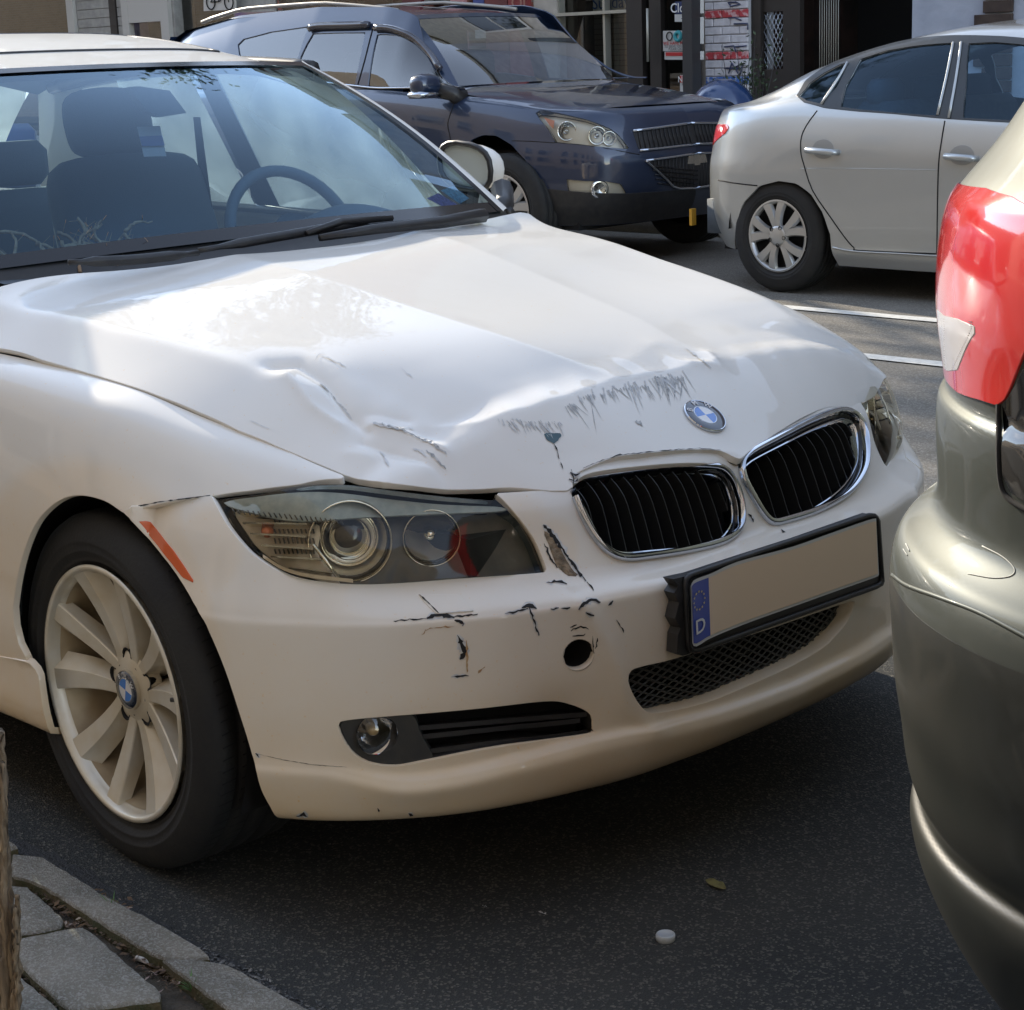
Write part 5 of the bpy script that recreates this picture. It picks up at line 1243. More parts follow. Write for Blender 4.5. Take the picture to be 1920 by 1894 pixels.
# bonnet front shut line above the right kidney
crack(SH,[(1092,880),(1120,868),(1160,855),(1210,850),(1262,846),(1310,843),(1350,846)],1.8,jit=.8,nm='hairline')
def streaks(n,box,dr,ln,w,mat,nm='scuff'):
    b=B()
    for _ in range(n):
        u,v=rd.uniform(box[0],box[2]),rd.uniform(box[1],box[3]);l=rd.uniform(.3,1)*ln;an=rd.normal()*.16;d=np.array(dr)/np.hypot(*dr);d=np.array([d[0]*math.cos(an)-d[1]*math.sin(an),d[0]*math.sin(an)+d[1]*math.cos(an)]);l*=rd.choice([.4,.8,1.25])
        if len(box)>4: v+=box[4]*(u-box[0])
        ww=w*rd.uniform(.5,1.3);nr=np.array([-d[1],d[0]]);p0=np.array([u,v]);q=SH.inv([p0-nr*ww*.5,p0+nr*ww*.5,p0+d*l*.6+nr*ww*.4,p0+d*l,p0+d*l*.6-nr*ww*.4]);b.add(SH.p(q)+SH.nn(q)*.0021,[(0,1,2,3,4)])
    b.done(nm,mat,CAR,smooth=False)
streaks(46,(950,790,1050,803),(14,20),24,1.1,SCF);streaks(12,(1058,758,1075,764),(40,46),50,1.6,SCF);streaks(26,(1085,745,1180,752,-.25),(22,34),34,1.5,SCF);streaks(14,(1180,722,1215,728),(24,44),46,1.5,SCF);streaks(60,(1225,706,1282,716),(16,46),46,1.5,SCF)
streaks(36,(1080,735,1280,750,-.2),(18,36),60,2.2,SCL);streaks(30,(930,785,1060,800),(14,20),34,2,SCL);streaks(6,(1185,790,1200,796),(12,14),14,3,SCF)
for pix,w,m_ in (([(598,722),(606,726),(622,742)],3,SCF),([(620,742),(640,762),(652,772)],3.5,SCF),([(700,795),(730,802),(775,806)],5,SCL),([(712,798),(750,806),(790,826)],3.5,SCF),([(790,826),(810,832),(836,852)],5,SCF),([(712,848),(722,862),(730,875)],5,SCL),([(775,842),(790,848),(800,860)],5,SCL),([(800,846),(818,862),(834,880)],6,SCF),([(640,762),(660,786)],5,SCL)): crack(SH,pix,w,m_,'scratch')
for pix,w in (([(600,668),(622,676),(650,690)],2.2),([(590,680),(596,668),(612,664)],2),([(750,690),(775,712)],1.6),([(470,790),(505,806)],1.4)): crack(SH if pix[0][0]>200 else SW,pix,w,SCL,'fine_scratch')
crack(SH,[(1285,655),(1310,672),(1333,692)],3.5,SCL,'fold_line',jit=.5)
# bumper joint under the wheel arch, washer flap outlines
crack(SW,[(231,961),(262,950),(300,942),(350,936),(396,930)],3,INK,'wing_gap',jit=.2,lift=.003)
crack(SL,[(482,1413),(530,1424),(590,1434),(650,1438)],1.3,pm('joint_brown',(.16,.12,.08),.8),'bumper_joint',jit=.6)
for pts in ([(786,1116),(804,1133),(822,1151)],[(822,1151),(860,1148),(889,1146)]): crack(SL,pts,2.6 if pts[0][0]==786 else 1.4,INK if pts[0][0]==786 else SCL,'flap_gap',jit=.2,lift=.0028)
# rain-washed grime runs under the bonnet lip: thin gap shadow strip is real geometry of the folded edges
def netpanel(name,S,pix,mat,parent,holes=(),spl=0,step=.02,lift=0.,flange=.012,sb=.08,**k):
    q=S.inv(crom(pix,spl,True) if spl else pix)
    return panel(name,S,q,[S.inv(crom(h,2,True)) for h in holes],mat,parent,step=step,sb=sb,lift=lift,flange=flange,**k)
# ================================================================ grey SUV, right edge
GSV=E('grey_suv','tan-grey SUV at the right edge, only its rear corner with red tail lamp in view','car',(3.6,0,0))
GP=carpaint('grey_paint',(.075,.084,.076),metal=.3,rough=.5,dirt=.04,coat=.35,z0=.2,z1=.9,spec=.1)
gz=[.16,.224,.267,.314,.357,.392,.421,.439,.452,.475,.504,.553,.60,.656,.72,.762,.785,.80,.823,.843,.909,.951,.964,.999,1.06,1.10,1.143,1.177,1.20,1.243,1.30,1.40,1.52,1.62,1.67,1.69]
gd=[.175,.110,.076,.048,.028,.016,.011,.013,.023,.012,.004,-.002,-.010,-.014,-.018,-.014,-.004,.014,.034,.038,.034,.036,.046,.042,.034,.034,.038,.046,.062,.098,.135,.20,.27,.34,.44,.75]
out_=[(1.26,.78),(1.24,.3),(1.24,-.1),(1.30,-.36),(1.36,-.48),(1.45,-.64),(1.60,-.78),(1.80,-.86),(2.1,-.895),(2.8,-.90),(5.6,-.90)]
SG=NetBody([(1.30,0.9),(1.30,.4),(1.30,0),(1.315,-.3),(1.36,-.48),(1.45,-.64),(1.60,-.78),(1.80,-.86),(2.1,-.895),(2.8,-.90),(4.2,-.90),(5.9,-.88)],[(1.30,.9),(5.9,-.88)],[[z,z] for z in gz],[[d,d] for d in gd],step=.012,sub=8,smooth=60,rough=6)
gs=lambda L:SG.inv(L)
lamp=[(1800,347),(1786,372),(1770,430),(1760,500),(1759,530),(1765,600),(1773,660),(1779,714),(1800,735),(1840,748),(1872,758),(1886,748),(1935,640),(1990,560),(1990,415),(1900,372),(1850,356)]
lq=gs(lamp)
L_=SG.L;nrow=len(gz)
def kz(z): return np.interp(z,gz,np.arange(len(gz)))
# body sheet with an opening for the lamp on the near corner; the wheel arch further along
s0,s1=L_[0],L_[-1]
body=[(s0,0),(s1,0),(s1,nrow-1.02),(s0,nrow-1.02)]
# back edge wraps slightly behind the silhouette
def wrap(q,ds): q=np.array(q);q[:,0]+=ds;return q
cornerq=[(min(q[0] for q in lq)-.10,kz(1.165)),(min(q[0] for q in lq)-.10,kz(.98))]
lp=[cornerq[0]]+[(min(q[0] for q in lq)-.05,kz(1.195)+.0)]+[tuple(q) for q in lq[0:1]]+[tuple(q) for q in lq[:-1:][::-1][0:4][::-1][0:0]]
lampo=[(lq[:,0].min()-.09,kz(1.18))]+[tuple(lq[0]+[0,.25])]+[tuple(q) for q in lq[::-1][:-1] if q[1]>kz(1.0) and q[0]>lq[0][0]+.05]
top=[lq[0],lq[16],lq[15],lq[14],lq[13],lq[12],lq[11],lq[10],lq[9],lq[8],lq[7]]
lampo=[(lq[0][0]-.09,lq[0][1]-.2)]+[tuple(q) for q in top]+[(lq[7][0]-.09,lq[7][1]+.1)]
sa=np.interp(0,[0,1],[0,1])
xs_a=L_[np.argmin(abs(SG.o[:,0]-2.45)+(SG.o[:,1]>-.5)*9)]
arch_=[(xs_a+.38*math.cos(t),kz(max(.17,.36+.38*math.sin(t)))) for t in np.linspace(-.3,math.pi+.3,24)]
sx0=lq[:,0].min()-.16;sx1=lq[0][0]+1.15;kt=nrow-1.02
GREFL=pm('bumper_dark_reflection',(.017,.020,.018),.45,c2=(.028,.030,.026),scale=7,spec=.5,coat=.25)  # dark reflection below the bumper crease, painted as a darker body colour
kc=kz(.735);panel('body_shell',SG,[(sx0,kc),(sx1,kc),(sx1,kt),(sx0,kt)],[lampo],GP,GSV,step=.0095,sb=.034,flange=.004);panel('bumper_cover',SG,[(sx0,0),(sx1,0),(sx1,kc-.02),(sx0,kc-.02)],[],GREFL,GSV,step=.0095,sb=.034,flange=.004)
panel('side_shell',SG,[(sx1,kc),(s1,kc),(s1,kt),(sx1,kt)],[],GP,GSV,step=.05,sb=.034,flange=.002);panel('side_lower_shell',SG,[(sx1,0),(s1,0),(s1,kc),(sx1,kc)],[],GREFL,GSV,step=.05,sb=.034,flange=.002);panel('rear_shell',SG,[(s0,0),(sx0,0),(sx0,kt),(s0,kt)],[],GP,GSV,step=.03,sb=.034,flange=.002)
panel('wheel_arch',SG,arch_,[],DARK,GSV,step=.03,sb=.03,lift=.004,flange=.003)
RED=pm('lamp_red',(.72,.03,.03),.14,coat=.9,c2=(.78,.07,.06),scale=5);REDB=pm('lamp_red_bright',(.75,.05,.045),.10,coat=1);RWH=pm('lamp_white',(.66,.62,.60),.22,coat=.8)
TLp=bpy.data.objects.new('tail_lamp',None);COL.objects.link(TLp);TLp.parent=GSV
panel('lamp_lens',SG,lampo,[],RED,TLp,step=.008,sb=.03,lift=.003,flange=.008)
wi=gs([(1775,592),(1800,598),(1832,612),(1834,622),(1800,692),(1780,694),(1774,686)]);wi=np.vstack([wi,[(wi[0][0]-.06,wi[6][1]),(wi[0][0]-.06,wi[0][1])]])
panel('reversing_lens',SG,wi,[],RWH,TLp,step=.006,sb=.03,lift=.0038,flange=.001)
b=B()
for i in range(22):
    v=598+i*4.2;u1=1832-(v-612)*.48 if v>612 else 1832;q=gs([(1776,v),(u1-4,v+5)]);b.tube(SG.p(q)+SG.nn(q)*.0038,.0005,4)
b.done('lens_rib',RWH,TLp)
# seams and black trim
q=gs(crom([(1874,758),(1874,840),(1877,900),(1890,932),(1930,958),(1990,985)],4));b=B();b.tube(SG.p(q)+SG.nn(q)*.0005,.0035,6);b.done('panel_gap',DARK,GSV)
tp=gs(crom([(1884,760),(1882,840),(1884,892),(1897,922),(1935,944),(1995,965),(2080,980),(2200,900),(2200,640),(1940,660)],1,True));panel('side_trim',SG,tp,[],pm('trim_gloss_black',(.012,.012,.013),.08,coat=1),GSV,step=.02,sb=.03,lift=.003,flange=.004)
q=gs(crom([(1672,1078),(1700,1098),(1760,1120),(1830,1146),(1900,1182),(1990,1232),(2200,1350)],4));b=B();b.tube(SG.p(q)+SG.nn(q)*-.001,.003,6);b.done('bumper_crease',GP,GSV)
def sgline(pix,r,mat,nm):
    q=gs(crom(pix,5));b=B();b.tube(SG.p(q)+SG.nn(q)*.0004,r,4);b.done(nm,mat,GSV)
SCG=pm('scratch_pale',(.42,.43,.40),.6)
sgline([(1842,1024),(1880,1044),(1902,1066),(1896,1080),(1862,1084),(1815,1076)],.0008,SCG,'bumper_scratch');sgline([(1699,1020),(1706,1034)],.0009,SCG,'bumper_scratch');sgline([(1694,1030),(1702,1042)],.0007,SCG,'bumper_scratch')
# side glass, rear glass
for z0,z1,x0,x1,nm in ((1.22,1.52,2.0,2.9,'rear_side_glass'),(1.2,1.52,3.0,4.0,'front_side_glass')):
    a0,a1=[L_[np.argmin(abs(SG.o[:,0]-x)+(SG.o[:,1]>-.5)*9)] for x in (x0,x1)];panel(nm,SG,[(a0,kz(z0)),(a1,kz(z0)),(a1,kz(z1)),(a0+.1,kz(z1))],[],pm('dark_glass',(.012,.016,.02),.05,coat=1),GSV,step=.04,sb=.03,lift=.003,flange=.003)
a0,a1=L_[2],L_[np.argmin(abs(SG.o[:,1]+.38)+(SG.o[:,0]>1.6)*9)]
panel('rear_glass',SG,[(a0,kz(1.2)),(a1,kz(1.2)),(a1-.03,kz(1.55)),(a0,kz(1.55))],[],bpy.data.materials['dark_glass'],GSV,step=.04,sb=.03,lift=.004,flange=.003)
b=B();b.box((2.0,-.55,.22),(5.8,.9,.32));b.done('underbody',DARK,GSV,smooth=False)
b=B();b.box((1.75,-.5,1.60),(4.3,.9,1.66),.02);b.done('roof',GP,GSV)
b=B();b.box((4.2,-.75,.3),(5.8,.9,1.05),.08);b.done('bonnet',GP,GSV)
for wx in (2.45,5.1):
    for wy in (-.78,):
        c=WH.copy();
        b=B();b.lathe([(.34,.1),(.355,.08),(.355,-.08),(.33,-.11)],(wx,wy,.355),(0,-1,0),40);b.lathe([(0,.085),(.2,.095),(.235,.105),(.34,.1)],(wx,wy,.355),(0,-1,0),40);b.done('wheel',RUBBER,GSV);bpy.data.objects.remove(c)
# ================================================================ silver sedan across the road
SSD=E('silver_sedan','silver sedan parked across the road behind the navy SUV, seen from its side','car',(-2.4,6.7,0))
SP=carpaint('silver_paint',(.43,.45,.455),metal=.6,rough=.34,dirt=.18,z0=.2,z1=.8,spec=.4)
def cx(u): return u/3+1280
def cy(v): return v/3+40
def C7(L): return [(cx(a),cy(b_)) for a,b_ in L]
ystn=[(-4.62,6.75),(-4.50,6.18),(-4.30,5.96),(-4.05,5.88),(-3.7,5.86),(-3.2,5.85),(-2.7,5.85),(-1.0,5.86),(-.12,6.35)]
sZ=[[.22,.22,.22,.20,.18,.17,.17,.18,.2],
    [.32,.32,.32,.30,.28,.26,.25,.26,.28],
    [.50,.50,.50,.48,.46,.44,.42,.42,.42],
    [.66,.66,.66,.66,.66,.64,.62,.60,.6],
    [.80,.80,.80,.80,.80,.78,.76,.74,.7],
    [.93,.93,.93,.94,.95,.94,.92,.88,.78],
    [1.01,1.01,1.02,1.03,1.05,1.03,1.00,.94,.82],
    [1.03,1.035,1.045,1.06,1.12,1.16,1.15,1.08,.84],
    [1.04,1.045,1.055,1.09,1.19,1.28,1.31,1.2,.86],
    [1.045,1.05,1.065,1.12,1.24,1.36,1.42,1.3,.87],
    [1.05,1.055,1.07,1.13,1.26,1.39,1.455,1.32,.88]]
sD=[[.10,.10,.08,.07,.05,.06,.06,.06,.1],
    [.03,.03,.03,.02,.01,.02,.03,.03,.04],
    [.0,.0,.0,.0,.0,.0,.005,.0,.01],
    [.0,.0,.0,.0,.0,.0,.0,.0,.0],
    [.02,.02,.02,.015,.005,.0,.0,.0,.01],
    [.05,.05,.045,.04,.035,.03,.03,.03,.05],
    [.09,.09,.085,.08,.075,.065,.06,.06,.12],
    [.16,.16,.16,.14,.14,.14,.14,.14,.2],
    [.25,.24,.22,.20,.20,.22,.22,.22,.3],
    [.36,.34,.32,.30,.30,.32,.33,.33,.4],
    [.62,.6,.6,.6,.62,.66,.70,.7,.7]]
SS=NetBody(ystn[:-1]+[(-.35,5.98),(-.12,6.35),(-.05,6.75)],ystn,sZ,sD,step=.02,sub=8,smooth=30)
ss_=lambda L:SS.inv(L)
archp=C7([(295,1270),(300,1150),(340,1020),(430,925),(540,897),(640,912),(720,970),(790,1080),(830,1200),(840,1300)])
aq=ss_(archp)
dgap=C7([(757,502),(700,580),(668,650),(664,730),(680,800),(730,950),(830,1100),(915,1220),(965,1275),(1000,1290),(1430,1308)])
belt_t=C7([(640,420),(690,335),(850,212),(1000,148),(1200,105),(1380,90),(1560,80),(1800,85),(1920,95)])
belt_b=C7([(1900,572),(1480,548),(1200,522),(1000,508),(800,488),(680,455)])
L0,L1=SS.L[0],SS.L[-1];nk=len(sZ)-1
lowend=aq[-1];lowst=aq[0]
outer=[(L0,0.0),(lowst[0]-.01,0.0)]+[tuple(q) for q in aq]+[(lowend[0]+.02,0.0),(L1,0.0),(L1,nk),(L0,nk)]
tl=ss_(C7([(178,592),(205,580),(250,580),(262,598),(240,630),(200,662),(130,707),(124,690),(135,640),(150,605)]))
qg=C7([(655,422),(715,350),(800,290),(890,242),(930,234),(905,300),(868,372),(780,466),(700,448)])
rg=C7([(890,482),(900,440),(918,365),(960,290),(1002,214),(1150,166),(1300,140),(1400,130),(1518,122),(1500,220),(1470,370),(1432,532),(1200,516),(1000,498)])
fg=C7([(1580,545),(1590,400),(1598,240),(1610,126),(1750,118),(1900,130),(2050,160),(2300,260),(2500,400),(2600,560),(1900,560)])
qgq,rgq,fgq=ss_(qg),ss_(rg),ss_(fg)
BODY=panel('body_shell',SS,outer,[qgq,rgq,fgq],SP,SSD,step=.03,sb=.12,flange=.012)
band=ss_(belt_t+C7([(2200,180),(2500,330),(2720,570)])+belt_b);
panel('window_band',SS,band,[qgq,rgq,fgq],pm('window_rubber',(.02,.025,.03),.3),SSD,step=.025,sb=.12,lift=.003,flange=.012)
SGL=glassm('sedan_glass',(.42,.64,.80),boost=.9,gc=(.6,.8,1.))
for nm,q in (('quarter_glass',qgq),('rear_door_glass',rgq),('front_door_glass',fgq)): panel(nm,SS,q,[],SGL,SSD,step=.04,sb=.12,lift=-.006,flange=.003)
panel('tail_lamp',SS,tl,[],bpy.data.materials['lamp_red_bright'],SSD,step=.02,sb=.12,lift=.004,flange=.004)
def seamline(nm,S,pts,r,mat,par,lift=.0,n=3):
    q=S.inv(crom(pts,n));b=B();b.tube(S.p(q)+S.nn(q)*lift,r,5);return b.done(nm,mat,par)
seamline('door_gap',SS,dgap,.004,DARK,SSD);seamline('door_gap',SS,C7([(1475,560),(1455,680),(1440,800),(1434,1000),(1430,1308)]),.004,DARK,SSD)
seamline('bumper_gap',SS,C7([(200,893),(290,910),(420,925)]),.004,DARK,SSD)
seamline('side_crease',SS,C7([(668,828),(900,828),(1200,832),(1432,836)]),.002,SP,SSD)
seamline('sill_line',SS,C7([(845,1272),(960,1293),(1200,1306),(1432,1320)]),.006,SP,SSD,.002)
for (a,b0) in (((1525,122),(1436,528)),((930,236),(783,468)),((1570,120),(1500,545))): seamline('pillar_strip',SS,C7([a,((a[0]+b0[0])/2+4,(a[1]+b0[1])/2),b0]),.008,SP,SSD,.006)
for (u,v,w) in ((790,730,88),(1570,765,88)):
    q=ss_(C7([(u,v-8)]));hc=circ(SS,q[0],.075,20,.7);panel('handle_cup',SS,hc,[],pm('handle_recess',(.30,.31,.31),.35,.4),SSD,step=.02,sb=.12,lift=.002,flange=.002)
    q=ss_(C7([(u-w,v-2),(u-w*.8,v-4),(u,v+2),(u+w*.8,v+8),(u+w,v+10)]));p_=SS.p(q)+SS.nn(q)*np.array([.0,.035,.04,.035,.0])[:,None];b=B();b.tube(p_,[.014,.018,.018,.018,.014],8);b.done('door_handle',SP,SSD)
# interior silhouettes
b=B();b.box((-3.45,6.1,.6),(-3.15,7.4,1.05),.05);b.box((-4.4,6.0,.3),(-.6,7.5,.5));b.done('rear_seat',INT,SSD)
for y in (6.25,6.7,7.15):
    b=B();b.box((-3.38,y-.13,1.02),(-3.26,y+.13,1.17),.035);b.done('rear_headrest',SEAT,SSD)
for y in (6.35,7.1):
    b=B();b.box((-2.35,y-.24,.5),(-2.15,y+.24,1.08),.05);b.box((-2.33,y-.13,1.1),(-2.22,y+.13,1.30),.035);b.done('front_seat',SEAT,SSD)
# far side body so windows show the street behind
SSb=MirS(SS)
class FarS:
    def p(s,q): g=SS.p(q);return np.stack([g[:,0],2*6.75-g[:,1],g[:,2]],-1)
    def nn(s,q): g=SS.nn(q);return np.stack([g[:,0],-g[:,1],g[:,2]],-1)
panel('far_side_shell',FarS(),outer,[qgq,rgq,fgq],SP,SSD,step=.05,sb=.12,flange=.01)
FSd=FarS();qa=np.array([(l,nk) for l in np.linspace(L0,L1,60)]);A_,C_=SS.p(qa),FSd.p(qa);b=B();b.ribbon(A_,(A_+C_)/2+[0,0,.01]);b.ribbon((A_+C_)/2+[0,0,.01],C_);b.done('roof_panel',SP,SSD)
def wheelcover(parent,c,R_=.318,rr_=.205,n=5):
    W_=bpy.data.objects.new('wheel',None);COL.objects.link(W_);W_.parent=parent;W_.location=Vector(c)-origin(parent)
    b=B();tyre_geo(b,R_,.205,rr_-.002);b.done('tyre',RUBBER,W_,local=True)
    h=.1;b=B();b.lathe([(rr_,h+.004),(rr_-.01,h+.006),(rr_-.02,h-.002),(rr_-.026,h-.02)],(0,0,0),(0,-1,0),56);b.done('cover_rim',CVR,W_,local=True,sharp=40)
    b=B();b.lathe([(rr_-.02,h-.03),(rr_-.04,h-.06),(0,h-.07)],(0,0,0),(0,-1,0),40);b.done('cover_back',DARK,W_,local=True)
    b=B();b.lathe([(0,h+.012),(.045,h+.010),(.062,h+.002),(.066,h-.02)],(0,0,0),(0,-1,0),36);b.done('cover_hub',CVR,W_,local=True)
    for k in range(n):
        a=R(90+8+360*k/n);
        for sd in (-1,1):
            V=[];F=[]
            for t in np.linspace(0,1,8):
                r=.045+(rr_-.018-.045)*t;cen=sd*(.012+.045*t**1.8);w=.020+.017*t
                for x,y in ((-w,-.018),(-w*.7,0),(w*.7,0),(w,-.018)):
                    er=np.array([math.cos(a),0,math.sin(a)]);et=np.array([-math.sin(a),0,math.cos(a)]);V.append(er*r+et*(cen+x)+np.array([0,-(h+.003+y+.006*math.sin(math.pi*t)),0]))
            for i in range(7):
                for j in range(3):F.append((i*4+j,i*4+j+1,i*4+j+5,i*4+j+4))
            M('spoke',V,F,CVR,W_,local=True,sharp=30)
        a2=a+R(36);b=B();b.lathe([(.012,h+.012),(.010,h+.013),(.009,h-.0),(0,h-.0)],(.052*math.cos(a2),0,.052*math.sin(a2)),(0,-1,0),10);b.done('lug_hole',DARK,W_,local=True)
    return W_
CVR=pm('wheel_cover_silver',(.46,.46,.45),.3,.65)
wc=P(1460,457,y=5.90)
WS=wheelcover(SSD,(wc[0],5.99,.318))
c2_=ctree(WS,SSD);c2_.location=Vector((wc[0]+2.65,5.99,.318))-origin(SSD)
c2_=ctree(WS,SSD);c2_.location=Vector((wc[0],7.5,.318))-origin(SSD);c2_.rotation_euler=(0,0,math.pi)
b=B();b.box((-4.35,6.1,.20),(-.5,7.4,.45));b.done('underbody',DARK,SSD,smooth=False)
V=[];na=24
for y in (5.90,6.35):
    for i in range(na+1):
        t=R(2)+R(176)*i/na;V.append((wc[0]+.365*math.cos(t),y,.33+.365*math.sin(t)))
M('arch_liner',V,[(i,i+1,na+2+i,na+1+i) for i in range(na)],DARK,SSD)
pq=P(1297,392,y=6.15);b=B();b.box((pq[0]-.02,6.15,pq[2]-.10),(pq[0],6.19,pq[2]+.0));b.done('rear_number_plate',pm('plate_amber',(.60,.33,.03),.4),SSD,smooth=False)
# ================================================================ navy SUV
NSV=E('navy_suv','dark blue SUV with clear headlights parked across the road behind the silver sedan','car',(-7.9,6.95,0))
NP=carpaint('navy_paint',(.010,.024,.062),metal=.25,rough=.3,dirt=.10,z0=.2,z1=.8,spec=.5)
def c5(L): return [(a/3.692+440,b_/3.692) for a,b_ in L]
def c6(L): return [(a/4+960,b_/4) for a,b_ in L]
def c2f(L): return [(a/2+960,b_/2) for a,b_ in L]
nst=[(-5.28,6.95),(-5.31,6.5),(-5.45,6.17),(-5.80,6.02),(-6.2,5.97),(-6.7,5.95),(-7.6,5.95),(-9.6,5.97),(-10.5,6.1)]
nZ=[[.28,.28,.28,.28,.28,.28,.28,.28,.3],
    [.42,.42,.42,.42,.40,.38,.38,.38,.4],
    [.55,.55,.55,.56,.56,.56,.56,.56,.56],
    [.68,.68,.68,.70,.72,.74,.74,.74,.74],
    [.80,.80,.81,.83,.86,.90,.92,.92,.92],
    [.90,.90,.91,.93,.97,1.02,1.06,1.06,1.06],
    [.98,.98,.99,1.01,1.05,1.09,1.13,1.15,1.15],
    [1.01,1.01,1.02,1.035,1.08,1.12,1.165,1.19,1.19]]
nD=[[.10,.10,.09,.07,.05,.05,.06,.06,.06],
    [.02,.02,.02,.015,.0,.0,.02,.02,.02],
    [.0,.0,.0,.0,.0,-.01,.01,.01,.01],
    [.0,.0,.0,.0,.0,.0,.0,.0,.0],
    [.03,.03,.03,.03,.02,.01,.0,.0,.0],
    [.06,.06,.06,.06,.05,.035,.02,.02,.02],
    [.11,.11,.11,.11,.09,.07,.045,.045,.045],
    [.17,.17,.17,.17,.14,.11,.075,.075,.075]]
SN=NetBody(nst,nst,nZ,nD,step=.02,sub=8,smooth=30);sn_=lambda L:SN.inv(L)
na_=sn_([(868,420),(868,330),(872,290),(884,262),(905,253),(930,254),(960,272),(985,300),(1003,340),(1012,380),(1014,425)])
hl=c6([(175,850),(220,822),(270,830),(420,862),(560,895),(660,930),(740,965),(800,1010),(880,1110),(860,1118),(600,1095),(320,1068),(260,960)])
fgp=c2f([(203,672),(240,676),(350,680),(410,690),(438,742),(420,748),(330,745),(210,722)])
g1=c6([(905,985),(930,980),(1400,1000),(1700,1010),(1700,1150),(1300,1140),(960,1130),(930,1060)]);g2=c2f([(498,602),(560,605),(800,625),(800,740),(640,716),(550,690)])
hlq,fgq2,g1q,g2q=sn_(hl),sn_(fgp),sn_(g1),sn_(g2)
ce_=SN.L[0];far_=max(SN.L[0],SN.L[-1]) if SN.o[0][0]<-8 else SN.L[0]
gl1,gl2=sn_(c6([(905,985)]))[0],sn_(c6([(955,1132)]))[0];hl1,hl2=sn_(c2f([(500,603)]))[0],sn_(c2f([(600,706)]))[0]
g1q=np.array([(gl1[0],gl1[1]),(far_,gl1[1]+.25),(far_,gl2[1]+.1),(gl2[0],gl2[1])]);g2q=np.array([(hl1[0],hl1[1]),(far_,hl1[1]+.15),(far_,hl2[1]-.1),(hl2[0]+(far_-hl2[0])*.3,hl2[1]-.05),(hl2[0],hl2[1]+.1)])
def gbar(e): return [g1q[0]+(g1q[1]-g1q[0])*t for t in LS(0,1,8)] if e==0 else [g1q[3]+(g1q[2]-g1q[3])*t for t in LS(0,1,8)] if e==1 else [g2q[0]+(g2q[1]-g2q[0])*t for t in LS(0,1,8)] if e==2 else list(resamp(g2q[[0,4,3,2]],.05))
A0,A1=SN.L[0],SN.L[-1]
if SN.o[0][0]<-8: pass
outer=[(A0,0),(na_[-1][0]-.005,0)]+[tuple(q) for q in na_[::-1]]+[(na_[0][0]+.005,0),(A1,0),(A1,len(nZ)-1),(A0,len(nZ)-1)]
panel('body_shell',SN,outer,[hlq,fgq2],NP,NSV,step=.03,sb=.12,flange=.014)
panel('upper_grille',SN,g1q,[],BLACK,NSV,step=.03,sb=.12,lift=.004,flange=.004);panel('lower_grille',SN,g2q,[],BLACK,NSV,step=.03,sb=.12,lift=.004,flange=.004)
for e in range(4):
    q=np.array(gbar(e))
    b=B();b.tube(SN.p(q)+SN.nn(q)*.008,.010,5);b.done('grille_chrome',CHROME,NSV)
for i in range(5):
    seamline('grille_bar',SN,c2f([(520+i*6,622+i*16),(610,632+i*16),(700,640+i*16)]),.004,BLACKG,NSV,.008)
class FarN:
    def p(s,q): g=SN.p(q);return np.stack([g[:,0],2*6.95-g[:,1],g[:,2]],-1)
    def nn(s,q): g=SN.nn(q);return np.stack([g[:,0],-g[:,1],g[:,2]],-1)
FNs=FarN()
panel('upper_grille',FNs,g1q,[],BLACK,NSV,step=.03,sb=.12,lift=.004,flange=.004);panel('lower_grille',FNs,g2q,[],BLACK,NSV,step=.03,sb=.12,lift=.004,flange=.004)
for e in range(4):
    q=np.array(gbar(e));b=B();b.tube(FNs.p(q)+FNs.nn(q)*.008,.010,5);b.done('grille_chrome',CHROME,NSV)
gm=B()
for S_ in (SN,FNs):
    for q0,q1,nn_ in ((g1q,None,14),(g2q,None,14)):
        a0_,a1_=q0[:,0].min(),q0[:,0].max()
        for i in range(1,nn_):
            a_=a0_+(a1_-a0_)*i/nn_;kr=poly_k(q0,a_)
            if kr: gm.tube(S_.p(np.array([(a_,kr[0]),(a_,kr[1])]))+S_.nn(np.array([(a_,kr[0]),(a_,kr[1])]))*.008,.004,4)
gm.done('grille_mesh',BLACK,NSV)
bt=P(1301,298,y=6.95);b=B();b.prism([bt+np.array([.03,dy,dz]) for dy,dz in ((-.10,-.028),(-.03,-.028),(-.03,-.04),(.03,-.04),(.03,-.028),(.10,-.028),(.085,.028),(.03,.028),(.03,.04),(-.03,.04),(-.03,.028),(-.085,.028))],(-.02,0,0));b.done('grille_emblem',pm('emblem_silver',(.50,.48,.42),.2,.9),NSV,smooth=False)
HN=bpy.data.objects.new('headlight',None);COL.objects.link(HN);HN.parent=NSV
panel('lamp_back',SN,hlq,[],pm('lamp_housing_light',(.60,.60,.58),.3,.1),HN,step=.04,sb=.12,lift=-.05,flange=.003)
panel('lens',SN,hlq,[],LENS,HN,step=.04,sb=.12,lift=-.001,flange=.04)
for (u,v,r) in ((395,975,.062),(640,1010,.058),(740,1030,.045)):
    q=sn_(c6([(u,v)]))[0];p_=SN.p([q])[0]-SN.nn([q])[0]*.03;b=B();b.lathe([(r,.01),(r*.9,.012),(r*.8,-.01),(r*.4,-.035),(0,-.04)],p_,(.8,-.6,0),20);b.lathe([(0,.0),(r*.3,-.006),(r*.3,-.03)],p_,(.8,-.6,0),12);b.done('lamp_bowl',CHROME,HN)
b=B();q=sn_(c6([(230,870),(310,895),(300,960),(270,930)]));b.add(SN.p(q)-SN.nn(q)*.02,[(0,1,2,3)]);b.done('indicator',pm('amber_lens',(.6,.22,.12),.3),HN,smooth=False)
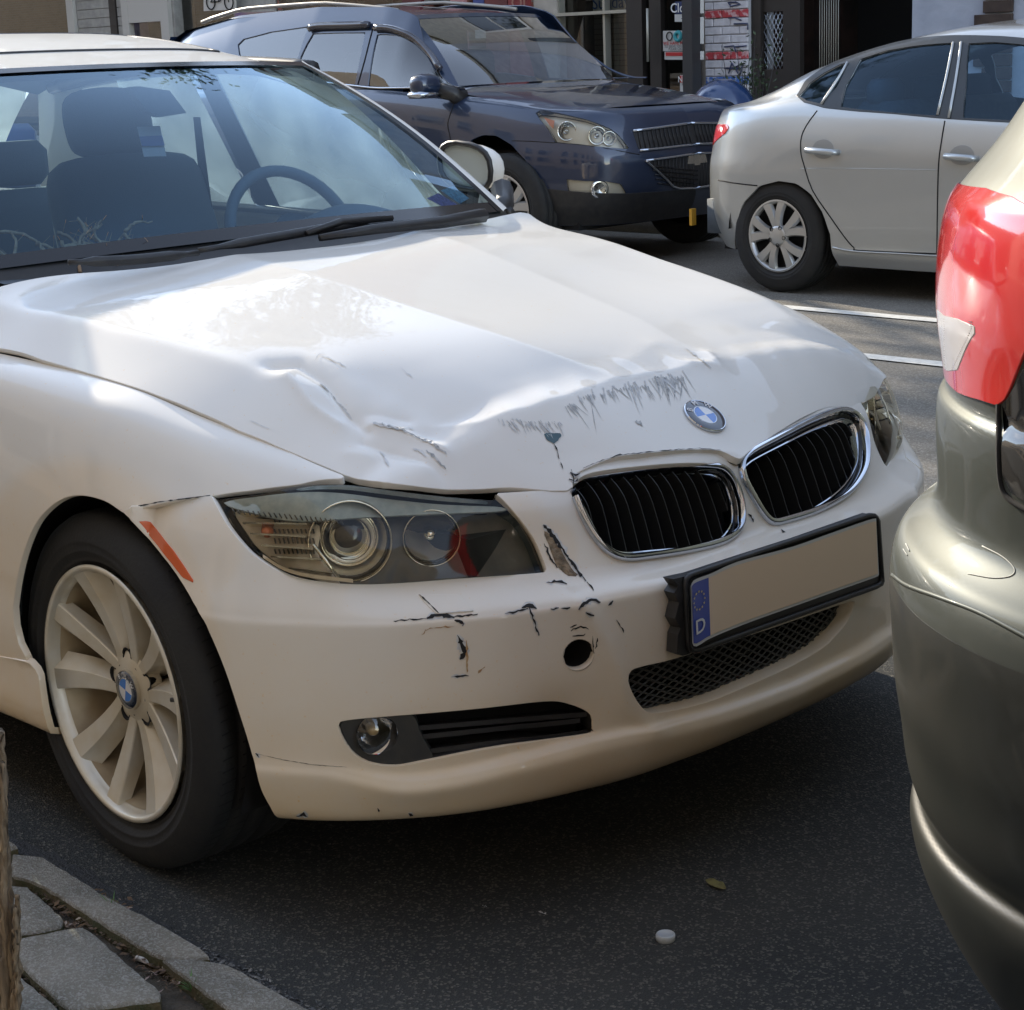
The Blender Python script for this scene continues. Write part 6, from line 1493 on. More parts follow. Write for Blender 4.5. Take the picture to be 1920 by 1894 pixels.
FN_=bpy.data.objects.new('fog_lamp',None);COL.objects.link(FN_);FN_.parent=NSV
panel('fog_housing',SN,fgq2,[],bpy.data.materials['lamp_housing_light'],FN_,step=.04,sb=.12,lift=-.02,flange=.003)
q=sn_(c2f([(330,712)]))[0];p_=SN.p([q])[0]-SN.nn([q])[0]*.01;b=B();b.lathe([(.06,0),(.05,.006),(.03,-.005),(0,-.01)],p_,(.85,-.5,0),18);b.done('fog_bulb',CHROME,FN_)
panel('fog_lens',SN,fgq2,[],LENS,FN_,step=.04,sb=.12,lift=-.001,flange=.003)
# lower cladding
af=na_[-3];cl=[(af[0],1.75),(af[0]+(.02 if A1>af[0] else -.02),0.02)];ae=A0 if abs(A0-af[0])<abs(A1-af[0]) else A1
cl=[(af[0]+(ae-af[0])*.03,.05),(ae,.05),(ae,1.35),(af[0]+(ae-af[0])*.5,1.45),(af[0]+(ae-af[0])*.03,1.75)]
panel('lower_cladding',SN,cl,[],BLACK,NSV,step=.03,sb=.12,lift=.006,flange=.006)
seamline('door_gap',SN,c5([(1530,690),(1500,770),(1476,850),(1480,900),(1493,960)])+[(848,300)],.004,DARK,NSV)
seamline('bumper_gap',SN,c2f([(0,528),(70,530),(160,536)]),.003,DARK,NSV);seamline('bumper_gap',SN,c2f([(160,534),(300,548),(450,575),(480,580)]),.003,DARK,NSV)
# bonnet
def nh(u,v):
    x0=np.interp(u,[-1,-.8,0,.8,1],[-5.85,-5.62,-5.46,-5.62,-5.85]);x=x0+(-6.72-x0)*v;y=6.95+u*(.84+.04*v);z=1.015+.17*v**.8-.035*u**4+.03*(1-u*u)*(1-v)**.0*math.sin(math.pi*min(1,v*.9+.1))*.6
    return np.array([x,y,z])
patch('bonnet',nh,LS(-1,1,33),LS(0,1,17),NP,NSV)
# greenhouse as real sheets
def nws(u,v): 
    b_=np.array([-6.56-.16*u*u,6.95+u*.84,1.165-.01*u*u]);t_=np.array([-7.30-.05*u*u,6.95+u*.66,1.665-.015*u*u]);return b_*(1-v)+t_*v+np.array([.4,0,.8])*.04*math.sin(math.pi*v)
patch('windscreen',nws,LS(-.93,.93,21),LS(.03,.94,11),glassm('suv_windscreen',(.25,.36,.45),boost=3.2),NSV)
for s_ in (1,-1): patch('front_pillar',lambda u,v,s_=s_:nws(s_*(.93+.09*u),v*1.03-.01)-np.array([.05*u,0,.01*u]),LS(0,1,4),LS(0,1,12),NP,NSV)
patch('windscreen_header',lambda u,v:nws(u,.94+.07*v)+[0,0,.002],LS(-.95,.95,21),LS(0,1,3),NP,NSV)
sX=np.arange(-10.55,-6.5,.04)
class Side(Surf): pass
def mkside(sgn):
    tt=np.linspace(0,1,17);G=np.zeros((len(sX),len(tt),3))
    for i,x in enumerate(sX):
        top_z=np.interp(x,[-10.5,-10.1,-9.3,-8.3,-7.5,-7.25,-6.6],[1.40,1.62,1.73,1.755,1.72,1.66,1.19]);
        yb=6.03+.06*max(0,(-9.8-x))/.7;yt=6.27+.1*max(0,(-9.9-x))/.6
        for j,t in enumerate(tt): G[i,j]=(x,yb+(yt-yb)*t+.012-.04*math.sin(math.pi*t)*.6,1.17+(top_z-1.17)*t)
    if sgn>0:G[...,1]=2*6.95-G[...,1]
    s=Surf(sX,tt,G);s.sg=1;i,j=40,8
    if np.dot(s.n[i,j],(CAMP-s.G[i,j]))<0:s.sg=-1
    return s
SDn=mkside(-1);sd_=lambda L:SDn.inv(L)
fgl=c5([(985,240),(1100,240),(1180,262),(1240,292),(1330,372),(1400,455),(1428,520),(1420,652),(1200,630),(920,602),(945,420)]);rgl=c5([(540,232),(720,226),(905,224),(870,400),(832,592),(640,560),(450,560),(452,400),(500,300)]);qgl=c5([(60,270),(250,220),(512,182),(470,300),(430,420),(430,560),(200,540),(30,380),(20,310)])
f1,r1,q1=sd_(fgl),sd_(rgl),sd_(qgl)
so_n=[(sX[0],0),(-6.70,0),(-6.66,.05)]+[( -7.22,1.0),(sX[0],1.0)]
panel('side_frame',SDn,so_n,[f1,r1,q1],NP,NSV,step=.04,sb=.5,flange=.02)
NGL=glassm('suv_glass',(.12,.18,.22),boost=2.4)
for nm,q in (('front_door_glass',f1),('rear_door_glass',r1),('quarter_glass',q1)): panel(nm,SDn,q,[],NGL,NSV,step=.06,sb=.5,lift=-.008,flange=.003)
for pts,r in ((c5([(530,205),(600,190),(800,185),(940,180)]),.028),(c5([(985,200),(1080,205),(1180,235),(1270,290),(1370,400),(1425,490)]),.026)): seamline('window_visor',SDn,pts,r,pm('visor_smoke',(.03,.03,.045),.08,coat=1),NSV,.02)
seamline('belt_strip',SDn,c5([(560,566),(850,598),(1100,628),(1330,655)]),.010,CHROME,NSV,.006)
seamline('pillar_trim',SDn,c5([(965,170),(940,260),(900,420),(850,596)]),.006,DARK,NSV)
# roof with rails
def nroof(u,v):
    x=-7.32-.04*u*u+(-10.2+7.32)*v;z=np.interp(v,[0,.06,.35,.7,.93,1],[1.668,1.70,1.765,1.765,1.69,1.60])-.02*u*u-.03*abs(u)**5;return np.array([x,6.95+u*.68,z])
patch('roof',nroof,LS(-1,1,25),LS(0,1,25),NP,NSV)
for s_ in (-1,1): b=B();b.tube([nroof(s_*.86,v)+[0,0,.02+.03*math.sin(math.pi*(v-.05)/.85)**.4] for v in LS(.06,.89,16)],.016,6);b.done('roof_rail',pm('rail_grey',(.35,.33,.30),.4,.4) if s_<0 else bpy.data.materials['rail_grey'],NSV)
patch('tailgate',lambda u,v:np.array([-10.2-.35*math.sin(v*1.3),6.95+u*(.70+.24*v),1.60-1.25*v]),LS(-1,1,13),LS(0,1,9),NP,NSV)
for s_ in (1,):
    FS=mkside(1);panel('far_side_frame',FS,so_n,[f1,r1],NP,NSV,step=.08,sb=.5,flange=.01)
class FarN:
    def p(s,q): g=SN.p(q);return np.stack([g[:,0],2*6.95-g[:,1],g[:,2]],-1)
    def nn(s,q): g=SN.nn(q);return np.stack([g[:,0],-g[:,1],g[:,2]],-1)
panel('far_body_shell',FarN(),outer,[],NP,NSV,step=.06,sb=.12,flange=.01)
MR=bpy.data.objects.new('door_mirror',None);COL.objects.link(MR);MR.parent=NSV
mc_=P(800,160,y=5.86);b=B();b.box(tuple(mc_+[-.10,-.11,-.08]),tuple(mc_+[.07,.11,.08]),.045);o=b.done('mirror_shell',NP,MR);md=o.modifiers.new('s','SUBSURF');md.levels=1;md.render_levels=2
b=B();b.box(tuple(mc_+[-.09,-.115,-.085]),tuple(mc_+[.06,.10,-.035]),.02);b.done('mirror_lower',CHROME,MR)
b=B();b.tube([mc_+[.0,.08,-.03],mc_+[.08,.15,-.06],mc_+[.10,.22,-.10]],[.05,.05,.07],8);b.done('mirror_foot',BLACK,MR)
wn=P(945,372,y=5.97)
c=ctree(WS,NSV);c.location=Vector((wn[0],6.08,.37))-origin(NSV);c.scale=(1.18,1.18,1.18)
c=ctree(WS,NSV);c.location=Vector((wn[0]-3.0,6.08,.37))-origin(NSV);c.scale=(1.18,1.18,1.18)
c=ctree(WS,NSV);c.location=Vector((wn[0],7.85,.37))-origin(NSV);c.scale=(1.18,1.18,1.18);c.rotation_euler=(0,0,math.pi)
b=B();b.box((-10.3,6.15,.25),(-5.6,7.75,.75));b.box((-10.2,6.1,.7),(-6.75,7.8,1.0));b.done('underbody',DARK,NSV,smooth=False)
for y in (6.45,7.4):
    b=B();b.box((-8.0,y-.25,.9),(-7.85,y+.25,1.42),.05);b.done('front_seat',SEAT,NSV)
b=B();b.box((-6.9,6.15,1.0),(-6.7,7.75,1.14),.03);b.done('dashboard',INT,NSV)
# ================================================================ far blue car roof, top left
BC=E('blue_car','blue car of which only the roof shows above the white sedan at the left edge','car',(-17.5,6.9,0))
BPn=carpaint('blue_paint',(.03,.09,.26),metal=.3,rough=.3,spec=.5)
def br(u,v):
    x=-15.3-4.3*v;z=np.interp(v,[0,.1,.25,.4,.8,1],[.95,1.05,1.36,1.43,1.40,1.0])-.03*u*u;return np.array([x-.1*u*u,6.9+u*.62,z])
patch('roof',br,LS(-1,1,15),LS(0,1,25),BPn,BC)
V=[];
for x,zt in ((-14.6,.8),(-15.2,.95),(-15.8,1.05),(-19.6,1.0),(-19.8,.7)): V+=[(x,6.05,.25),(x,6.02,.6),(x,6.1,zt-.1),(x,6.28,zt)]
M('body_side',V,[(i*4+j,i*4+j+1,i*4+j+5,i*4+j+4) for i in range(4) for j in range(3)],BPn,BC)
b=B();b.box((-19.7,6.1,.2),(-14.7,7.6,.85),.08);b.done('body_shell',BPn,BC)
for x in (-15.5,-18.4):
    b=B();b.lathe([(0,.1),(.2,.1),(.32,.09),(.32,-.1)],(x,6.1,.32),(0,-1,0),24);b.done('wheel',RUBBER,BC)
FY=11.0
def FP(u,v,y=FY): return P(u,v,y=y)
def fx(u,v=60): return FP(u,v)[0]
WALLM={}
def brickmat(name,c,c2,mort,sx=.22,sz=.07,rough=.85):
    m,nt,o=nodes(name);L=nt.links.new;b=N_(nt,'ShaderNodeBsdfPrincipled');b.inputs['Roughness'].default_value=rough
    g=N_(nt,'ShaderNodeNewGeometry');s=N_(nt,'ShaderNodeSeparateXYZ');L(g.outputs['Position'],s.inputs[0]);cb=N_(nt,'ShaderNodeCombineXYZ');L(s.outputs['X'],cb.inputs['X']);L(s.outputs['Z'],cb.inputs['Y'])
    t=N_(nt,'ShaderNodeTexBrick');t.inputs['Color1'].default_value=rgb(c);t.inputs['Color2'].default_value=rgb(c2);t.inputs['Mortar'].default_value=rgb(mort);t.inputs['Scale'].default_value=1;t.inputs['Brick Width'].default_value=sx;t.inputs['Row Height'].default_value=sz;t.inputs['Mortar Size'].default_value=.008
    L(cb.outputs[0],t.inputs['Vector']);L(t.outputs['Color'],b.inputs['Base Color']);L(b.outputs[0],o.inputs[0]);return m
DG=pm('shop_glass',(.010,.013,.014),.04,coat=1);
def fbox(name,u0,u1,z0,z1,y0,y1,mat,parent,vr=60,**k):
    x0,x1=fx(u0),fx(u1);b=B();b.box((min(x0,x1),y0,z0),(max(x0,x1),y1,z1),k.pop('bev',0));return b.done(name,mat,parent,smooth=False,**k)
BW=pm('plaster_cream',(.46,.42,.36),.8,c2=(.36,.33,.29),scale=6);MAR=pm('maroon_panel',(.10,.02,.022),.5,c2=(.16,.03,.03),scale=2);SID=pm('siding_pale',(.40,.39,.36),.7,c2=(.30,.29,.27),scale=10);DKF=pm('dark_frame',(.02,.016,.014),.5);WF=pm('white_frame',(.52,.50,.46),.6)
INTD=pm('shop_interior_dark',(.03,.022,.018),.8,c2=(.10,.05,.04),scale=2.5,det=6)
def facade(name,label,u0,u1,h,wallmat,openings,z0=.13,upper=True,back=INTD):
    """front wall at FY with openings (u0,u1,zlo,zhi); pieces between them are built as blocks"""
    E_=E(name,label,'building',(fx((u0+u1)/2),FY+2,z0));xs=sorted(set([fx(u0),fx(u1)]+[fx(o[0]) for o in openings]+[fx(o[1]) for o in openings]))
    b=B()
    for a,c in zip(xs[:-1],xs[1:]):
        m=(a+c)/2;op=[o for o in openings if fx(o[0])<m<fx(o[1])]
        if not op:b.box((a,FY,z0),(c,FY+.3,h))
        else:
            o=op[0]
            if o[2]>z0+.01:b.box((a,FY,z0),(c,FY+.3,o[2]))
            b.box((a,FY,o[3]),(c,FY+.3,h))
    b.done('wall',wallmat,E_,smooth=False)
    b=B();b.box((xs[0],FY+1.6,z0),(xs[-1],FY+6,h-.02));b.done('back_wall',back,E_,smooth=False)
    b=B();b.box((xs[0],FY+.32,z0),(xs[-1],FY+1.6,z0+.02));b.done('shop_floor',pm('floor_brown',(.10,.07,.05),.6) if 'floor_brown' not in bpy.data.materials else bpy.data.materials['floor_brown'],E_,smooth=False)
    b=B();b.box((xs[0],FY+.3,3.0),(xs[-1],FY+6,3.2));b.done('shop_ceiling',DKF,E_,smooth=False)
    b=B();b.box((xs[0]-.02,FY-.12,h),(xs[-1]+.02,FY+.4,h+.25),.02);b.done('cornice',BW,E_,smooth=False)
    if upper:
        n=max(1,int((xs[-1]-xs[0])/1.7));
        for i in range(n):
            xc=xs[0]+(i+.5)*(xs[-1]-xs[0])/n
            for zz in ((4.2,5.8),(7.0,8.5)):
                if zz[1]+.3<h:
                    b=B();b.box((xc-.5,FY-.04,zz[0]-.08),(xc+.5,FY+.0,zz[0]));b.box((xc-.5,FY-.03,zz[1]),(xc+.5,FY,zz[1]+.1));b.box((xc-.5,FY-.03,zz[0]),(xc-.42,FY,zz[1]));b.box((xc+.42,FY-.03,zz[0]),(xc+.5,FY,zz[1]));b.box((xc-.42,FY-.02,(zz[0]+zz[1])/2-.03),(xc+.42,FY,(zz[0]+zz[1])/2+.03));f=b.done('window',WF,E_,smooth=False)
                    b=B();b.quad((xc-.42,FY-.004,zz[0]),(xc+.42,FY-.004,zz[0]),(xc+.42,FY-.004,zz[1]),(xc-.42,FY-.004,zz[1]));b.done('pane',DG,f,smooth=False)
    return E_
def pane(par,u0,u1,z0,z1,y=FY+.12,mat=None,nm='shop_window'):
    x0,x1=fx(u0),fx(u1);b=B();b.quad((x0,y,z0),(x1,y,z0),(x1,y,z1),(x0,y,z1));return b.done(nm,mat or SHG,par,smooth=False)
SHG=glassm('shop_window_glass',(.55,.58,.56),boost=1.6)
# building 1: dark shopfront with pale siding and white framed door
GRN=pm('shop_interior_green',(.02,.035,.022),.8,c2=(.06,.07,.045),scale=3,det=6)
b1=facade('bicycle_shop','shopfront with pale siding, white framed door and bicycle sign at the upper left',-900,520,9.4,SID,[(-820,-420,.5,2.7),(-380,138,.5,2.7),(242,322,.35,2.6),(330,440,.45,2.7)],back=GRN)
pane(b1,-380,138,.5,2.7,mat=glassm('green_glass',(.20,.30,.20),boost=1.5));pane(b1,330,440,.45,2.7);pane(b1,-820,-420,.5,2.7)
fbox('frame_post',138,150,.13,2.8,FY-.08,FY,WF,b1)
for i in range(22): fbox('siding_board',152,214,.3+i*.115,.3+i*.115+.107,FY-.035,FY-.0,SID,b1)
for i in range(22): fbox('siding_board',226,236,.3+i*.115,.3+i*.115+.107,FY-.025,FY-.0,SID,b1)
fbox('dark_gap',214,226,.13,2.8,FY-.05,FY-.001,DKF,b1)
DR_=bpy.data.objects.new('shop_door',None);COL.objects.link(DR_);DR_.parent=b1
for a,c in ((238,250),(310,325)): fbox('door_frame',a,c,.13,2.6,FY-.06,FY+.05,WF,DR_)
fbox('door_frame',250,310,1.93,2.6,FY-.055,FY+.05,WF,DR_);fbox('door_panel',250,310,.15,.45,FY,FY+.04,WF,DR_)
pane(DR_,250,310,.45,1.93,FY+.02,nm='door_pane')
for i,(u,z,w,h,c) in enumerate(((345,.9,20,.7,(.12,.10,.07)),(375,.8,24,.9,(.18,.05,.04)),(395,.9,12,1.0,(.05,.07,.10)),(415,.7,14,.8,(.30,.26,.2)),(360,1.6,30,.12,(.10,.14,.10)),(60,.7,60,.7,(.04,.10,.05)),(-60,.8,70,.6,(.10,.12,.06)),(110,.8,22,.9,(.10,.09,.04)))):
    b=B();x=fx(u);hw=abs(fx(u+w)-fx(u))/2;b.box((x-hw,FY+.5,z),(x+hw,FY+.9,z+h),.02);b.done('display_item',pm('item_%d'%i,c,.6,c2=tuple(min(1,q*2.2) for q in c),scale=12),b1)
b=B();x=fx(318);b.tube([(x,FY+.1,1.3),(x,FY+.1,2.4)],.012,6);b.done('neon_tube',pm('neon_violet',(.2,.1,.5),.4,emit=(.35,.2,1.),es=1.5),b1)
for i in range(5):
    b=B();x=fx(400+i*8);b.tube([(x-.06,FY+.35,1.9),(x+.1,FY+.35,.6)],.012,6);b.done('leaning_pole',SID,b1)
# bicycle sign
SGN=E('bicycle_sign','white sign with a black bicycle drawing hanging on the shopfront','sign',tuple(FP(410,10,FY-.15)))
yS=FY-.15
def sq(par,nm,pts,mat,y=yS,t=.02): b=B();b.prism([P(u,v,y=y) for u,v in pts],(0,t,0));return b.done(nm,mat,par,smooth=False)
sq(SGN,'sign_board',[(381,-22),(440,-22),(441,18),(382,21)],pm('sign_white',(.60,.58,.54),.6))
b=B()
for u in (395,429):
    c=P(u,4,y=yS-.012);b.tube([c+[.085*math.cos(t),0,.085*math.sin(t)] for t in LS(0,6.28,21)[:-1]],.008,5,closed=True)
a1,a2,a3,a4=P(395,4,y=yS-.012),P(429,4,y=yS-.012),P(411,3,y=yS-.012),P(404,-10,y=yS-.012);a5=P(423,-11,y=yS-.012)
for p_,q_ in ((a1,a3),(a3,a4),(a4,a1),(a3,a5),(a4,a5),(a5,a2)): b.tube([p_,q_],.006,5)
b.done('bicycle_drawing',DARK,SGN)
BX=E('violet_box_sign','violet and orange lightbox sign standing behind the navy SUV rear','sign',tuple(FP(480,40,9.6)))
sq(BX,'sign_board',[(440,24),(520,21),(520,90),(440,90)],pm('violet_sign',(.16,.10,.22),.5,c2=(.45,.30,.20),scale=3.),9.6,.1)
V,F=text_geo('OPEN',.14,True);o_=P(470,40,y=9.58);M('sign_text',np.array([o_+[v[0],0,v[1]] for v in V]),F,pm('sign_gold',(.6,.45,.3),.5),BX,smooth=False)
# building 2: maroon front with curtains
b2=facade('maroon_shopfront','maroon panelled shopfront with cream curtains above the navy SUV roof',524,1000,9.0,brickmat('brick_red',(.20,.07,.05),(.26,.10,.07),(.25,.22,.2)),[(530,760,.5,2.7),(800,850,.5,2.7),(880,912,.5,2.7)])
pane(b2,530,760,.5,2.7);pane(b2,800,850,.5,2.7)
CUR=pm('curtain_cream',(.34,.28,.22),.85,c2=(.22,.16,.13),scale=5)
for (a,c,m_) in ((536,560,MAR),(566,590,CUR),(596,640,MAR),(645,690,MAR),(700,735,MAR),(742,758,CUR),(762,798,MAR),(852,878,pm('pink_panel',(.50,.24,.24),.7)),(916,958,MAR),(960,998,pm('red_wall',(.24,.04,.04),.7))): fbox('front_panel',a,c,.4,2.9,FY-.04 if a>=850 or a==762 else FY+.3,FY if a>=850 or a==762 else FY+.36,m_,b2)
for i,(z0,z1,c) in enumerate(((1.55,2.3,(.50,.48,.44)),(1.86,1.95,(.05,.07,.25)))): fbox('poster',892,912,z0,z1,FY-.01-.01*i,FY-.004-.01*i+.004,pm('poster_%d'%i,c,.6),b2)
V,F=text_geo('OI',.2,True);o_=FP(972,6,FY-.06);M('wall_letters',np.array([o_+[v[0],0,v[1]] for v in V]),F,pm('faded_letter',(.34,.16,.12),.7),b2,smooth=False)
# building 3: shutter window, dark door with notices
b3=facade('dark_shopfront','shopfront with roller shutter behind glass and dark noticed door left of painted pillar',1002,1330,8.6,BW,[(1045,1180,.35,2.9),(1186,1312,.15,2.9)])
for i in range(34): fbox('shutter_slat',1056,1176,.35+i*.052,.35+i*.052+.045,FY+.45,FY+.47,pm('shutter_grey',(.20,.17,.13),.6) if i==0 else bpy.data.materials.get('shutter_slat_m') or bpy.data.materials['shutter_grey.001'] if 'shutter_grey.001' in bpy.data.materials else bpy.data.materials['shutter_grey'],b3)
pane(b3,1045,1180,.35,2.9)
for a,c in ((1043,1047),(1128,1132),(1176,1181)): fbox('window_frame',a,c,.3,2.9,FY+.02,FY+.10,pm('alu_frame',(.40,.39,.34),.4,.5) if 'alu_frame' not in bpy.data.materials else bpy.data.materials['alu_frame'],b3)
zt=FP(1100,28,FY)[2];fbox('window_rail',960,1180,zt,zt+.03,FY-.02,FY+.05,bpy.data.materials['alu_frame'],b3)
fbox('window_sill',1000,1183,.13,.38,FY-.08,FY+.02,BW,b3)
D3=bpy.data.objects.new('shop_door',None);COL.objects.link(D3);D3.parent=b3
fbox('door_frame',1180,1209,.15,2.9,FY-.04,FY+.06,DKF,D3);fbox('door_frame',1222,1243,.15,2.9,FY-.03,FY+.06,DKF,D3);fbox('door_frame',1306,1314,.15,2.9,FY-.04,FY+.06,DKF,D3)
pane(D3,1209,1222,.15,2.9,FY+.03,nm='door_pane');pane(D3,1243,1306,.5,2.9,FY+.03,nm='door_pane');fbox('kick_panel',1243,1306,.15,.55,FY,FY+.05,DKF,D3)
b=B();b.tube([FP(1214,16,FY-.10),FP(1215,116,FY-.10)],.013,8);b.done('door_handle',bpy.data.materials['alu_frame'],D3)
fbox('street_pole',1312,1330,.13,4.5,FY-.25,FY-.12,pm('pole_dark',(.03,.03,.032),.5),b3)
PAP=pm('paper',(.60,.60,.58),.7);REDP=pm('print_red',(.50,.03,.03),.6);BLUP=pm('print_blue',(.04,.10,.30),.6);BLKP=pm('print_black',(.02,.02,.02),.6);TEAL=pm('print_teal',(.06,.38,.42),.6)
def notice(nm,label,quad,mat=PAP,y=FY-.01): 
    c=np.mean([P(u,v,y=y) for u,v in quad],0);o=E(nm,label,'notice',tuple(c));sq(o,'sheet',quad,mat,y,.006);return o
def txt(par,s,u,v,h,mat,y=FY-.016,bold=True,nm='print_text'):
    V,F=text_geo(s,h,bold);o_=P(u,v,y=y);M(nm,np.array([o_+[q[0],0,q[1]] for q in V]),F,mat,par,smooth=False)
n1=notice('closed_sign','dark blue Closed sign high on the dark shop door',[(1266,3),(1300,3),(1300,26),(1266,26)],pm('sign_navy',(.02,.04,.14),.5));txt(n1,'Closed',1283,15,.12,LET)
n2=notice('hours_card','small white card right under the Closed sign',[(1265,27),(1302,27),(1302,41),(1265,41)]);txt(n2,'- - -',1283,34,.05,BLKP)
n3=notice('health_notice','white notice with three round symbols and red line of text on the shop door',[(1243,58),(1300,57),(1300,95),(1243,96)])
for u,m_ in ((1255,BLKP),(1271,TEAL),(1288,BLKP)):
    c=P(u,68,y=FY-.02);b=B();b.tube([c+[.035*math.cos(t),0,.038*math.sin(t)] for t in LS(0,6.28,17)[:-1]],.006 if m_ is BLKP else .018,5,closed=True);b.done('symbol',m_,n3)
txt(n3,'WE HAVE MOVED',1271,81,.045,REDP);txt(n3,'TO SERVE YOU BETTER',1271,87,.032,BLKP,bold=False);txt(n3,'PLEASE CALL US',1271,92,.032,BLKP,bold=False)
n4=notice('red_notice','red lettered strip below the three symbol notice',[(1246,97),(1296,97),(1296,112),(1246,112)],PAP);b=B();b.prism([P(u,v,y=FY-.016) for u,v in [(1248,98),(1294,98),(1294,105),(1248,105)]],(0,.003,0));b.done('red_bar',REDP,n4,smooth=False)
n5=notice('blue_sticker','narrow blue sticker at the right edge of the shop door',[(1299,63),(1309,63),(1309,104),(1299,104)],pm('sticker_blue',(.05,.20,.40),.5))
n6=notice('notice_poster','white NOTICE poster with masked head symbol low on the shop door',[(1275,141),(1309,141),(1309,201),(1275,201)]);b=B();b.prism([P(u,v,y=FY-.016) for u,v in [(1275,142),(1309,142),(1309,155),(1275,155)]],(0,.003,0));b.done('red_header',REDP,n6,smooth=False)
txt(n6,'NOTICE',1292,149,.075,LET,FY-.02);txt(n6,'FACE MASK',1292,159,.035,BLKP,bold=False)
b=B();b.prism([P(1292+11*math.cos(t),180+14*math.sin(t)*(1 if math.sin(t)<0 else .85),y=FY-.018) for t in LS(0,6.28,25)[:-1]],(0,.003,0));b.done('head_symbol',BLKP,n6,smooth=False)
b=B();b.prism([P(1288+5*math.cos(t),178+6*math.sin(t),y=FY-.022) for t in LS(0,6.28,13)[:-1]],(0,.003,0));b.done('face_symbol',TEAL,n6,smooth=False)
n7=notice('shop_sign','white script sign behind the top of the shutter window',[(1112,-20),(1178,-20),(1178,23),(1112,25)],PAP,FY+.35);txt(n7,'Sunday',1145,5,.18,BLUP,FY+.34,False)
for i,(v0,v1) in enumerate(((-10,25),(32,82),(96,112))):
    n=notice('pole_sticker','%s white sticker on the dark pole beside the painted pillar'%(['topmost','long middle','lowest small'][i]),[(1313,v0),(1319,v0),(1319,v1),(1313,v1)],PAP,FY-.26)
# painted brick pillar
PL=E('brick_pillar','white painted brick pillar with rough red and blue painted courses and graffiti','pillar',(fx(1370),FY,.13))
pxa,pxb=fx(1331),fx(1412);bw=(pxb-pxa)/2.5
fbox('pillar_core',1331,1412,.13,8.6,FY-.06,FY+.3,pm('mortar',(.38,.38,.40),.9),PL)
WB=pm('brick_white',(.60,.59,.62),.8,c2=(.48,.47,.50),scale=14);RB=pm('brick_red_paint',(.42,.05,.06),.8,c2=(.55,.35,.36),scale=22,thr=(.5,.62));BB=pm('brick_blue_paint',(.04,.12,.38),.8,c2=(.45,.48,.58),scale=22,thr=(.5,.62))
rh=.0735;meshes={}
zr0=FP(1370,20,FY)[2]
for rI in range(38):
    z=.16+rI*rh;off=(rI%2)*.5
    for k in range(-1,3):
        x0=max(pxa,pxa+(k+off)*bw);x1=min(pxb,pxa+(k+1+off)*bw)
        if x1-x0<.03:continue
        zc=z+rh/2;vv=proj((pxa+.2,FY,zc))[1];m_=WB
        for vc,mm_ in ((21,RB),(66,BB),(106,RB),(150,BB)):
            if abs(vv-vc)<5.5:m_=mm_
        dpt=rng.uniform(-.006,.006);b=B();b.box((x0+.004,FY-.078-dpt,z+.004),(x1-.004,FY-.05,z+rh-.004),.005);b.done('brick',m_,PL,smooth=False)
GRF=pm('graffiti_ink',(.03,.04,.10),.6)
for pts in ([(1365,5),(1380,4),(1388,8),(1370,12),(1366,6)],[(1366,34),(1378,33),(1390,38)],[(1376,45),(1402,44),(1402,56)],[(1358,88),(1376,86),(1380,98)],[(1378,88),(1400,86)],[(1372,118),(1366,138)],[(1372,118),(1384,138)],[(1358,128),(1390,129)],[(1380,125),(1392,120),(1388,140)]):
    b=B();b.tube([FP(u,v,FY-.088) for u,v in pts],.0065,5);b.done('graffiti_stroke',GRF,PL)
# building 4: dark recessed entrance with mesh gate, stucco wall with dark bricks
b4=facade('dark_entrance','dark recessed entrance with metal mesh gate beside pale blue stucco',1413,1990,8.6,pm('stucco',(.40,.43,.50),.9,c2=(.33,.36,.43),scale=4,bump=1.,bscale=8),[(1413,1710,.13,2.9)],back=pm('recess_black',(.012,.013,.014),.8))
fbox('gate_frame',1413,1430,.13,2.9,FY-.03,FY+.06,DKF,b4);fbox('gate_frame',1468,1500,.13,2.9,FY+.0,FY+.06,DKF,b4);fbox('gate_panel',1430,1468,.13,FP(1450,130)[2],FY+.0,FY+.05,DKF,b4)
zt0,zt1=FP(1450,130)[2],FP(1450,22)[2];fbox('gate_panel',1430,1468,zt1,2.9,FY,FY+.05,DKF,b4)
b=B();x0,x1=fx(1430),fx(1468)
for i in range(-9,10):
    for sg in (1,-1):
        xa=x0+i*.045 if sg>0 else x1-i*.045;p0=np.array([xa,FY+.02,zt0]);p1=np.array([xa+sg*(zt1-zt0)*.55,FY+.02,zt1]);seg=[p0+(p1-p0)*t for t in LS(0,1,30)];seg=[s for s in seg if x0<s[0]<x1]
        if len(seg)>1:b.tube([seg[0],seg[-1]],.004,4)
b.done('gate_mesh',pm('mesh_metal',(.42,.46,.52),.4,.5),b4)
b=B();x0,x1=fx(1505),fx(1540)
for i in range(9): b.tube([(x0+(x1-x0)*i/8,FY+.25,.3),(x0+(x1-x0)*i/8,FY+.25,2.4)],.004,4)
b.done('gate_bars',bpy.data.materials['alu_frame'],b4)
QB=pm('brick_dark',(.035,.022,.018),.8,c2=(.06,.04,.03),scale=10)
for i in range(36):
    z=.2+i*.105;x0=fx(1845-(16 if i%3==0 else 0));b=B();b.box((x0,FY-.03,z+.006),(fx(1900),FY,z+.099),.004);b.done('quoin_brick',QB,b4,smooth=False)
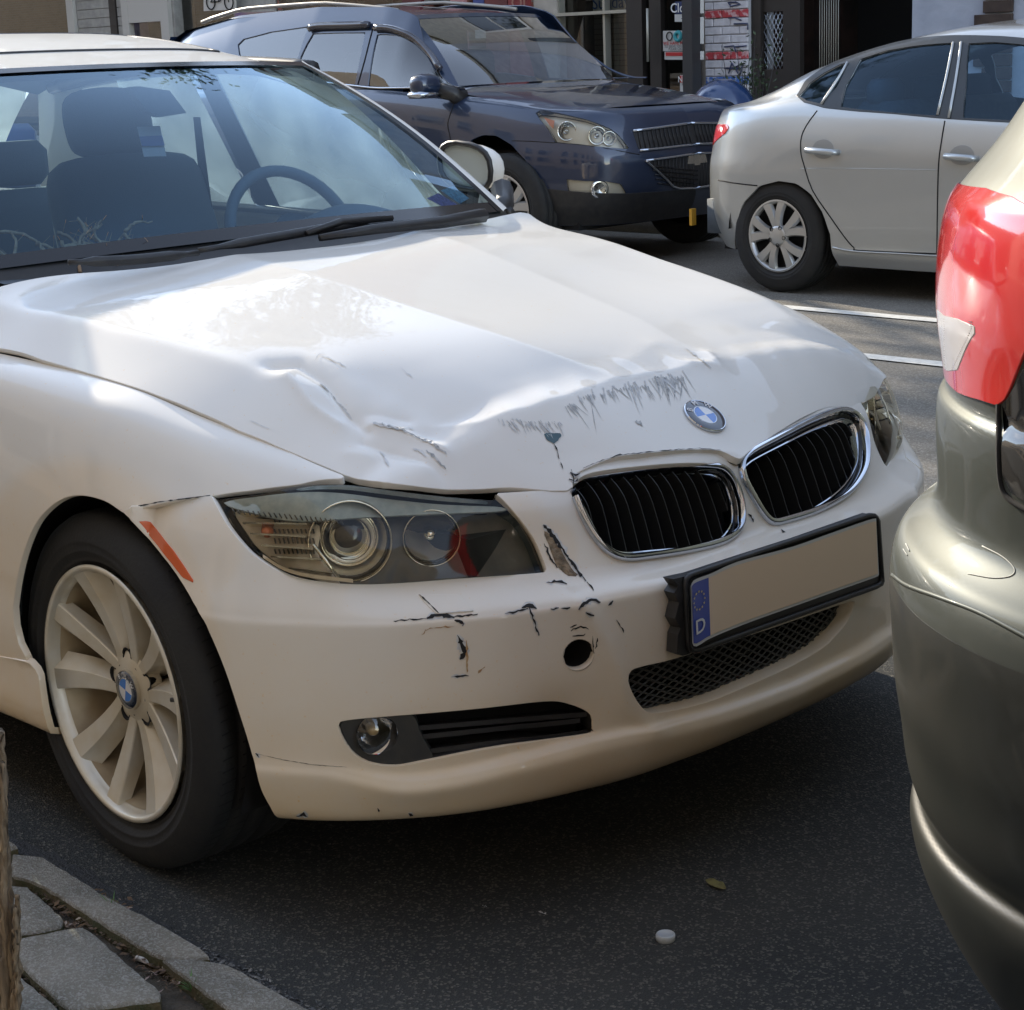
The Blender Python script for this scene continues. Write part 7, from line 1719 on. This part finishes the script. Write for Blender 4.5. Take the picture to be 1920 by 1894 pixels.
# planter ball and shrub before the pillar
PB=E('blue_helmet_dome','dark blue rounded dome seen above the SUV bonnet below the painted pillar','dome',tuple(P(1355,215,y=9.3)*[1,1,0]+[0,0,.13]))
c=P(1355,212,y=9.3);b=B();b.lathe([(.27*math.cos(t),.27*math.sin(t)) for t in LS(0,1.57,10)]+[],c,(0,0,1),28);b.lathe([(.25,-1+c[2]*0),(.25,0)],c,(0,0,1),20);b.done('dome_shell',pm('dome_blue',(.02,.05,.14),.25,coat=1),PB)
SHb=E('potted_shrub','dark leafy shrub growing against the foot of the painted pillar','plant',tuple(P(1395,200,y=10.4)*[1,1,0]+[0,0,.13]))
rr=np.random.default_rng(5);b=B();cs=P(1396,190,y=10.4);st_=B()
for s in range(16):
    a=rr.uniform(0,6.28);tip=cs+[rr.normal()*.16,rr.normal()*.12,rr.uniform(.05,.55)];ba=cs*[1,1,0]+[0,0,.13];md_=(ba+tip)/2+[rr.normal()*.05,0,0];st_.tube([ba,md_,tip],[.008,.006,.003],4)
    for l in range(26):
        t=rr.random();p_=ba+(tip-ba)*(t**.5)+rr.normal(size=3)*.045;d=rr.normal(size=3);d/=np.linalg.norm(d);e=np.cross(d,rr.normal(size=3));e/=np.linalg.norm(e);l_=.05;b.add([p_,p_+d*l_*.5+e*l_*.22,p_+d*l_,p_+d*l_*.5-e*l_*.22],[(0,1,2,3)])
b.done('foliage',pm('shrub_leaf',(.035,.06,.02),.6,c2=(.02,.035,.015),scale=20),SHb,smooth=False);st_.done('stem',DKF,SHb)
# sagging chain between the sedan and SUV
# unseen building added behind the camera for bounce light and reflections
NB=E('bounce_building','unseen warm brick terrace added behind the camera for bounce light','building',(0,-8,0))
WARM=brickmat('brick_warm',(.50,.37,.25),(.58,.44,.31),(.55,.48,.40))
b=B();b.box((-95,-9,.03),(18,-5.6,9.5));b.done('wall',WARM,NB,smooth=False)
EB=E('glare_block','unseen dull brick block added at the street end against sky glare','building',(-90,0,0));b=B();b.box((-100,-12,0),(-88,30,16));b.done('wall',brickmat('brick_dull',(.20,.15,.12),(.25,.19,.15),(.3,.27,.24)),EB,smooth=False)  # unseen block added to keep bright horizon sky out of reflections
RB_=E('right_terrace','plain brick terrace continuing to the right on the far side','building',(12,13,0));b=B();b.box((-4.5,11,.13),(30,17,9));b.done('wall',bpy.data.materials['brick_dull'],RB_,smooth=False)
for i in range(9):
    xc=-2.6+i*2.4;b=B();b.box((xc-.6,10.95,.9),(xc+.6,11,2.6));f=b.done('window',WF,RB_,smooth=False);b=B();b.quad((xc-.5,10.94,1.0),(xc+.5,10.94,1.0),(xc+.5,10.94,2.5),(xc-.5,10.94,2.5));b.done('pane',DG,f,smooth=False)
LB=E('left_terrace','plain terrace continuing along the far side of the street','building',(-60,13,0));b=B();b.box((-88,11,.13),(-56,17,10.5));b.done('wall',bpy.data.materials['brick_dull'],LB,smooth=False)
for i in range(20):
    xc=-28+i*2.35
    for z0,z1 in ((.9,2.5),(4.0,5.7)):
        b=B();b.box((xc-.55,-5.6,z0-.1),(xc+.55,-5.52,z0));b.box((xc-.55,-5.6,z0),(xc-.47,-5.56,z1));b.box((xc+.47,-5.6,z0),(xc+.55,-5.56,z1));b.box((xc-.55,-5.6,z1),(xc+.55,-5.54,z1+.1));f=b.done('window',WF,NB,smooth=False)
        b=B();b.quad((xc-.47,-5.595,z0),(xc+.47,-5.595,z0),(xc+.47,-5.595,z1),(xc-.47,-5.595,z1));b.done('pane',DG,f,smooth=False)

def tree(x,y,h,rc,seed,label,n=9000):  # added tree, mostly out of view, darkens the sky reflected in the bonnet
    r=np.random.default_rng(seed);T_=E('reflection_tree',label,'tree',(x,y,.13));bk=B();tips=[]
    def limb(p0,d,l,rad,dep):
        n_=5;pts=[p0];dd=d.copy()
        for i in range(n_): dd=dd+r.normal(size=3)*.13+[0,0,.05];dd/=np.linalg.norm(dd);pts.append(pts[-1]+dd*l/n_)
        bk.tube(pts,np.linspace(rad,rad*.55,n_+1),6 if dep<2 else 4)
        if dep<4:
            for i in range(3 if dep<3 else 2):
                a=r.uniform(0,6.28);e=dd+np.array([math.cos(a),math.sin(a),.25])*.75;e/=np.linalg.norm(e);limb(pts[r.integers(3,n_+1)],e,l*.68,rad*.5,dep+1)
        if dep>=2: tips.extend(pts[2:])
    limb(np.array([x,y,.13]),np.array([0,0,1.]),h*.38,.15,0)
    bk.done('trunk',pm('tree_bark',(.09,.07,.05),.9,c2=(.15,.12,.09),scale=20,bump=.8,bscale=30) if 'tree_bark' not in bpy.data.materials else bpy.data.materials['tree_bark'],T_)
    t=np.array(tips);c=t[r.integers(0,len(t),n)]+r.normal(size=(n,3))*.28;d=r.normal(size=(n,3));d/=np.linalg.norm(d,axis=1)[:,None];e=np.cross(d,r.normal(size=(n,3)));e/=np.linalg.norm(e,axis=1)[:,None]
    s=r.uniform(.05,.10,n)[:,None];V=np.stack([c,c+d*s+e*s*.45,c+d*2*s,c+d*s-e*s*.45],1).reshape(-1,3)
    M('crown',V,np.arange(4*n).reshape(n,4),pm('tree_leaf',(.05,.085,.025),.6,c2=(.10,.12,.04),scale=3) if 'tree_leaf' not in bpy.data.materials else bpy.data.materials['tree_leaf'],T_,smooth=False)
tree(-12.6,9.7,12,4,3,'tall tree added on the far sidewalk to block sky glare on the bonnet',15000)
tree(-21.5,9.6,7.6,3,8,'tree added further left along the far sidewalk to block sky glare',12000)
